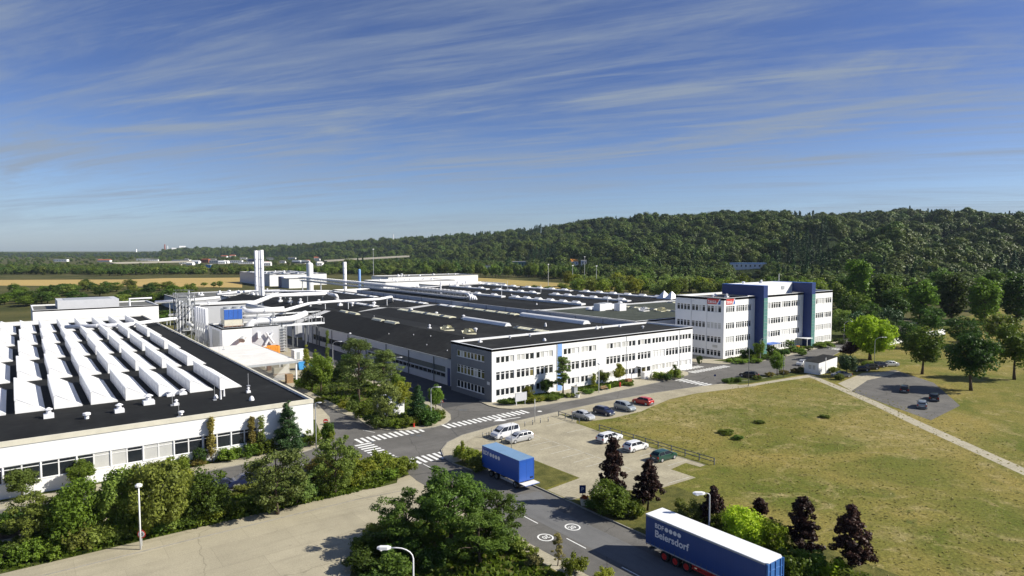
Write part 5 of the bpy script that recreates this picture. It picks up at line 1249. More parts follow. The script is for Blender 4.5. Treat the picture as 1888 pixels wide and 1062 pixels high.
lamp(1104, 724, 671, 2, 'white lamp post on the office forecourt', style='post')
lamp(1402, 665, 623, 8, 'curved street lamp in front of the left blue frame', m='galv')
lamp(1556, 626, 592, 12, 'curved street lamp beyond the right end of the four-storey office', m='galv')
lamp(1612, 672, 621, 16, 'curved street lamp in front of the bright green tree', m='galv', z=FZ)
lamp(1380, 712, 640, 0.1, 'thin green pole on the meadow edge, left of the planted strip', m='dark_metal', z=FZ, style='plain')
lamp(1444, 696, 656, .1, 'thin green pole at the end of the planted strip', m='dark_metal', z=FZ, style='plain')
lamp(1522, 692, 659, .1, 'thin pole beside the gatehouse wall', m='galv', z=FZ, style='plain')
lamp(986, 778, 752, .1, 'thin grey post at the north edge of the car park', m='galv', z=FZ, style='plain')
lamp(943, 828, 800, .1, 'thin white post in front of the silver estate car', m='galv', z=FZ, style='plain')
lamp(632, 676, 615, .1, 'lamp post against the long hall wall', m='dark_metal', z=.01, style='post', b0=(74.6, 173))
# signs
def sign(px, py, ytop, shape, label, z=KZ, size=.42, pole='galv'):
    a, b = P(px, py, z); h = Zat(a, b, ytop) - z; t = thing('road_sign', label, 'road sign', (a, b, z), TH - R(90)); q = MB()
    q.tube([(0, 0, 0), (0, 0, h)], .04, 6); q.build('post', pole, t, origin=(0, 0, 0))
    zc = h - size; y = -.06
    def disc(r, m, yy, name, n=24, zc=zc, pts=None):
        g = MB(); p = pts or [(r * math.cos(2 * math.pi * k / n), r * math.sin(2 * math.pi * k / n)) for k in range(n)]
        N_ = len(p); g.quad([(x, yy, zc + z_) for x, z_ in p]); g.quad([(x, yy + .02, zc + z_) for x, z_ in p][::-1])
        for i in range(N_): j = (i + 1) % N_; g.quad([(p[i][0], yy + .02, zc + p[i][1]), (p[j][0], yy + .02, zc + p[j][1]), (p[j][0], yy, zc + p[j][1]), (p[i][0], yy, zc + p[i][1])])
        return g.build(name, m, t, origin=(0, 0, 0))
    s = size
    if shape == 'noentry': disc(s, 'red_paint', y, 'plate'); disc(0, 'panel_white', y - .025, 'white_bar', pts=[(-s * .7, -s * .16), (s * .7, -s * .16), (s * .7, s * .16), (-s * .7, s * .16)])
    elif shape == 'triangle':
        tri = lambda k: [(-k, -k * .58), (k, -k * .58), (0, k * 1.15)]
        disc(0, 'red_paint', y, 'plate', pts=tri(s * 1.15)); disc(0, 'panel_white', y - .025, 'white_field', pts=tri(s * .82))
    elif shape == 'limit': disc(s, 'red_paint', y, 'plate'); disc(s * .74, 'panel_white', y - .025, 'white_field'); o = inst('number', text_mesh('20', s * .85, 'black_rubber', .01, 'number', 0, .002), t, (-s * .5, y - .03, zc - s * .3)); o.rotation_euler = (R(90), 0, 0)
    elif shape == 'keep': disc(s * 1.0, 'panel_white', y, 'plate'); disc(0, 'blue_wall', y - .025, 'blue_bar', pts=[(-s * .22, -s * 2.6), (s * .22, -s * 2.6), (s * .22, s * .5), (-s * .22, s * .5)])
    elif shape == 'parking':
        disc(0, 'blue_wall', y, 'plate', pts=[(-s, -s * 1.3), (s, -s * 1.3), (s, s * 1.3), (-s, s * 1.3)]); o = inst('letter', text_mesh('P', s * 1.7, 'panel_white', .01, 'letter', 0, .002), t, (-s * .5, y - .03, zc - s * .55)); o.rotation_euler = (R(90), 0, 0)
    elif shape == 'small': disc(s, 'blue_wall', y, 'plate')
    return t
sign(601, 799, 772, 'noentry', 'round red no-entry sign by the sawtooth hall corner')
sign(814, 757, 735, 'triangle', 'white triangular warning sign with red edge at the island tip')
sign(262, 1006, 977, 'limit', 'round red-edged sign with 20 beside the left edge lamp')
sign(733, 861, 842, 'keep', 'white round sign with blue bar at the end of the hedge', size=.5)
sign(1074, 925, 896, 'parking', 'blue parking sign at the car park entrance', z=FZ, size=.38)
sign(1318, 700, 690, 'small', 'small sign at the side of the planted strip', z=FZ, size=.25)
# information board
t = thing('information_board', 'grey-framed pale information board on posts at the office corner', 'board', (*P(950, 748, KZ), KZ)); a, b, z = t.location
q = MB()
for x in (.25, 2.4): q.box(a + x - .05, a + x + .05, b - .05, b + .05, z, z + 2.4)
q.build('post', 'white_metal', t); MB().box(a - .1, a + 2.75, b - .12, b - .06, z + .75, z + 2.4).build('frame', 'grey_metal', t); MB().box(a, a + 2.65, b - .14, b - .123, z + .85, z + 2.3).build('panel', 'grey_wall', t)
# hydrants
for (px, py, lab) in ((556, 820, 'red hydrant in the garden bed near the sawtooth hall corner'), (763, 787, 'red hydrant with white cap on the island kerb'), (1143, 713, 'red hydrant on the office lawn')):
    a, b = P(px, py, KZ); t = thing('hydrant', lab, 'hydrant', (a, b, KZ)); MB().lathe([(.2, KZ), (.2, KZ + .1), (.13, KZ + .12), (.13, KZ + .75), (.18, KZ + .78), (.16, KZ + .95), (.05, KZ + 1.05)], a, b, 10).build('body', 'red_paint', t)
    MB().tube([(a - .25, b, KZ + .6), (a + .25, b, KZ + .6)], .08, 8).build('outlet', 'red_paint', t)
a, b = P(716, 788, KZ); t = thing('marker_post', 'short white and red marker post on the island kerb', 'post', (a, b, KZ)); MB().lathe([(.13, KZ), (.1, KZ + .7), (.05, KZ + .75)], a, b, 8).build('post', 'panel_white', t); MB().lathe([(.134, KZ + .15), (.125, KZ + .35)], a, b, 8).build('band', 'red_paint', t)
# car-park bollards and barriers
bol = None
for (cx, cy) in ((200, 245), (305, 195), (415, 160), (545, 122), (620, 130), (715, 108), (810, 88), (905, 66), (1000, 48), (250, 245), (275, 235), (350, 290), (430, 300)):
    a, b = P(860 + .1507 * cx, 770 + .1507 * cy, FZ)
    if bol is None:
        bol = thing('bollard', 'short dark post along the car park edge', 'bollard', (a, b, FZ + .01), 0, 'dark posts edging the car park'); MB().lathe([(.07, 0), (.07, .75), (.03, .82)], 0, 0, 8).build('post', 'dark_metal', bol, origin=(0, 0, 0)); MB().lathe([(.073, .55), (.073, .68)], 0, 0, 8).build('band', 'panel_white', bol, origin=(0, 0, 0))
    else: o = dup(bol); o.location = (a, b, FZ + .01)
def barrier(pts, label, n):
    t = thing('rail_fence', label, 'fence', (*pts[0], FZ)); mb = MB(); A_, B_ = Vector(pts[0]), Vector(pts[1])
    for z in (.45, .92): mb.tube([(*A_, FZ + z), (*B_, FZ + z)], .055, 6)
    mb.build('rail', 'dark_metal', t)
    for k in range(n + 1):
        p = A_.lerp(B_, k / n); MB().box(p.x - .06, p.x + .06, p.y - .06, p.y + .06, FZ, FZ + 1.0).build('post', 'dark_metal', t)
barrier(((76.6, 77.0), (76.9, 54.8)), 'long dark two-rail barrier between car park and meadow', 9); barrier(((77.3, 88.0), (77.0, 82.3)), 'short dark two-rail barrier beside the silver saloon', 3)
# office forecourt furniture
t = thing('bench', 'brown wooden bench on the office lawn edge', 'bench', (*P(1114, 719, KZ), KZ), R(0))
q = MB()
for k in range(3): q.box(-.95, .95, -.25 + .17 * k, -.12 + .17 * k, .42, .47)
q.build('seat', 'wood', t, origin=(0, 0, 0)); q = MB()
for k in range(2): q.box(-.95, .95, .27, .31, .55 + .17 * k, .68 + .17 * k)
q.build('backrest', 'wood', t, origin=(0, 0, 0))
for x in (-.8, .8): MB().box(x - .05, x + .05, -.25, .3, 0, .42).box(x - .05, x + .05, .22, .268, .42, .85).build('leg', 'dark_metal', t, origin=(0, 0, 0))
a, b = P(1059, 731, KZ); t = thing('stone_pillar', 'square grey stone pillar beside the office path', 'pillar', (a, b, KZ)); MB().box(a - .45, a + .45, b - .45, b + .45, KZ, KZ + 2.0).build('shaft', 'grey_metal', t); MB().box(a - .5, a + .5, b - .5, b + .5, KZ + 2.003, KZ + 2.1).build('cap', 'kerb_stone', t)
def planter(px, py, r, h, label, m, z, fl='leaf_mid'):
    a, b = P(px, py, z); t = thing('planter', label, 'planter', (a, b, z)); MB().lathe([(r * .75, z), (r, z + h * .9), (r * 1.08, z + h), (r * .9, z + h), (r * .88, z + h * .85)], a, b, 14).build('pot', m, t)
    return t, a, b, z + h
PLANT = [planter(1065, 733, .42, .7, 'white tub planted with a small shrub by the stone pillar', 'panel_white', KZ), planter(1077, 931, .5, .8, 'grey round tub of red flowers below the parking sign', 'cream_concrete', FZ)]
t = thing('waste_bin', 'small yellow-green bin beside the office bench', 'bin', (*P(1124, 717, KZ), KZ)); MB().lathe([(.22, 0), (.26, .85), (.2, .95)], 0, 0, 10).build('body', 'leaf_lime', t, origin=(0, 0, 0))
t = thing('brick_planter', 'low dark brick block at the end of the office lawn', 'planter', (*P(1158, 706, KZ), KZ)); MB().box(-.1, 1.3, 0, .9, 0, .8).build('block', 'rust', t, origin=(0, 0, 0))
t = thing('entrance_box', 'white low entrance box beside the office door', 'porch', (*P(1192, 700, KZ), KZ)); MB().box(0, 2.4, .6, 1.6, 0, 1.5).build('wall', 'white_wall', t, origin=(0, 0, 0)); MB().box(-.05, 2.45, .55, 1.65, 1.503, 1.57).build('coping', 'white_metal', t, origin=(0, 0, 0))
for (px, py, m, lab) in ((1471, 645, 'orange_steel', 'orange bin in the bed before the four-storey office'), (1477, 647, 'lawn', 'green bin beside the orange bin')):
    t = thing('waste_bin', lab, 'bin', (*P(px, py, KZ), KZ)); MB().box(-.35, .35, -.35, .35, .08, 1.15).box(-.38, .38, -.4, .38, 1.153, 1.25).build('body', m, t, origin=(0, 0, 0))
# ================================================================= VEGETATION
NR = np.random.default_rng(11)
def quads_mesh(name, V, m):
    """V: (n,4,3) array of leaf quads"""
    n = len(V); me = bpy.data.meshes.new(name)
    me.vertices.add(n * 4); me.vertices.foreach_set('co', V.reshape(-1).astype(np.float32))
    me.loops.add(n * 4); me.loops.foreach_set('vertex_index', np.arange(n * 4, dtype=np.int32))
    me.polygons.add(n); me.polygons.foreach_set('loop_start', np.arange(0, n * 4, 4, dtype=np.int32)); me.polygons.foreach_set('loop_total', np.full(n, 4, dtype=np.int32))
    me.materials.append(M[m]); me.update(calc_edges=True); me.validate(); return me
def unit(v): return v / (np.linalg.norm(v, axis=-1, keepdims=True) + 1e-9)
def leaves(cen, rad, per, size, up=.3, flat=1., asp=.7, shell=.5, rnd=.55):
    cen = np.asarray(cen, float); rad = np.asarray(rad, float); n = len(cen) * per
    c = np.repeat(cen, per, 0); r = np.repeat(rad, per)
    d = unit(NR.normal(size=(n, 3))); rr = r * (shell + (1 - shell) * NR.random(n) ** .6) * NR.uniform(.75, 1.12, n)
    p = c + d * rr[:, None] * np.array([1, 1, flat])
    nn = unit(d * .9 + NR.normal(size=(n, 3)) * rnd + np.array([0, 0, up]))
    t = unit(np.cross(nn, NR.normal(size=(n, 3)))); b = np.cross(nn, t)
    s = size * NR.uniform(.55, 1.25, n)[:, None]
    t = t * s; b = b * s * asp
    V = np.stack([p - t, p - b * .9 + t * .1, p + t, p + b * .9 + t * .1], 1)
    return V
def branch_mesh(H, top, targets, r0, m='bark', lean=(0, 0), n=7, bend=.15):
    mb = MB(); pts = []; rs = []
    for k in range(6):
        s = k / 5; pts.append((lean[0] * s * s + bend * math.sin(3.1 * s), lean[1] * s * s + bend * math.sin(2.2 * s + 1) - bend * math.sin(1), top * s)); rs.append(r0 * (1.25 if k == 0 else 1) * (1 - .8 * s))
    mb.tube(pts, rs, n)
    for (x, y, z) in targets:
        s0 = max(.15, min(.92, (z / top) * .72 if top > 0 else .5)); i = s0 * 5; k = int(i); f = i - k
        p0 = Vector(pts[k]).lerp(Vector(pts[min(k + 1, 5)]), f); p1 = Vector((x, y, z)); mid = p0.lerp(p1, .5) + Vector((0, 0, .08 * (p1 - p0).length))
        rb = r0 * (1 - .8 * s0) * .55; mb.tube([p0, mid, p1], [rb, rb * .65, rb * .2], 5)
    return mesh_of(mb, 'trunk', m, True)
PROTO = {}
def proto(kind, v=0, lod=1.):
    """unit prototypes: returns (crown mesh, trunk mesh, height, width)"""
    key = (kind, v, lod)
    if key in PROTO: return PROTO[key]
    H = 9.; W = 6.
    def ell(n, rx, rz, zc, lo=.35, squash=1.):
        d = unit(NR.normal(size=(n, 3))); r = lo + (1 - lo) * NR.random(n) ** .5
        p = d * r[:, None] * np.array([rx, rx, rz]) * NR.uniform(.82, 1.1, (n, 1)); p[:, 2] += zc; return p
    K = lambda x: max(3, int(x * lod))
    kind0, lm = kind.split(':'); tm = 'bark'
    if kind0 == 'round':
        H, W = 9., 7.; c = ell(46, 2.6, 2.9, 5.5); rad = NR.uniform(.7, 1.25, 46); V = leaves(c, rad, K(150), .20 / lod ** .5); tr = branch_mesh(H, 6.5, c[:14], .20)
    elif kind0 == 'full':
        H, W = 7., 6.5; n = 60; c = ell(n, 2.5, 3.0, 3.5, .4); c[:, 2] = np.maximum(c[:, 2], .5); rad = NR.uniform(.55, 1.1, n); V = leaves(c, rad, K(140), .18 / lod ** .5, asp=.6); tr = branch_mesh(H, 5., c[:14], .15)
    elif kind0 == 'fullfeather':
        H, W = 8., 7.; n = 70; c = ell(n, 2.9, 3.3, 4.0, .45); c[:, 2] = np.maximum(c[:, 2], .6); rad = NR.uniform(.4, .9, n); V = leaves(c, rad, K(130), .16 / lod ** .5, asp=.5, flat=.65); tr = branch_mesh(H, 6.2, c[:18], .15)
    elif kind0 == 'bigtree':
        H, W = 9.5, 9.5; c = np.concatenate([ell(95, 3.9, 3.1, 5.6, .4), np.array([[1.2, -.4, 9.0], [1.5, -.2, 8.4], [.8, .3, 8.5], [1.8, -.8, 9.3]])]); rad = NR.uniform(.55, 1.05, len(c)); V = leaves(c, rad, K(190), .17 / lod ** .5, asp=.5, flat=.75); tr = branch_mesh(H, 7.5, c[:26], .26)
    elif kind0 == 'feather':
        H, W = 8., 6.; c = ell(80, 2.5, 2.9, 4.6, .4); rad = NR.uniform(.4, .95, 80); V = leaves(c, rad, K(120), .17 / lod ** .5, asp=.5, flat=.7); tr = branch_mesh(H, 6.5, c[:18], .15)
    elif kind0 == 'dome':
        H, W = 9., 10.; c = ell(130, 4.2, 3.3, 5.3, .5); c[:, 2] = np.maximum(c[:, 2], 2.4); rad = NR.uniform(.7, 1.3, 130); V = leaves(c, rad, K(150), .22 / lod ** .5); tr = branch_mesh(H, 5.5, c[:18], .32)
    elif kind0 == 'pine':
        H, W = 14., 7.5; n = 92; z = NR.uniform(3.8, 13.5, n); ang = NR.uniform(0, 6.28, n); mx = 3.3 * np.clip(1.15 - (z - 4.6) / 11.5, .12, 1) * np.where(NR.random(n) < .25, 1.15, .95)
        r = mx * NR.uniform(.3, 1, n); c = np.stack([r * np.cos(ang), r * np.sin(ang), z], 1); rad = NR.uniform(.6, 1.15, n); V = leaves(c, rad, K(120), .18 / lod ** .5, up=.6, flat=.6, asp=.4); tr = branch_mesh(H, 13.2, c[:30], .22)
    elif kind0 == 'sparse':
        H, W = 7.5, 4.; n = 46; z = NR.uniform(1.8, 7.2, n); ang = NR.uniform(0, 6.28, n); r = NR.uniform(.2, 1.7, n) * np.clip(1.2 - z / 9, .3, 1); c = np.stack([r * np.cos(ang), r * np.sin(ang), z], 1); rad = NR.uniform(.3, .62, n); V = leaves(c, rad, K(110), .15 / lod ** .5, flat=.6, asp=.45); tr = branch_mesh(H, 7.2, c, .13, bend=.3)
    elif kind0 == 'cone':
        H, W = 9., 5.; n = 150; z = 8.6 - 8.2 * NR.random(n) ** .6; ang = NR.uniform(0, 6.28, n); r = 2.25 * (1 - z / 9.3) * NR.uniform(.55, 1.05, n); c = np.stack([r * np.cos(ang), r * np.sin(ang), z], 1); rad = .28 + .55 * (1 - z / 10); V = leaves(c, rad, K(80), .16 / lod ** .5, up=.2, flat=.55, asp=.4); tr = branch_mesh(H, 8.6, c[:20], .17)
    elif kind0 == 'maple':
        H, W = 8., 5.; n = 120; z = NR.uniform(1.4, 7.7, n); ang = NR.uniform(0, 6.28, n); r = 2.2 * np.clip(1.12 - (z - 1.4) / 6.6, .06, .85) * NR.uniform(.2, 1.15, n); c = np.stack([r * np.cos(ang), r * np.sin(ang), z], 1); rad = NR.uniform(.25, .62, n); V = leaves(c, rad, K(75), .16 / lod ** .5, asp=.85, flat=.8); tr = branch_mesh(H, 7.2, c[:20], .13)
    elif kind0 == 'column':
        H, W = 7., 1.8; n = 50; z = NR.uniform(1.0, 6.8, n); ang = NR.uniform(0, 6.28, n); r = NR.uniform(.1, .55, n) * np.clip(1.3 - z / 7, .2, 1); c = np.stack([r * np.cos(ang), r * np.sin(ang), z], 1); rad = NR.uniform(.25, .5, n); V = leaves(c, rad, K(46), .13 / lod ** .5); tr = branch_mesh(H, 6.6, c[:8], .07)
    elif kind0 == 'shrub':
        H, W = 2., 3.; c = ell(26, 1.15, .75, .95, .4); c[:, 2] = np.maximum(c[:, 2], .25); rad = NR.uniform(.3, .55, 26); V = leaves(c, rad, K(85), .115 / lod ** .5); tr = branch_mesh(H, 1.2, c[:8], .04)
    elif kind0 == 'ball':
        H, W = 2., 2.1; c = ell(40, .78, .75, 1.0, .7); rad = NR.uniform(.2, .32, 40); V = leaves(c, rad, K(70), .075 / lod ** .5, up=.1); tr = branch_mesh(H, 1.0, c[:4], .05)
    elif kind0 == 'block':
        H, W = 2.6, 3.; n = 60; c = np.stack([NR.uniform(-1.25, 1.25, n), NR.uniform(-1.25, 1.25, n), NR.uniform(.3, 2.3, n)], 1); rad = NR.uniform(.25, .42, n); V = leaves(c, rad, K(70), .10 / lod ** .5); tr = branch_mesh(H, 1.0, c[:4], .05)
    elif kind0 == 'willow':
        H, W = 11., 9.; c = ell(50, 3.4, 3.9, 6.0, .4); c[:, 2] = np.maximum(c[:, 2], 1.4); rad = NR.uniform(.8, 1.5, 50); V = leaves(c, rad, K(90), .30 / lod ** .5, up=.2, asp=.45); tr = branch_mesh(H, 7, c[:12], .25)
    elif kind0 == 'tall':
        H, W = 22., 11.; n = 80; c = ell(n, 4.1, 10., 11., .5); c[:, 2] = np.maximum(c[:, 2], 1.2); rad = NR.uniform(1.0, 2.0, n); V = leaves(c, rad, K(120), .36 / lod ** .5); tr = branch_mesh(H, 18, c[:16], .35)
    elif kind0 == 'farround':
        H, W = 13., 14.; n = 24; c = ell(n, 4.9, 4.0, 7.2, .5); c[:, 2] = np.maximum(c[:, 2], 2.4); rad = NR.uniform(1.7, 2.7, n); V = leaves(c, rad, K(48), .70 / lod ** .5, rnd=.25, shell=.75, up=.4); tr = branch_mesh(H, 8, c[:5], .3)
    elif kind0 == 'farcone':
        H, W = 17., 7.; n = 22; z = np.linspace(2, 16.3, n); ang = NR.uniform(0, 6.28, n); r = 2.4 * (1 - z / 17.5); c = np.stack([r * np.cos(ang), r * np.sin(ang), z], 1); rad = .5 + 1.6 * (1 - z / 18); V = leaves(c, rad, K(22), .65 / lod ** .5, flat=.8); tr = branch_mesh(H, 15, c[:4], .25)
    cr = quads_mesh('crown', V, lm)
    PROTO[key] = (cr, tr, H, W); return PROTO[key]
def plant(kind, a, b, z, h, w, label, cat, name, group=None, v=None, lod=1., rot=None):
    if v is None: v = rng.randrange(2)
    cr, tr, H, W = proto(kind, v, lod)
    t = thing(name, label, cat, (a, b, z), rng.uniform(0, 6.28) if rot is None else rot, group)
    t.scale = (w / W, w / W, h / H)
    small = cat in ('shrub', 'hedge')
    inst('foliage' if small else 'crown', cr, t, (0, 0, 0)); inst('stem' if small else 'trunk', tr, t, (0, 0, 0)); return t
def tpx(kind, px, py, ytop, wpx, label, cat='tree', name=None, z=KZ, group=None, v=None, lod=1., rot=None, bmax=None):
    a, b = P(px, py, z)
    if bmax is not None and b > bmax:
        t_ = (px - CX) / 1218.; b = bmax; a = b * (FW[1] * t_ - RT[1]) / (RT[0] - FW[0] * t_)
    h = max(.4, Zat(a, b, ytop) - z); w = wpx * depth(a, b) / 1218. * 1.0
    nm = name or {'shrub': 'shrub', 'hedge': 'hedge'}.get(cat, {'pine': 'pine_tree', 'cone': 'fir_tree', 'maple': 'maple_tree', 'column': 'columnar_tree', 'willow': 'willow_tree', 'farcone': 'fir_tree'}.get(kind.split(':')[0], 'broadleaf_tree'))
    return plant(kind, a, b, z, h, w, label, cat, nm, group, v, lod, rot)
# ---- foreground corner
plant('bigtree:leaf_deep', 34.6, 55.6, KZ, 7.7, 9.8, 'big feathery dark green tree filling the foreground corner', 'tree', 'broadleaf_tree', v=0, rot=2.4)
plant('fullfeather:leaf_deep', 38.2, 52.6, KZ, 6.4, 6.4, 'smaller feathery tree right of the big foreground tree', 'tree', 'broadleaf_tree', v=1)
plant('fullfeather:leaf_deep', 30.4, 57.6, KZ, 6.3, 7.2, 'feathery tree left of the big foreground tree', 'tree', 'broadleaf_tree', v=2)
plant('fullfeather:leaf_deep', 34.6, 50.6, KZ, 5.8, 7.4, 'feathery tree in front of the big foreground tree, at the lower picture edge', 'tree', 'broadleaf_tree', v=3)
for (a, b, w, h, k, l) in ((25.2, 56.2, 4.2, 1.8, 'leaf_dark', 'dark shrub at the left tip of the foreground corner'), (27.2, 59.4, 4.2, 1.9, 'leaf_mid', 'mid green shrub along the left kerb of the foreground corner'), (29.4, 61.4, 3.8, 1.7, 'leaf_yellow', 'yellow-green shrub on the upper kerb of the foreground corner'), (31.8, 62.0, 3.6, 1.6, 'leaf_mid', 'mid green shrub on the upper kerb of the foreground corner'), (26.4, 53.2, 4.6, 2.2, 'leaf_dark', 'broad dark shrub low behind the foreground lamp'), (28.8, 55.6, 4.4, 2.2, 'leaf_dark', 'dark shrub between foreground lamp and trees'), (39.0, 50.6, 2.8, 1.5, 'leaf_olive', 'olive shrub at the right kerb of the foreground corner'), (38.4, 47.2, 2.2, 1.3, 'leaf_straw', 'dry straw-coloured shrub at the right kerb'), (39.2, 48.8, 2.0, 1.0, 'leaf_yellow', 'small yellow-green shrub at the right kerb'), (40.4, 43.6, 2.6, 2.0, 'leaf_yellow', 'yellow-green shrub at the lower edge by the road'), (23.6, 51.0, 4.2, 2.0, 'leaf_dark', 'dark shrub at the bottom edge left of the lamp'), (30.6, 52.6, 4, 2.2, 'leaf_dark', 'dark shrub right behind the foreground lamp pole')):
    plant('shrub:' + k, a, b, KZ, h, w, l, 'shrub', 'shrub')
plant('sparse:leaf_straw', 40.2, 45.8, KZ, 3.4, 1.6, 'nearly bare young tree at the right kerb of the foreground corner', 'tree', 'young_tree')
# ---- hedge row, left
for (k, px, py, yt, w, l) in (
    ('full:leaf_olive', 292, 985, 832, 128, 'broad yellow-green tree at the left end of the hedge'), ('full:leaf_olive', 226, 985, 850, 110, 'olive tree at the far left end of the hedge'), ('full:leaf_mid', 140, 1005, 880, 120, 'mid green tree left of the edge lamp'), ('fullfeather:leaf_olive', 60, 1010, 892, 120, 'feathery olive tree in the hedge near the left frame edge'),
    ('full:leaf_dark', 383, 962, 864, 98, 'compact dark green tree in the hedge'), ('fullfeather:leaf_pine', 512, 948, 806, 140, 'tall feathery grey-green tree in the middle of the hedge'), ('fullfeather:leaf_pine', 548, 930, 862, 96, 'lower feathery grey-green tree right of the tall one'),
    ('fullfeather:leaf_olive', 618, 912, 790, 96, 'brownish olive tree near the right end of the hedge'), ('full:leaf_autumn', 590, 892, 838, 74, 'brown-tinted small tree behind the olive tree'), ('full:leaf_yellow', 340, 925, 862, 80, 'olive tree between yellow-green and dark tree'),
    ('pine:leaf_pine', 238, 862, 800, 44, 'dark pine before the windows at the left edge')):
    tpx(k, px, py, yt, w, l, v=rng.randrange(3))
hedge_l = {'leaf_yellow': 'yellow-green shrub of the hedge bed', 'leaf_mid': 'mid green shrub of the hedge bed', 'leaf_olive': 'olive shrub of the hedge bed', 'leaf_dark': 'dark green shrub of the hedge bed'}
hn = 0
for (px0, py0, px1, py1, n, cols, yt, ww) in ((240, 992, 600, 912, 19, ('leaf_olive', 'leaf_mid', 'leaf_yellow', 'leaf_dark'), 30, 60), (600, 905, 748, 872, 11, ('leaf_yellow', 'leaf_mid', 'leaf_yellow'), 30, 56), (250, 950, 560, 890, 9, ('leaf_mid', 'leaf_olive', 'leaf_yellow'), 18, 50), (610, 870, 735, 860, 8, ('leaf_yellow', 'leaf_mid'), 26, 52), (0, 1040, 240, 995, 10, ('leaf_mid', 'leaf_olive'), 40, 70), (-60, 1000, 240, 945, 10, ('leaf_mid', 'leaf_dark'), 40, 70), (640, 895, 740, 868, 6, ('leaf_yellow',), 24, 50), (680, 884, 748, 878, 5, ('leaf_mid', 'leaf_yellow'), 22, 44)):
    for k in range(n):
        s = (k + .5) / n; px = px0 + (px1 - px0) * s + rng.uniform(-6, 6); py = py0 + (py1 - py0) * s + rng.uniform(-4, 4); c = cols[rng.randrange(len(cols))]
        tpx('shrub:' + c, px, py, py - yt * rng.uniform(.75, 1.25), ww * rng.uniform(.8, 1.2), hedge_l[c], 'shrub', group='shrubs of the hedge bed on the left', v=rng.randrange(2))
# ---- garden of the sawtooth hall
for (k, px, py, yt, w, l, c) in (
    ('cone:leaf_conifer', 525, 817, 733, 64, 'dense dark fir in front of the sawtooth hall', 'tree'), ('column:leaf_autumn', 381, 838, 770, 26, 'slim brownish columnar tree before the white wall', 'tree'), ('column:leaf_autumn', 457, 822, 769, 24, 'slim brownish tree left of the dark fir', 'tree'), ('column:leaf_olive', 474, 815, 765, 22, 'slim olive tree touching the dark fir', 'tree'),
    ('ball:leaf_dark', 358, 843, 822, 30, 'clipped round dark bush at the white wall', 'shrub'), ('shrub:leaf_yellow', 310, 858, 838, 60, 'yellow-green shrub below the hall windows', 'shrub'), ('shrub:leaf_olive', 330, 866, 846, 50, 'olive shrub in front of the round bush', 'shrub'), ('shrub:leaf_autumn', 366, 858, 844, 34, 'reddish low shrub beside the round bush', 'shrub'),
    ('shrub:leaf_mid', 412, 836, 820, 56, 'low green hedge shrub left part of the garden', 'shrub'), ('shrub:leaf_mid', 446, 828, 812, 56, 'low green hedge shrub before the slim trees', 'shrub'), ('shrub:leaf_mid', 480, 822, 806, 48, 'low green shrub before the fir', 'shrub'), ('shrub:leaf_yellow', 568, 808, 790, 44, 'bright shrub between fir and hall corner', 'shrub'), ('shrub:leaf_mid', 598, 796, 773, 34, 'green shrub just right of the hall corner', 'shrub'), ('shrub:leaf_yellow', 600, 808, 788, 30, 'low yellow shrub right of the hall corner pole', 'shrub'), ('shrub:leaf_dark', 545, 824, 806, 40, 'dark shrub at the foot of the fir', 'shrub'), ('shrub:leaf_olive', 275, 868, 850, 60, 'olive shrub at the left end of the windows', 'shrub'), ('round:leaf_mid', 130, 895, 850, 60, 'mid green tree before the sawtooth hall, left of the frame lamp', 'tree'), ('round:leaf_olive', 20, 910, 862, 70, 'olive tree before the sawtooth hall near the left frame edge', 'tree')):
    tpx(k, px, py, yt, w, l, c, bmax=97.0 if k[:4] in ('cone', 'roun') else 97.9)
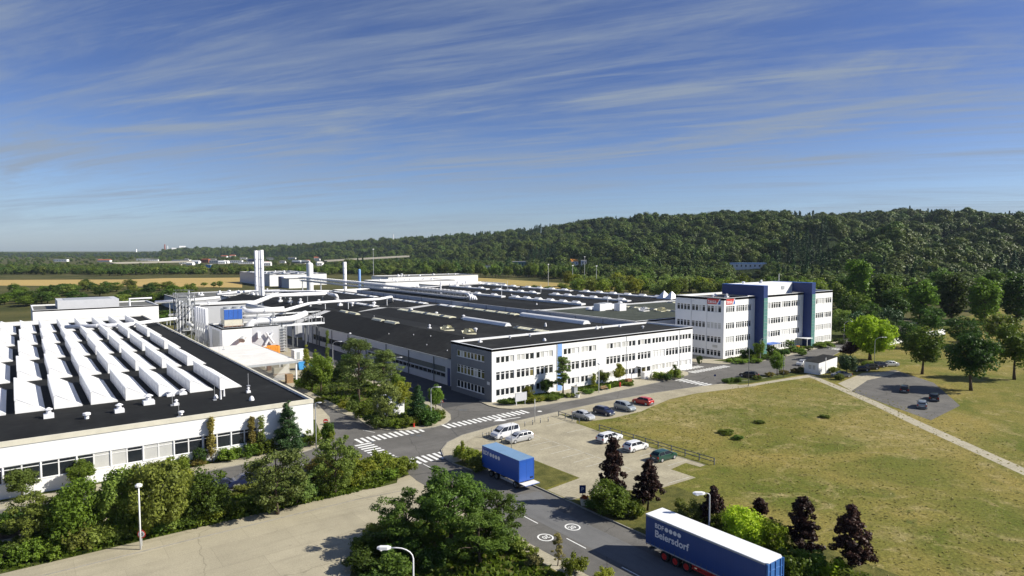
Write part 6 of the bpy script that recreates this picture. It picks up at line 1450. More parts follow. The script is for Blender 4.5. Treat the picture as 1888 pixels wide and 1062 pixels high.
# ---- traffic island
for (k, px, py, yt, w, l, c) in (
    ('pine:leaf_pine', 661, 744, 621, 98, 'tallest pine with bare trunk on the traffic island', 'tree'), ('pine:leaf_pine', 708, 726, 643, 80, 'second pine right of the tallest one', 'tree'), ('feather:leaf_pale', 712, 784, 700, 62, 'pale silvery green tree at the front of the island', 'tree'), ('round:leaf_yellow', 741, 762, 699, 46, 'yellow-green round tree in the middle of the island', 'tree'), ('cone:leaf_conifer', 770, 768, 704, 44, 'dark yew-like cone beside the yellow-green tree', 'tree'), ('round:leaf_mid', 804, 758, 710, 34, 'small green tree near the triangular sign', 'tree'),
    ('block:leaf_mid', 671, 770, 739, 36, 'square clipped green bush at the island kerb', 'hedge'), ('shrub:leaf_dark', 790, 783, 755, 50, 'dark rounded shrub left of the island lamp', 'shrub'), ('shrub:leaf_mid', 806, 776, 750, 38, 'green shrub at the island tip', 'shrub'), ('shrub:leaf_yellow', 754, 786, 765, 44, 'bright shrub behind the island hydrant', 'shrub'), ('shrub:leaf_mid', 732, 788, 770, 40, 'green shrub left of the island hydrant', 'shrub'), ('shrub:leaf_olive', 700, 788, 766, 44, 'olive shrub at the foot of the pale tree', 'shrub'), ('shrub:leaf_yellow', 634, 752, 737, 30, 'yellow shrub at the left kerb of the island', 'shrub'), ('shrub:leaf_olive', 648, 758, 736, 28, 'olive shrub beside the yellow one on the island', 'shrub'), ('shrub:leaf_dark', 656, 745, 726, 22, 'dark round shrub by the pine trunk', 'shrub'), ('shrub:leaf_dark', 682, 782, 764, 34, 'dark low shrub under the square bush', 'shrub'), ('shrub:leaf_dark', 775, 778, 752, 46, 'dark shrub under the yew-like cone', 'shrub'),
    ('round:leaf_mid', 592, 722, 650, 56, 'rounded green tree by the yard', 'tree'), ('column:leaf_yellow', 565, 698, 634, 20, 'slim yellowish poplar beside the skips', 'tree'), ('column:leaf_yellow', 582, 694, 643, 18, 'second slim yellowish poplar beside the skips', 'tree'), ('column:leaf_olive', 604, 668, 588 + 20, 12, 'thin young tree against the hall wall', 'tree'), ('round:leaf_dark', 575, 722, 678, 50, 'dark bushy tree beside the canopy post', 'tree'), ('shrub:leaf_mid', 556, 716, 694, 34, 'green shrub at the outer canopy post', 'shrub'), ('shrub:leaf_olive', 606, 728, 706, 34, 'olive shrub at the left end of the lawn', 'shrub'), ('shrub:leaf_dark', 628, 700, 676, 40, 'dark shrub behind the lawn', 'shrub'), ('round:leaf_dark', 640, 705, 650, 50, 'dark tree behind the tallest pine', 'tree'), ('round:leaf_mid', 690, 712, 668, 50, 'green tree between both pines', 'tree'), ('shrub:leaf_yellow', 590, 742, 730, 26, 'low yellow shrub at the street corner by the lawn', 'shrub'), ('round:leaf_mid', 735, 732, 690, 34, 'green tree behind the right lamp of the island', 'tree')):
    tpx(k, px, py, yt, w, l, c)
# ---- office front
for (k, px, py, yt, w, l, c) in (
    ('sparse:leaf_pine', 1038, 727, 657, 46, 'crooked sparse pine before the blue stair panel', 'tree'), ('round:leaf_dark', 1008, 726, 697, 30, 'small round dark tree with shadow on the white facade', 'tree'), ('round:leaf_yellow', 974, 738, 712, 30, 'low yellow-green tree behind the information board', 'tree'), ('round:leaf_yellow', 1141, 708, 670, 28, 'yellow-topped young tree in the office lawn', 'tree'), ('round:leaf_mid', 1112, 712, 683, 30, 'green young tree in the office lawn, second from the lamp', 'tree'), ('column:leaf_yellow', 1095, 716, 688, 16, 'yellow young tree right beside the office lamp', 'tree'),
    ('shrub:leaf_mid', 1214, 699, 682, 36, 'dark green bush left of pair near the office end', 'shrub'), ('shrub:leaf_mid', 1244, 696, 679, 40, 'dark green bush right of pair near the office end', 'shrub'), ('shrub:leaf_dark', 1230, 701, 688, 30, 'low dark bush between the pair near the office end', 'shrub'), ('sparse:leaf_olive', 1244, 694, 672, 20, 'thin small tree above the bushes near the office end', 'tree'), ('shrub:leaf_dark', 930, 745, 735, 30, 'dark low shrub at the office corner', 'shrub'), ('shrub:leaf_yellow', 985, 741, 729, 46, 'bright ground shrub behind the board', 'shrub'), ('shrub:leaf_mid', 1015, 737, 727, 40, 'green low shrub in the left office bed', 'shrub'), ('shrub:leaf_olive', 1052, 732, 724, 26, 'olive low shrub by the stone pillar', 'shrub'), ('shrub:leaf_mid', 1085, 725, 717, 30, 'green low shrub left of the office lamp', 'shrub'), ('shrub:leaf_mid', 1160, 711, 704, 22, 'green low shrub at the right end of the office lawn', 'shrub'),
    # four-storey office
    ('ball:leaf_dark', 1377, 662, 640, 34, 'round dark bush at the corner of the four-storey office', 'shrub'), ('round:leaf_mid', 1399, 664, 628, 26, 'green tree at the foot of the left blue frame', 'tree'), ('ball:leaf_dark', 1424, 657, 635, 26, 'round dark bush right of the left blue frame', 'shrub'), ('sparse:leaf_pale', 1456, 650, 626, 30, 'pale airy tree between the blue frames', 'tree'), ('round:leaf_mid', 1433, 692, 647, 32, 'young green tree at the end of the planted strip', 'tree'), ('shrub:leaf_dark', 1446, 655, 643, 28, 'dark low shrub between the blue frames', 'shrub'), ('shrub:leaf_mid', 1470, 649, 639, 36, 'green shrub bed near the bins', 'shrub'), ('shrub:leaf_mid', 1360, 668, 660, 50, 'low hedge left part at the four-storey office', 'shrub'), ('shrub:leaf_mid', 1390, 667, 659, 40, 'low hedge right part at the four-storey office', 'shrub'), ('shrub:leaf_mid', 1410, 662, 654, 30, 'low shrub at the lamp of the four-storey office', 'shrub'), ('ball:leaf_dark', 1492, 646, 636, 18, 'small dark bush at the foot of the right blue frame', 'shrub'), ('shrub:leaf_mid', 1520, 640, 629, 46, 'long shrub right of the right blue frame', 'shrub'), ('shrub:leaf_dark', 1548, 634, 624, 30, 'dark shrub at the right end of the four-storey office', 'shrub'), ('ball:leaf_dark', 1293, 660, 653, 14, 'tiny dark bush at the shaded office face', 'shrub'), ('shrub:leaf_mid', 1480, 655, 646, 22, 'low green shrub on the kerb between bins and road', 'shrub')):
    tpx(k, px, py, yt, w, l, c, bmax=(102.6 if px < 1270 else 106.2))
for (px, py, c, l) in ((1340, 706, 'leaf_dark', 'first round shrub of the planted strip by the zebra crossing'), (1349, 704, 'leaf_mid', 'second round shrub of the planted strip'), (1362, 704, 'leaf_dark', 'third round shrub of the planted strip'), (1420, 694, 'leaf_autumn', 'reddish shrub under the strip tree'), (1445, 690, 'leaf_autumn', 'reddish low shrubs in the strip middle'), (1466, 687, 'leaf_autumn', 'reddish low shrub at the gatehouse end of the strip'), (1396, 700, 'leaf_mid', 'green low shrub behind the parked black car'), (1480, 685, 'leaf_dark', 'dark shrub at the gatehouse corner')):
    tpx('shrub:' + c, px, py, py - 9, 22, l, 'shrub', z=FZ)
# ---- right side
for (k, px, py, yt, w, l, c) in (
    ('dome:leaf_lime', 1604, 664, 584, 96, 'bright lime green spreading tree at the right', 'tree'), ('round:leaf_purple', 1568, 664, 628, 44, 'dark red-leaved bush tree left of the lime green tree', 'tree'), ('round:leaf_conifer', 1562, 694, 652, 46, 'dark green dense bush behind the gatehouse', 'tree'), ('shrub:leaf_yellow', 1538, 688, 676, 26, 'yellow-green shrub beside the gatehouse', 'shrub'), ('shrub:leaf_olive', 1548, 700, 688, 24, 'olive shrub by the grey saloon', 'shrub'), ('shrub:leaf_mid', 1600, 676, 664, 30, 'green shrub under the lime green tree', 'shrub'), ('round:leaf_mid', 1700, 690, 600, 80, 'mid green tree right of the lime green tree', 'tree'), ('round:leaf_dark', 1790, 720, 610, 100, 'dark tree near the right frame edge', 'tree'), ('round:leaf_mid', 1870, 700, 600, 90, 'mid green tree at the right frame edge', 'tree')):
    tpx(k, px, py, yt, w, l, c, z=FZ)
# ---- meadow edge
for (k, px, py, yt, w, l, c) in (
    ('maple:leaf_purple', 1128, 928, 806, 62, 'tall dark red maple at the car park entrance', 'tree'), ('maple:leaf_purple', 1194, 941, 847, 72, 'dark red maple with visible trunk beside the tall one', 'tree'), ('maple:leaf_purple', 1312, 990, 897, 70, 'dark red maple behind the trailer lamp', 'tree'), ('maple:leaf_purple', 1400, 990, 917, 62, 'dark red maple mostly behind the bright bush', 'tree'), ('maple:leaf_purple', 1478, 1030, 914, 82, 'dark red maple, second from the right', 'tree'), ('maple:leaf_purple', 1570, 1062, 932, 96, 'rightmost dark red maple in the meadow', 'tree'),
    ('full:leaf_mid', 1126, 948, 884, 96, 'rounded green bush tree under the tall dark red maple', 'shrub'), ('shrub:leaf_mid', 1160, 950, 912, 66, 'green shrub between both dark red maples', 'shrub'), ('shrub:leaf_yellow', 1172, 955, 926, 34, 'small yellow-green shrub before the dark red maple trunk', 'shrub'), ('shrub:leaf_dark', 1098, 938, 918, 46, 'dark low shrub behind the red flowers', 'shrub'),
    ('full:leaf_olive', 1270, 985, 916, 84, 'olive bush left of the trailer lamp', 'shrub'), ('full:leaf_lime', 1372, 1022, 930, 104, 'large bright lime bush behind the trailer roof', 'shrub'), ('full:leaf_lime', 1420, 1030, 952, 84, 'second bright lime bush right of the large one', 'shrub'), ('full:leaf_mid', 1330, 1000, 944, 70, 'mid green bush between olive and lime bushes', 'shrub'), ('shrub:leaf_mid', 1490, 1058, 1010, 90, 'green bush at the foot of the second maple from right', 'shrub'), ('shrub:leaf_lime', 1530, 1066, 1026, 80, 'bright low bush between the two rightmost maples', 'shrub'), ('shrub:leaf_mid', 1460, 1062, 1010, 80, 'mid green bush right of the trailer end', 'shrub'), ('shrub:leaf_mid', 1570, 1090, 1048, 100, 'green bush under the rightmost maple', 'shrub'), ('shrub:leaf_yellow', 870, 855, 828, 56, 'yellow-green shrub before the blue box trailer', 'shrub'), ('shrub:leaf_yellow', 850, 845, 820, 40, 'low yellow-green shrub at the road corner', 'shrub'), ('shrub:leaf_olive', 880, 868, 838, 46, 'olive shrub touching the blue box trailer', 'shrub'), ('column:leaf_yellow', 853, 850, 812, 16, 'thin yellow-green sapling at the road corner', 'tree'), ('shrub:leaf_yellow', 1114, 1070, 1046, 46, 'yellow-green shrub at the bottom edge before the trailer', 'shrub')):
    tpx(k, px, py, yt, w, l, c, z=FZ, name='bush' if (k[:4] == 'full' and c == 'shrub') else None)
for (px, py, w, h) in ((1340, 800, 40, 9), (1360, 810, 30, 8), (1520, 770, 26, 6), (1400, 780, 26, 6)):
    tpx('shrub:leaf_mid', px, py, py - h, w, 'low green weed patch in the dry meadow', 'shrub', z=FZ, group='green weed patches in the meadow')
# plants in tubs: parts of their planters
for (t, a, b, z), lm, s in ((PLANT[0], 'leaf_mid', .5), (PLANT[1], 'flower_red', .6)):
    c = unit(NR.normal(size=(14, 3))) * .32 * s * 2 * np.array([1, 1, .45]) + np.array([0, 0, .12]); me = quads_mesh('flowers' if 'red' in lm else 'shrub', leaves(c, np.full(14, .16), 40, .06), lm)
    inst(me.name.split('.')[0], me, t, (0, 0, z - t.location.z))
# grass tufts in beds and lawns (one uncountable cover) 
def scatter(name, label, regions, m, n, size, z, asp=.25):
    P_ = []
    for (poly, w) in regions:
        xs = [p[0] for p in poly]; ys = [p[1] for p in poly]; k = 0; want = int(n * w)
        while k < want:
            x, y = rng.uniform(min(xs), max(xs)), rng.uniform(min(ys), max(ys)); ins = False; j = len(poly) - 1
            for i in range(len(poly)):
                if (poly[i][1] > y) != (poly[j][1] > y) and x < (poly[j][0] - poly[i][0]) * (y - poly[i][1]) / (poly[j][1] - poly[i][1]) + poly[i][0]: ins = not ins
                j = i
            if ins: P_.append((x, y)); k += 1
            elif rng.random() < .0005: k += 1
    p = np.array(P_); N_ = len(p); th = NR.uniform(0, 6.28, N_); s = size * NR.uniform(.5, 1.4, N_); dx = np.stack([np.cos(th) * s * asp * 2, np.sin(th) * s * asp * 2], 1); ln = NR.normal(size=(N_, 2)) * (s * .35)[:, None]
    V = np.zeros((N_, 4, 3)); V[:, 0, :2] = p - dx; V[:, 1, :2] = p + dx; V[:, 2, :2] = p + dx * .5 + ln; V[:, 3, :2] = p - dx * .5 + ln; V[:, :2, 2] = z; V[:, 2:, 2] = z + s[:, None]
    o = bpy.data.objects.new(name, quads_mesh(name, V, m)); C.objects.link(o); o['kind'] = 'stuff'; o['label'] = label; o['category'] = 'grass'; return o
scatter('ground_cover', 'low green ground cover in the planted beds', [([(8, 75.8), (36, 75.0), (39, 76.5), (39, 81), (36, 83.6), (8, 83.6)], .3), ([(-60, 75.8), (8, 75.8), (8, 83.6), (-60, 83.6)], .2), ([(12, 97.7), (33, 98.2), (38, 101), (38, 103), (12, 103)], .14), (isl_in, .12), ([(75.2, 103.8), (75.2, 101.0), (78.0, 99.0), (87.5, 98.4), (89.6, 99.6), (89.6, 103.8)], .06), ([(94.5, 103.6), (94.6, 100.4), (96.4, 99.0), (108.5, 99.6), (111.5, 101.2), (111, 103.6)], .06), ([(151, 104.4), (158, 101.7), (213, 106.4), (240, 110), (240, 112), (214, 107.2), (155, 107.0)], .08), ([(23, 52), (26, 59), (33, 63), (37, 60), (39, 56), (39.3, 42), (23, 42)], .14)], 'leaf_mid', 26000, .26, KZ + .012, .5)
scatter('grass', 'tufts of dry grass in the meadow', [([(52.5, 20), (60, 20), (72, 50), (76, 54), (77.5, 80), (95, 82), (125, 84), (60, -10)], .6), ([(66, 5), (125, 84), (150, 78), (110, 10)], .4)], 'leaf_straw', 7000, .09, FZ, .8)
# ================================================================= DISTANT LAND
def lerp_tab(tab, x):
    return float(np.interp(x, [t[0] for t in tab], [t[1] for t in tab]))
SIL = [(-400, 464), (236, 464), (320, 460), (360, 456.5), (430, 456), (500, 453), (560, 450), (600, 447.5), (660, 443.5), (700, 440.5), (760, 438.5), (820, 435.5), (850, 432.5), (900, 431), (950, 426.5), (1000, 420), (1050, 413.5), (1100, 406.5), (1150, 402.5), (1200, 401), (1250, 400), (1300, 396), (1350, 392.5), (1400, 391.5), (1450, 394), (1500, 397.5), (1550, 399), (1600, 395), (1652, 392.5), (1750, 394), (1900, 398), (2400, 404), (3200, 415)]
RD = [(-400, 3600), (320, 3300), (600, 2600), (850, 2000), (1000, 1700), (1150, 1500), (1400, 1350), (1650, 1300), (3200, 1300)]
D0 = [(-400, 2900), (320, 2400), (600, 1800), (850, 1200), (1000, 920), (1150, 760), (1400, 620), (1650, 500), (3200, 480)]
def hill(px, d):
    y = lerp_tab(SIL, px); D = lerp_tab(RD, px); d0 = lerp_tab(D0, px)
    hr = max(0., 30 + (460 - y) * D / 1218. - 12.5)
    u = (d - d0) / (D - d0)
    if u <= 0: return 0.
    if u > 1: return hr * max(.2, 1 - (u - 1) * .6)
    s = u ** .85 + (.10 * math.sin(px * .016 + d * .0105) + .08 * math.sin(px * .037 - d * .014 + 1.) + .05 * math.sin(px * .071 + d * .023)) * math.sin(u * 3.14159)
    return hr * max(0, s)
nx, nd = 170, 60; V = []; Fc = []
for i in range(nx):
    px = -400 + 3600 * i / (nx - 1)
    d0, D = lerp_tab(D0, px), lerp_tab(RD, px)
    for j in range(nd):
        d = d0 * .98 + (D * 1.9 - d0) * (j / (nd - 1)); a, b = polar(px, d); V.append((a, b, hill(px, d) - .5))
for i in range(nx - 1):
    for j in range(nd - 1): k = i * nd + j; Fc.append((k, k + nd, k + nd + 1, k + 1))
me = bpy.data.meshes.new('hills'); me.from_pydata(V, [], Fc); me.materials.append(M['hill_soil']); me.polygons.foreach_set('use_smooth', [True] * len(me.polygons)); me.update()
o = bpy.data.objects.new('hills', me); C.objects.link(o); struct(o, 'long wooded ridge behind the works')
# fields
ground_obj('wheat_field', 'yellow stubble field at the left beyond the works', [[polar(-300, 560), polar(230, 540), polar(300, 530), polar(445, 520), polar(445, 705), polar(300, 690), polar(236, 660), polar(-300, 640)]], 'wheat', .02)
ground_obj('wheat_field', 'dry yellow field right behind the rear halls', [[polar(690, 700), polar(760, 765), polar(800, 745), polar(900, 690), polar(1000, 610), polar(1080, 560), polar(1140, 520), polar(1140, 400), polar(1040, 425), polar(950, 450), polar(840, 480), polar(760, 560)]], 'wheat_pale', .02)
# forest points; clearings keep the far houses in view
def site(px, ytop, H, d0=480, d1=2600):
    d = d0
    while d < d1:
        if hill(px, d) + H >= 30 - (ytop - 460) * d / 1218.: return d
        d += 5
    return d1
CLEAR = []
def clear(px, w, d, back=300): CLEAR.append((px - w / 2 - 3, px + w / 2 + 3, d - back, d + 14))
HS = [(332, 479, 34, 6, 'long white hall in the distant settlement, leftmost', 'white_wall', 'grey_wall', False), (357, 480, 18, 7, 'white house right of the long distant hall', 'white_wall', 'grey_wall', True), (391, 479, 14, 7, 'white distant house with pale gable', 'white_wall', 'gravel_roof', True), (408, 481, 12, 6, 'pale distant house beside the brick one', 'white_wall', 'grey_wall', True), (376, 478, 16, 8, 'brick-red distant hall with flat roof', 'brick_red', 'tile_red', False), (399, 480, 26, 7, 'cream-white distant flat hall', 'white_roof', 'white_roof', False), (383, 488, 10, 5, 'light blue distant shed among trees', 'sky_blue_skip', 'white_roof', False), (432, 480, 26, 6, 'white distant building left of the blue store', 'white_wall', 'white_roof', False), (452, 483, 26, 4, 'low white distant hall behind the chimneys', 'white_wall', 'white_roof', False), (463, 478, 12, 8, 'blue distant store front', 'blue_wall', 'blue_wall', False), (487, 482, 8, 6, 'small red distant store', 'red_paint', 'red_paint', False), (520, 480, 10, 6, 'small white house right of the chimneys', 'white_wall', 'gravel_roof', True), (545, 480, 16, 4, 'low white distant row house', 'white_wall', 'white_roof', False), (412, 471, 12, 7, 'tiny white house at the foot of the ridge, left', 'white_wall', 'tile_red', True), (428, 470, 10, 7, 'tiny white house at the foot of the ridge, middle', 'white_wall', 'tile_red', True), (448, 474, 12, 7, 'tiny white house at the foot of the ridge, right', 'white_wall', 'gravel_roof', True), (262, 477, 22, 5, 'low white distant row left of the settlement', 'white_wall', 'white_roof', False), (282, 477, 16, 6, 'pale distant house above the viaduct', 'white_wall', 'gravel_roof', True), (190, 478, 24, 6, 'distant pale house left of the photo', 'white_wall', 'tile_red', True), (110, 478, 24, 6, 'distant white hall near the left frame edge', 'white_wall', 'white_roof', False),
 (912, 489, 40, 7, 'flat white building among the trees behind the yellow field', 'white_wall', 'gravel_roof', False), (958, 482, 28, 9, 'glazed greenish building among the trees', 'teal_panel', 'white_roof', False), (1060, 478, 13, 8, 'house with orange-red roof among dark trees', 'white_wall', 'orange_steel', True), (1077, 481, 9, 7, 'white house front right of the orange roof', 'white_wall', 'white_roof', False), (1380, 485, 64, 6, 'long pale low building with blue-white roof on the wooded slope', 'white_wall', 'pale_blue', False)]
HOUSES = []
for h_ in HS:
    d = site(h_[0], h_[1], h_[3]); HOUSES.append((d, h_)); clear(h_[0], h_[2], d)
for k in range(16):
    h_ = (rng.uniform(322, 600), rng.uniform(473, 483), rng.uniform(7, 15), rng.uniform(6, 8), 'small white house scattered among the distant trees', 'white_wall', rng.choice(('white_roof', 'gravel_roof', 'tile_red')), True)
    d = site(h_[0], h_[1], h_[3]); HOUSES.append((d, h_)); clear(h_[0], h_[2], d)
pts = []; sc = []; idx = []
def add(px, d, s, k, dz=0.):
    for (x0, x1, a0, a1) in CLEAR:
        if x0 < px < x1 and a0 < d < a1:
            if rng.random() < .6 or d > a1 - 50: return
            s *= .45
    if 310 < px < 620 and 760 < d < 1650: s = min(s, .55)
    a, b = polar(px, d); pts.append((a, b, hill(px, d) - .6 + dz)); sc.append(s); idx.append(k)
n = 0
while n < 10000:
    px = rng.uniform(300, 2300); d0, D = lerp_tab(D0, px), lerp_tab(RD, px) * 1.06
    d = math.sqrt(rng.uniform(d0 ** 2, D ** 2))
    if px < 850 and rng.random() < .35: continue
    con = math.sin(px * .013 + 1.2) + math.sin(d * .006 + px * .003) + .8 * math.sin(px * .031 - d * .01)
    k = 3 if (con > 1.25 or rng.random() < .04) else rng.randrange(3)
    add(px, d, min(1.9, .62 + rng.random() ** 1.8 * 1.15) * (1.0 if k < 3 else .8), k); n += 1
for px in np.arange(300, 2300, 5.):       # crest
    D = lerp_tab(RD, px); cf = (1000 < px < 1230 or px > 1560)
    for q in range(2): add(px + rng.uniform(-3, 3), D * rng.uniform(.985, 1.02), rng.uniform(.6, 1.2), 3 if rng.random() < (.55 if cf else .08) else rng.randrange(3))
for k in range(4200):                    # plain at the left and foot of the ridge
    px = rng.uniform(-250, 860); dm = lerp_tab(D0, px) * 1.04 if px > 320 else 5200
    d = math.sqrt(rng.uniform(760 ** 2, dm ** 2)) if rng.random() < .55 else rng.uniform(760, dm)
    add(px, d, rng.uniform(.35, .75) * (1 if d < 1700 else 1.3), rng.randrange(3) if rng.random() < .95 else 3)
for k in range(2600):
    px = rng.uniform(-260, 780); add(px, rng.uniform(790, 1050), rng.uniform(.4, .72), rng.randrange(3))
for k in range(130):
    px = rng.uniform(585, 780); add(px, rng.uniform(1040, 1110), rng.uniform(.6, 1.25), rng.randrange(3))
EDGE = [(640, 760), (760, 800), (900, 740), (1000, 660), (1080, 600), (1140, 540), (1340, 470), (1540, 400), (1600, 330), (2300, 300)]
for k in range(5200):                    # wood between the fields and the ridge
    px = rng.uniform(640, 2200); d0 = lerp_tab(D0, px) * 1.05; e = lerp_tab(EDGE, px) + 40; d = math.sqrt(rng.uniform(e * e, max(d0, e + 20) ** 2)); add(px, d, rng.uniform(.55, 1.2), rng.randrange(3) if rng.random() < .95 else 3)
pc = bpy.data.collections.new('forest_sources')
for i, kd in enumerate((('farround:leaf_forest', 0), ('farround:leaf_forest', 1), ('farround:leaf_forest', 2), ('farcone:leaf_conifer', 0))):
    so = bpy.data.objects.new('forest_tree_%d' % i, proto(kd[0], kd[1])[0]); pc.objects.link(so)
me = bpy.data.meshes.new('forest'); me.from_pydata(pts, [], [])
at = me.attributes.new('sc', 'FLOAT', 'POINT'); at.data.foreach_set('value', sc)
at = me.attributes.new('ix', 'INT', 'POINT'); at.data.foreach_set('value', idx)
at = me.attributes.new('rz', 'FLOAT_VECTOR', 'POINT'); at.data.foreach_set('vector', np.stack([np.zeros(len(pts)), np.zeros(len(pts)), NR.uniform(0, 6.28, len(pts))], 1).reshape(-1))
fo = bpy.data.objects.new('forest', me); C.objects.link(fo); fo['kind'] = 'stuff'; fo['label'] = 'dense dark green wood covering the ridge and distant plain'; fo['category'] = 'forest'
ng = bpy.data.node_groups.new('forest_nodes', 'GeometryNodeTree'); ng.interface.new_socket('Geometry', in_out='INPUT', socket_type='NodeSocketGeometry'); ng.interface.new_socket('Geometry', in_out='OUTPUT', socket_type='NodeSocketGeometry')
gn = ng.nodes; gl = ng.links; gi = gn.new('NodeGroupInput'); go = gn.new('NodeGroupOutput'); ip = gn.new('GeometryNodeInstanceOnPoints'); ci = gn.new('GeometryNodeCollectionInfo')
ci.inputs['Collection'].default_value = pc; ci.inputs['Separate Children'].default_value = True; ci.inputs['Reset Children'].default_value = True
def na(nm, ty): x = gn.new('GeometryNodeInputNamedAttribute'); x.data_type = ty; x.inputs['Name'].default_value = nm; return x.outputs['Attribute']
gl.new(gi.outputs[0], ip.inputs['Points']); gl.new(ci.outputs[0], ip.inputs['Instance']); ip.inputs['Pick Instance'].default_value = True
gl.new(na('ix', 'INT'), ip.inputs['Instance Index']); gl.new(na('sc', 'FLOAT'), ip.inputs['Scale'])
er = gn.new('FunctionNodeEulerToRotation'); gl.new(na('rz', 'FLOAT_VECTOR'), er.inputs[0]); gl.new(er.outputs[0], ip.inputs['Rotation']); gl.new(ip.outputs[0], go.inputs[0])
md = fo.modifiers.new('trees', 'NODES'); md.node_group = ng
# belts of single trees behind the works
def belt(n, region, kinds, hr, wr, labels, group, z=-.02):
    for k in range(n):
        px, d = region(k / max(1, n - 1)); kd = kinds[rng.randrange(len(kinds))]; h = rng.uniform(*hr); w = rng.uniform(*wr)
        a, b = polar(px, d); lab = labels[kd]
        plant(kd, a, b, z, h, w, lab, 'tree', 'willow_tree' if kd.startswith('willow') else 'broadleaf_tree' if not kd.startswith('farcone') else 'fir_tree', group, rng.randrange(3), 1. if not kd.startswith('willow') else .45)
LB = {'farround:leaf_olive': 'dull olive round tree in the belt beyond the left field', 'farround:leaf_dark': 'dark round tree in the belt beyond the left field', 'farround:leaf_mid': 'mid green round tree in the belt beyond the left field'}
belt(62, lambda s: (-120 + 900 * s + rng.uniform(-12, 12), 730 + 60 * abs(math.sin(s * 9)) + rng.uniform(0, 70)), list(LB), (7, 12), (13, 19), LB, 'tree belt beyond the left field')
LB = {'farround:leaf_dark': 'dark round tree in the wood edge behind the right field', 'farround:leaf_mid': 'mid green round tree in the wood edge behind the right field', 'farround:leaf_forest': 'deep green tree in the wood edge behind the right field'}
belt(74, lambda s: (770 + 430 * s + rng.uniform(-10, 10), (775 - 240 * s) + rng.uniform(0, 75)), list(LB), (10, 17), (9, 15), LB, 'wood edge behind the right field')
LB = {'willow:leaf_olive': 'olive willow clump behind the rear hall', 'willow:leaf_pale': 'pale willow clump behind the rear hall', 'willow:leaf_yellow': 'yellow-green willow clump behind the rear hall', 'willow:leaf_mid': 'green willow clump behind the rear hall'}
belt(64, lambda s: (1050 + 320 * s + rng.uniform(-14, 14), (430 - 90 * s) + rng.uniform(0, 110)), list(LB), (9, 14), (10, 15), LB, 'willows behind the rear hall')
for (px, py, yt, w) in ((985, 545, 524, 34), (1010, 545, 526, 28), (1035, 548, 520, 40)): tpx('willow:leaf_olive', px, py, yt, w, 'small olive willow at the edge of the yellow field', z=0, group='field edge willows', lod=.45)
LB = {'farround:leaf_dark': 'dark tree behind the four-storey office', 'farround:leaf_mid': 'mid green tree behind the four-storey office', 'willow:leaf_mid': 'loose green tree behind the four-storey office'}
belt(40, lambda s: (1330 + 330 * s + rng.uniform(-10, 10), rng.uniform(290, 430)), list(LB), (11, 16), (11, 16), LB, 'trees behind the four-storey office')
for (px, d, h, w, k, l) in ((1588, 300, 29, 15, 'tall:leaf_mid', 'towering leafy tree right of the four-storey office'), (1630, 300, 19, 15, 'tall:leaf_dark', 'tall dark tree right of the towering one'), (1555, 330, 17, 12, 'tall:leaf_dark', 'tall dark tree left of the towering one'), (1650, 255, 15, 13, 'tall:leaf_dark', 'dark tree at the right picture side'), (1700, 270, 19, 14, 'tall:leaf_mid', 'leafy tree beyond the right picture side'), (1760, 280, 21, 15, 'tall:leaf_dark', 'dark tall tree near the right frame'), (1820, 260, 20, 14, 'tall:leaf_mid', 'leafy tall tree near the right frame'), (1880, 270, 22, 15, 'tall:leaf_dark', 'dark tall tree at the right frame edge'), (1570, 262, 13, 11, 'willow:leaf_dark', 'dark bushy tree behind the end of the four-storey office'), (1605, 250, 11, 12, 'willow:leaf_dark', 'dark bushy tree behind the lime green tree'), (1645, 235, 10, 11, 'willow:leaf_conifer', 'very dark bushy tree right behind the lime green tree'), (1720, 230, 11, 12, 'willow:leaf_dark', 'dark bushy tree right of the lime green tree'), (1560, 222, 8, 11, 'willow:leaf_dark', 'dark bushy tree behind the lamp beyond the office end'), (1590, 226, 9, 12, 'willow:leaf_conifer', 'very dark bushy tree behind the crown of the lime green tree'), (1625, 216, 9, 12, 'willow:leaf_dark', 'dark bushy tree at the right shoulder of the lime green tree'), (1675, 200, 9, 12, 'willow:leaf_dark', 'dark bush tree behind the white boundary wall'), (1780, 205, 10, 13, 'willow:leaf_dark', 'dark bush tree far right behind the wall'), (1850, 210, 10, 13, 'willow:leaf_mid', 'green bush tree at the far right frame edge'), (1640, 330, 20, 15, 'tall:leaf_deep', 'deep green tall tree in the right background'), (1740, 330, 21, 15, 'tall:leaf_deep', 'deep green tall tree beyond the right side'), (1830, 320, 21, 15, 'tall:leaf_dark', 'dark tall tree in the far right background'), (1552, 250, 9, 9, 'willow:leaf_olive', 'olive bushy tree at the end of the four-storey office')):
    a, b = polar(px, d); plant(k, a, b, -.02, h, w, l, 'tree', 'broadleaf_tree', None, rng.randrange(2), .6)
# bushes left behind the white block
LB = {'willow:leaf_mid': 'green tree between white block and yellow field', 'willow:leaf_dark': 'dark tree between white block and yellow field', 'willow:leaf_olive': 'olive tree between white block and yellow field'}
belt(46, lambda s: (0 + 350 * s + rng.uniform(-8, 8), rng.uniform(330, 500)), list(LB), (5, 9), (9, 15), LB, 'trees between white block and field')
for (px, py, yt, w) in ((405, 530, 517, 16), (376, 528, 520, 16), (356, 530, 521, 14), (394, 530, 519, 14)): tpx('willow:leaf_mid', px, py, yt, w, 'lone green tree at the near edge of the left yellow field', z=0, group='lone trees before the left field', lod=.45)
for (px, py, yt, w) in ((300, 600, 571, 44), (330, 598, 573, 40), (350, 596, 578, 30)): tpx('round:leaf_dark', px, py, yt, w, 'dark tree under the white pipe bridge', z=0, group='dark trees under the pipe bridge', lod=.6)
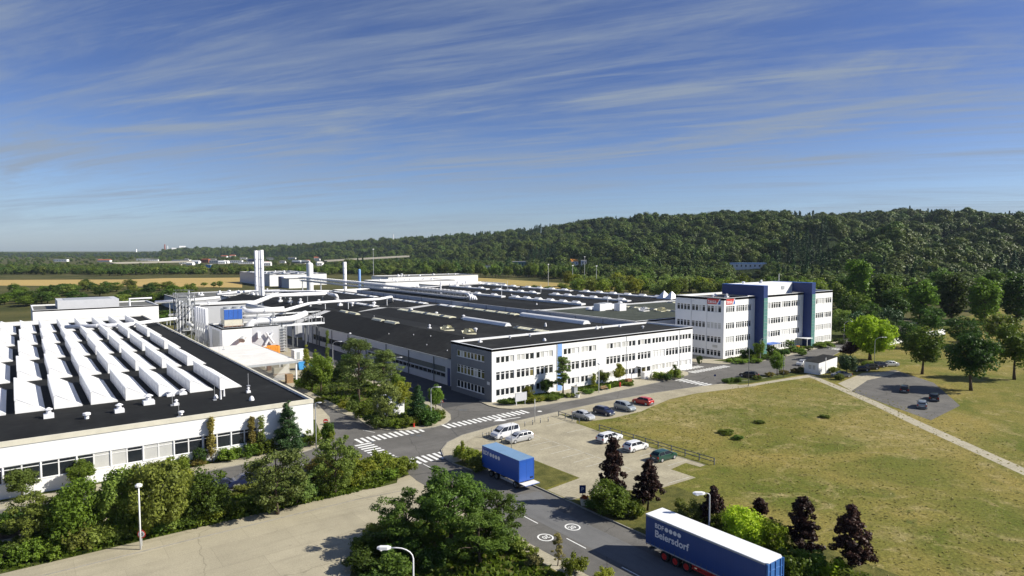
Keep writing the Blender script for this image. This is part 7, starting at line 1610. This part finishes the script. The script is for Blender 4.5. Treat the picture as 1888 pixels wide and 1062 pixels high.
# houses and roads far off
def house(px, w, h, label, wall='white_wall', roof='tile_red', d=None, gable=True, dep=9., name='house'):
    a, b = polar(px, d); z = hill(px, d)
    W_ = w * d / 1218.; H_ = h; rz = rng.uniform(-.2, .2) + TH - R(90)
    t = thing(name, label, 'house' if name == 'house' else 'building', (a, b, z), rz)
    hw = H_ * (.62 if gable else .9)
    MB().box(-W_ / 2, W_ / 2, 0, dep, -3, hw).build('wall', wall, t, origin=(0, 0, 0)); q = MB()
    if gable:
        q.quad([(-W_ / 2 - .3, -.4, hw - .1), (W_ / 2 + .3, -.4, hw - .1), (W_ / 2 + .3, dep / 2, H_), (-W_ / 2 - .3, dep / 2, H_)]); q.quad([(W_ / 2 + .3, dep + .4, hw - .1), (-W_ / 2 - .3, dep + .4, hw - .1), (-W_ / 2 - .3, dep / 2, H_), (W_ / 2 + .3, dep / 2, H_)])
        for s in (-1, 1): q.quad([(s * W_ / 2, 0, hw), (s * W_ / 2, dep, hw), (s * W_ / 2, dep / 2, H_)])
    else: q.box(-W_ / 2 - .2, W_ / 2 + .2, -.3, dep + .3, hw + .003, H_)
    q.build('roof', roof, t, origin=(0, 0, 0)); nw = max(2, int(W_ / 4))
    for k in range(min(nw, 8)):
        x = -W_ / 2 + W_ * (k + .5) / min(nw, 8); MB().box(x - .6, x + .6, -.03, -.004, hw * .35, hw * .75).build('window', 'glass', t, origin=(0, 0, 0))
    return t
for d, (px, py, w, h, l, wl, rf, gb_) in HOUSES:
    o = house(px, w, h, l, wl, rf, d, gb_, name='house' if gb_ else 'low_building')
    if 'scattered' in l: o['group'] = 'small white houses of the distant settlement'
house(1452, 26, 6.0, 'grey shed behind the four-storey office roof', 'grey_wall', 'gravel_roof', d=330, gable=False, name='shed'); house(1487, 20, 5.5, 'second grey shed behind the four-storey office roof', 'grey_wall', 'gravel_roof', d=340, gable=False, name='shed')
def viaduct(p0, p1, label):
    t = thing('viaduct', label, 'bridge', (*polar(*p0[:2]), 0)); A_ = Vector((*polar(*p0[:2]), p0[2])); B_ = Vector((*polar(*p1[:2]), p1[2])); q = MB(); u = (B_ - A_).normalized(); nn = Vector((-u.y, u.x, 0)) * 5
    for (dz0, dz1, s0, s1) in ((-1.6, 0, -1, 1), (0.003, 1.2, -1, -.94), (.003, 1.2, .94, 1)):
        c = [A_ + nn * s0, B_ + nn * s0, B_ + nn * s1, A_ + nn * s1]; q.prism([(v.x, v.y) for v in c], 0, 1); m_ = q.v[-8:]; base = len(q.v) - 8
        for k in range(8):
            x, y, z = q.v[base + k]; s = (Vector((x, y, 0)) - Vector((A_.x, A_.y, 0))).dot(Vector((u.x, u.y, 0))) / (B_ - A_).to_2d().length; q.v[base + k] = (x, y, A_.z + (B_.z - A_.z) * s + (dz0 if z < .5 else dz1))
    q.build('deck', 'kerb_stone', t)
    n = max(3, int((B_ - A_).length / 35))
    for k in range(n): p = A_.lerp(B_, (k + .5) / n); MB().box(p.x - 1, p.x + 1, p.y - 1, p.y + 1, 0, p.z - 1.6).build('pier', 'cream_concrete', t)
viaduct((205, 1120, 7.2), (350, 1260, 7.4), 'long pale viaduct at the left behind the tree belt'); viaduct((600, 1120, 10.8), (752, 1240, 17.6), 'rising pale viaduct in front of the wooded ridge')
for (px, d, l) in ((545, 1110, 'tiny white lorry on the distant road, left'), (562, 1115, 'tiny white lorry on the distant road, right')):
    a, b = polar(px, d); z = Zat(a, b, 484); t = thing('distant_lorry', l, 'lorry', (a, b, z), TH - R(90)); MB().box(-6, 5, 0, 2.5, 1, 4).build('cargo_box', 'white_wall', t, origin=(0, 0, 0)); MB().box(5.2, 7.4, .1, 2.4, .6, 3.2).build('cab', 'white_metal', t, origin=(0, 0, 0)); MB().box(-5.6, 7, .3, 2.2, -1, 1).build('chassis', 'dark_metal', t, origin=(0, 0, 0))
def tower(px, d, y0, y1, w, label, m, name='tower', m2=None):
    a, b = polar(px, d); z0, z1 = Zat(a, b, y0), Zat(a, b, y1); W_ = w * d / 1218. / 2; t = thing(name, label, 'tower', (a, b, 0))
    if w < 4: MB().lathe([(W_ * 1.3, 0), (W_, z1)], a, b, 12).build('shaft', m, t)
    else:
        MB().box(a - W_, a + W_, b - W_ * .4, b + W_ * .4, 0, z1).build('wall', m, t)
        for k in range(3):
            z = z1 - (z1 - max(z0, 0)) * (k + .7) / 3.4; MB().box(a - W_ * .85, a + W_ * .85, b - W_ * .4 - .5, b - W_ * .4 - .02, z - 1.6, z + 1.2).build('window_band', 'grey_metal', t)
    return t
tower(304, 4600, 466, 450.5, 2.2, 'thin red-brown chimney in the far city', 'brick_red', 'city_chimney'); tower(309, 4700, 466, 453, 1.6, 'thin pale chimney beside the red-brown one', 'white_wall', 'city_chimney'); tower(324, 4400, 466, 457, 15, 'broad low white block in the far city', 'white_wall', 'city_block'); tower(336, 4500, 466, 453.5, 11, 'taller white block in the far city', 'white_wall', 'city_block'); tower(251, 4800, 466, 459, 2.6, 'faint pale tower at the far left', 'white_wall', 'city_block'); tower(725.5, 2260, 442, 432, 1.4, 'white lookout mast on the wooded ridge', 'white_wall', 'ridge_mast')
for (px, d, yt, l) in ((688, 560, 460, 'tall grey light mast beyond the white sheds'), (1011, 520, 488, 'thin light mast in the trees, left of three'), (1056, 480, 490, 'thin light mast in the trees, middle of three'), (1100, 470, 491, 'thin light mast in the trees, right of three'), (1078, 600, 474, 'curved lamp mast by the orange roof')):
    a, b = polar(px, d); z1 = Zat(a, b, yt); t = thing('light_mast', l, 'mast', (a, b, 0)); MB().tube([(a, b, 0), (a, b, z1)], [.28, .16], 6).build('pole', 'galv', t); MB().box(a - .6, a + .6, b - .3, b + .3, z1, z1 + .5).build('lamp_head', 'tin_white', t)
# ================================================================= SKY, SUN, AIR, CAMERA
SUN_EL = R(35); az = Vector((RT[0], RT[1], 0)) * math.cos(R(3)) - Vector((FW[0], FW[1], 0)) * math.sin(R(3))
w = bpy.data.worlds.new('World'); bpy.context.scene.world = w; w.use_nodes = True
N, L = w.node_tree.nodes, w.node_tree.links
for n_ in list(N): N.remove(n_)
wo = N.new('ShaderNodeOutputWorld'); bg = N.new('ShaderNodeBackground'); sk = N.new('ShaderNodeTexSky')
sk.sky_type = 'NISHITA'; sk.sun_disc = False; sk.sun_elevation = SUN_EL; sk.sun_rotation = math.atan2(az.x, az.y); sk.altitude = 50; sk.air_density = 1.0; sk.dust_density = .6; sk.ozone_density = 3.2
bg.inputs['Strength'].default_value = .072
tc = N.new('ShaderNodeTexCoord'); sep = N.new('ShaderNodeSeparateXYZ'); L.new(tc.outputs['Generated'], sep.inputs[0])
def mth(op, a, b=None, c=None):
    m = N.new('ShaderNodeMath'); m.operation = op
    for i, v in enumerate((a, b, c)):
        if v is None: continue
        if isinstance(v, (int, float)): m.inputs[i].default_value = v
        else: L.new(v, m.inputs[i])
    return m.outputs[0]
zz = mth('MAXIMUM', mth('ADD', sep.outputs['Z'], .06), .02)
# cirrus sheet: direction projected on a level plane, drawn out along the wind
sdir = (-.523, .852)
u_ = mth('DIVIDE', mth('ADD', mth('MULTIPLY', sep.outputs['X'], sdir[0]), mth('MULTIPLY', sep.outputs['Y'], sdir[1])), zz)
v_ = mth('DIVIDE', mth('ADD', mth('MULTIPLY', sep.outputs['X'], sdir[1]), mth('MULTIPLY', sep.outputs['Y'], -sdir[0])), zz)
def cloud(su, sv, det, p0, p1, off, dist=.6, rough=.6):
    cv = N.new('ShaderNodeCombineXYZ'); L.new(mth('MULTIPLY', u_, su), cv.inputs[0]); L.new(mth('MULTIPLY_ADD', v_, sv, off), cv.inputs[1]); cv.inputs[2].default_value = off
    n_ = N.new('ShaderNodeTexNoise'); n_.inputs['Scale'].default_value = 1.; n_.inputs['Detail'].default_value = det; n_.inputs['Roughness'].default_value = rough; n_.inputs['Distortion'].default_value = dist
    L.new(cv.outputs[0], n_.inputs['Vector']); r = N.new('ShaderNodeMapRange'); r.interpolation_type = 'SMOOTHSTEP'; r.inputs[1].default_value = p0; r.inputs[2].default_value = p1; L.new(n_.outputs['Fac'], r.inputs[0]); return r.outputs[0]
c1 = cloud(.26, 1.15, 9, .38, .72, 3.7, 1.6, .66); c2 = cloud(.42, 3.2, 9, .40, .78, 9.1, 1.6, .7); c3 = cloud(.10, .55, 4, .38, .72, 1.3, .3)
cl = mth('MULTIPLY', mth('ADD', mth('MULTIPLY', c1, .85), mth('MULTIPLY', c2, .55)), mth('MULTIPLY_ADD', c3, .9, .42))
fade = N.new('ShaderNodeMapRange'); fade.inputs[1].default_value = .0; fade.inputs[2].default_value = .06; L.new(sep.outputs['Z'], fade.inputs[0])
cl = mth('MULTIPLY', mth('MINIMUM', cl, .85), fade.outputs[0])
mx = N.new('ShaderNodeMix'); mx.data_type = 'RGBA'; L.new(cl, mx.inputs['Factor']); mx.inputs['B'].default_value = (2.35, 2.85, 3.55, 1)
tint = N.new('ShaderNodeMix'); tint.data_type = 'RGBA'; tint.blend_type = 'MULTIPLY'; tint.inputs['Factor'].default_value = 1.; L.new(sk.outputs[0], tint.inputs['A']); tint.inputs['B'].default_value = (.43, .485, .72, 1)
hz = N.new('ShaderNodeMapRange'); hz.interpolation_type = 'SMOOTHSTEP'; hz.inputs[1].default_value = -.02; hz.inputs[2].default_value = .26; hz.inputs[3].default_value = 1.; hz.inputs[4].default_value = 0.; L.new(sep.outputs['Z'], hz.inputs[0])
pale = N.new('ShaderNodeMix'); pale.data_type = 'RGBA'; pale.blend_type = 'MULTIPLY'; L.new(hz.outputs[0], pale.inputs['Factor']); pale.inputs['B'].default_value = (1.62, 1.66, 1.50, 1); L.new(tint.outputs['Result'], pale.inputs['A'])
L.new(pale.outputs['Result'], mx.inputs['A']); L.new(mx.outputs['Result'], bg.inputs['Color']); L.new(bg.outputs[0], wo.inputs['Surface'])
sl = bpy.data.lights.new('Sun', 'SUN'); sl.energy = 4.2; sl.angle = R(.53); sl.color = (1., .945, .83)
so = bpy.data.objects.new('Sun', sl); C.objects.link(so)
sv = Vector((az.x * math.cos(SUN_EL), az.y * math.cos(SUN_EL), math.sin(SUN_EL))); so.rotation_euler = sv.to_track_quat('Z', 'Y').to_euler(); so.location = (0, 0, 300)
# thin evening-clear air
HAZE = True
if HAZE:
    q = MB(); q.box(-6500, 6500, -6500, 6500, -1.2, 175); hm = bpy.data.materials.new('air'); hn, hl = nt(hm); hn.remove(hn['Principled BSDF'])
    pv = hn.new('ShaderNodeVolumePrincipled'); pv.inputs['Color'].default_value = (.62, .76, .95, 1); pv.inputs['Density'].default_value = .00004; pv.inputs['Anisotropy'].default_value = 0.
    hl.new(pv.outputs[0], hn['Material Output'].inputs['Volume']); M['air'] = hm
    ho = q.build('haze', 'air'); ho['kind'] = 'stuff'; ho['label'] = 'thin pale blue air'; ho['category'] = 'haze'
cam = bpy.data.cameras.new('Camera'); cam.sensor_width = 36.; cam.sensor_fit = 'HORIZONTAL'; cam.lens = F / 1888. * 36.; cam.clip_end = 30000.; cam.clip_start = .5
co = bpy.data.objects.new('Camera', cam); C.objects.link(co); co.location = (0, 0, CH); co.rotation_euler = (R(90) - PITCH, 0, TH - R(90))
sc_ = bpy.context.scene; sc_.camera = co
sc_.view_settings.view_transform = 'Standard'; sc_.view_settings.look = 'None'; sc_.view_settings.exposure = .84; sc_.view_settings.gamma = 1.
sc_.render.engine = 'CYCLES'; sc_.cycles.volume_bounces = 0; sc_.cycles.max_bounces = 8; sc_.cycles.transparent_max_bounces = 8
sc_.render.resolution_x = 1024; sc_.render.resolution_y = 576
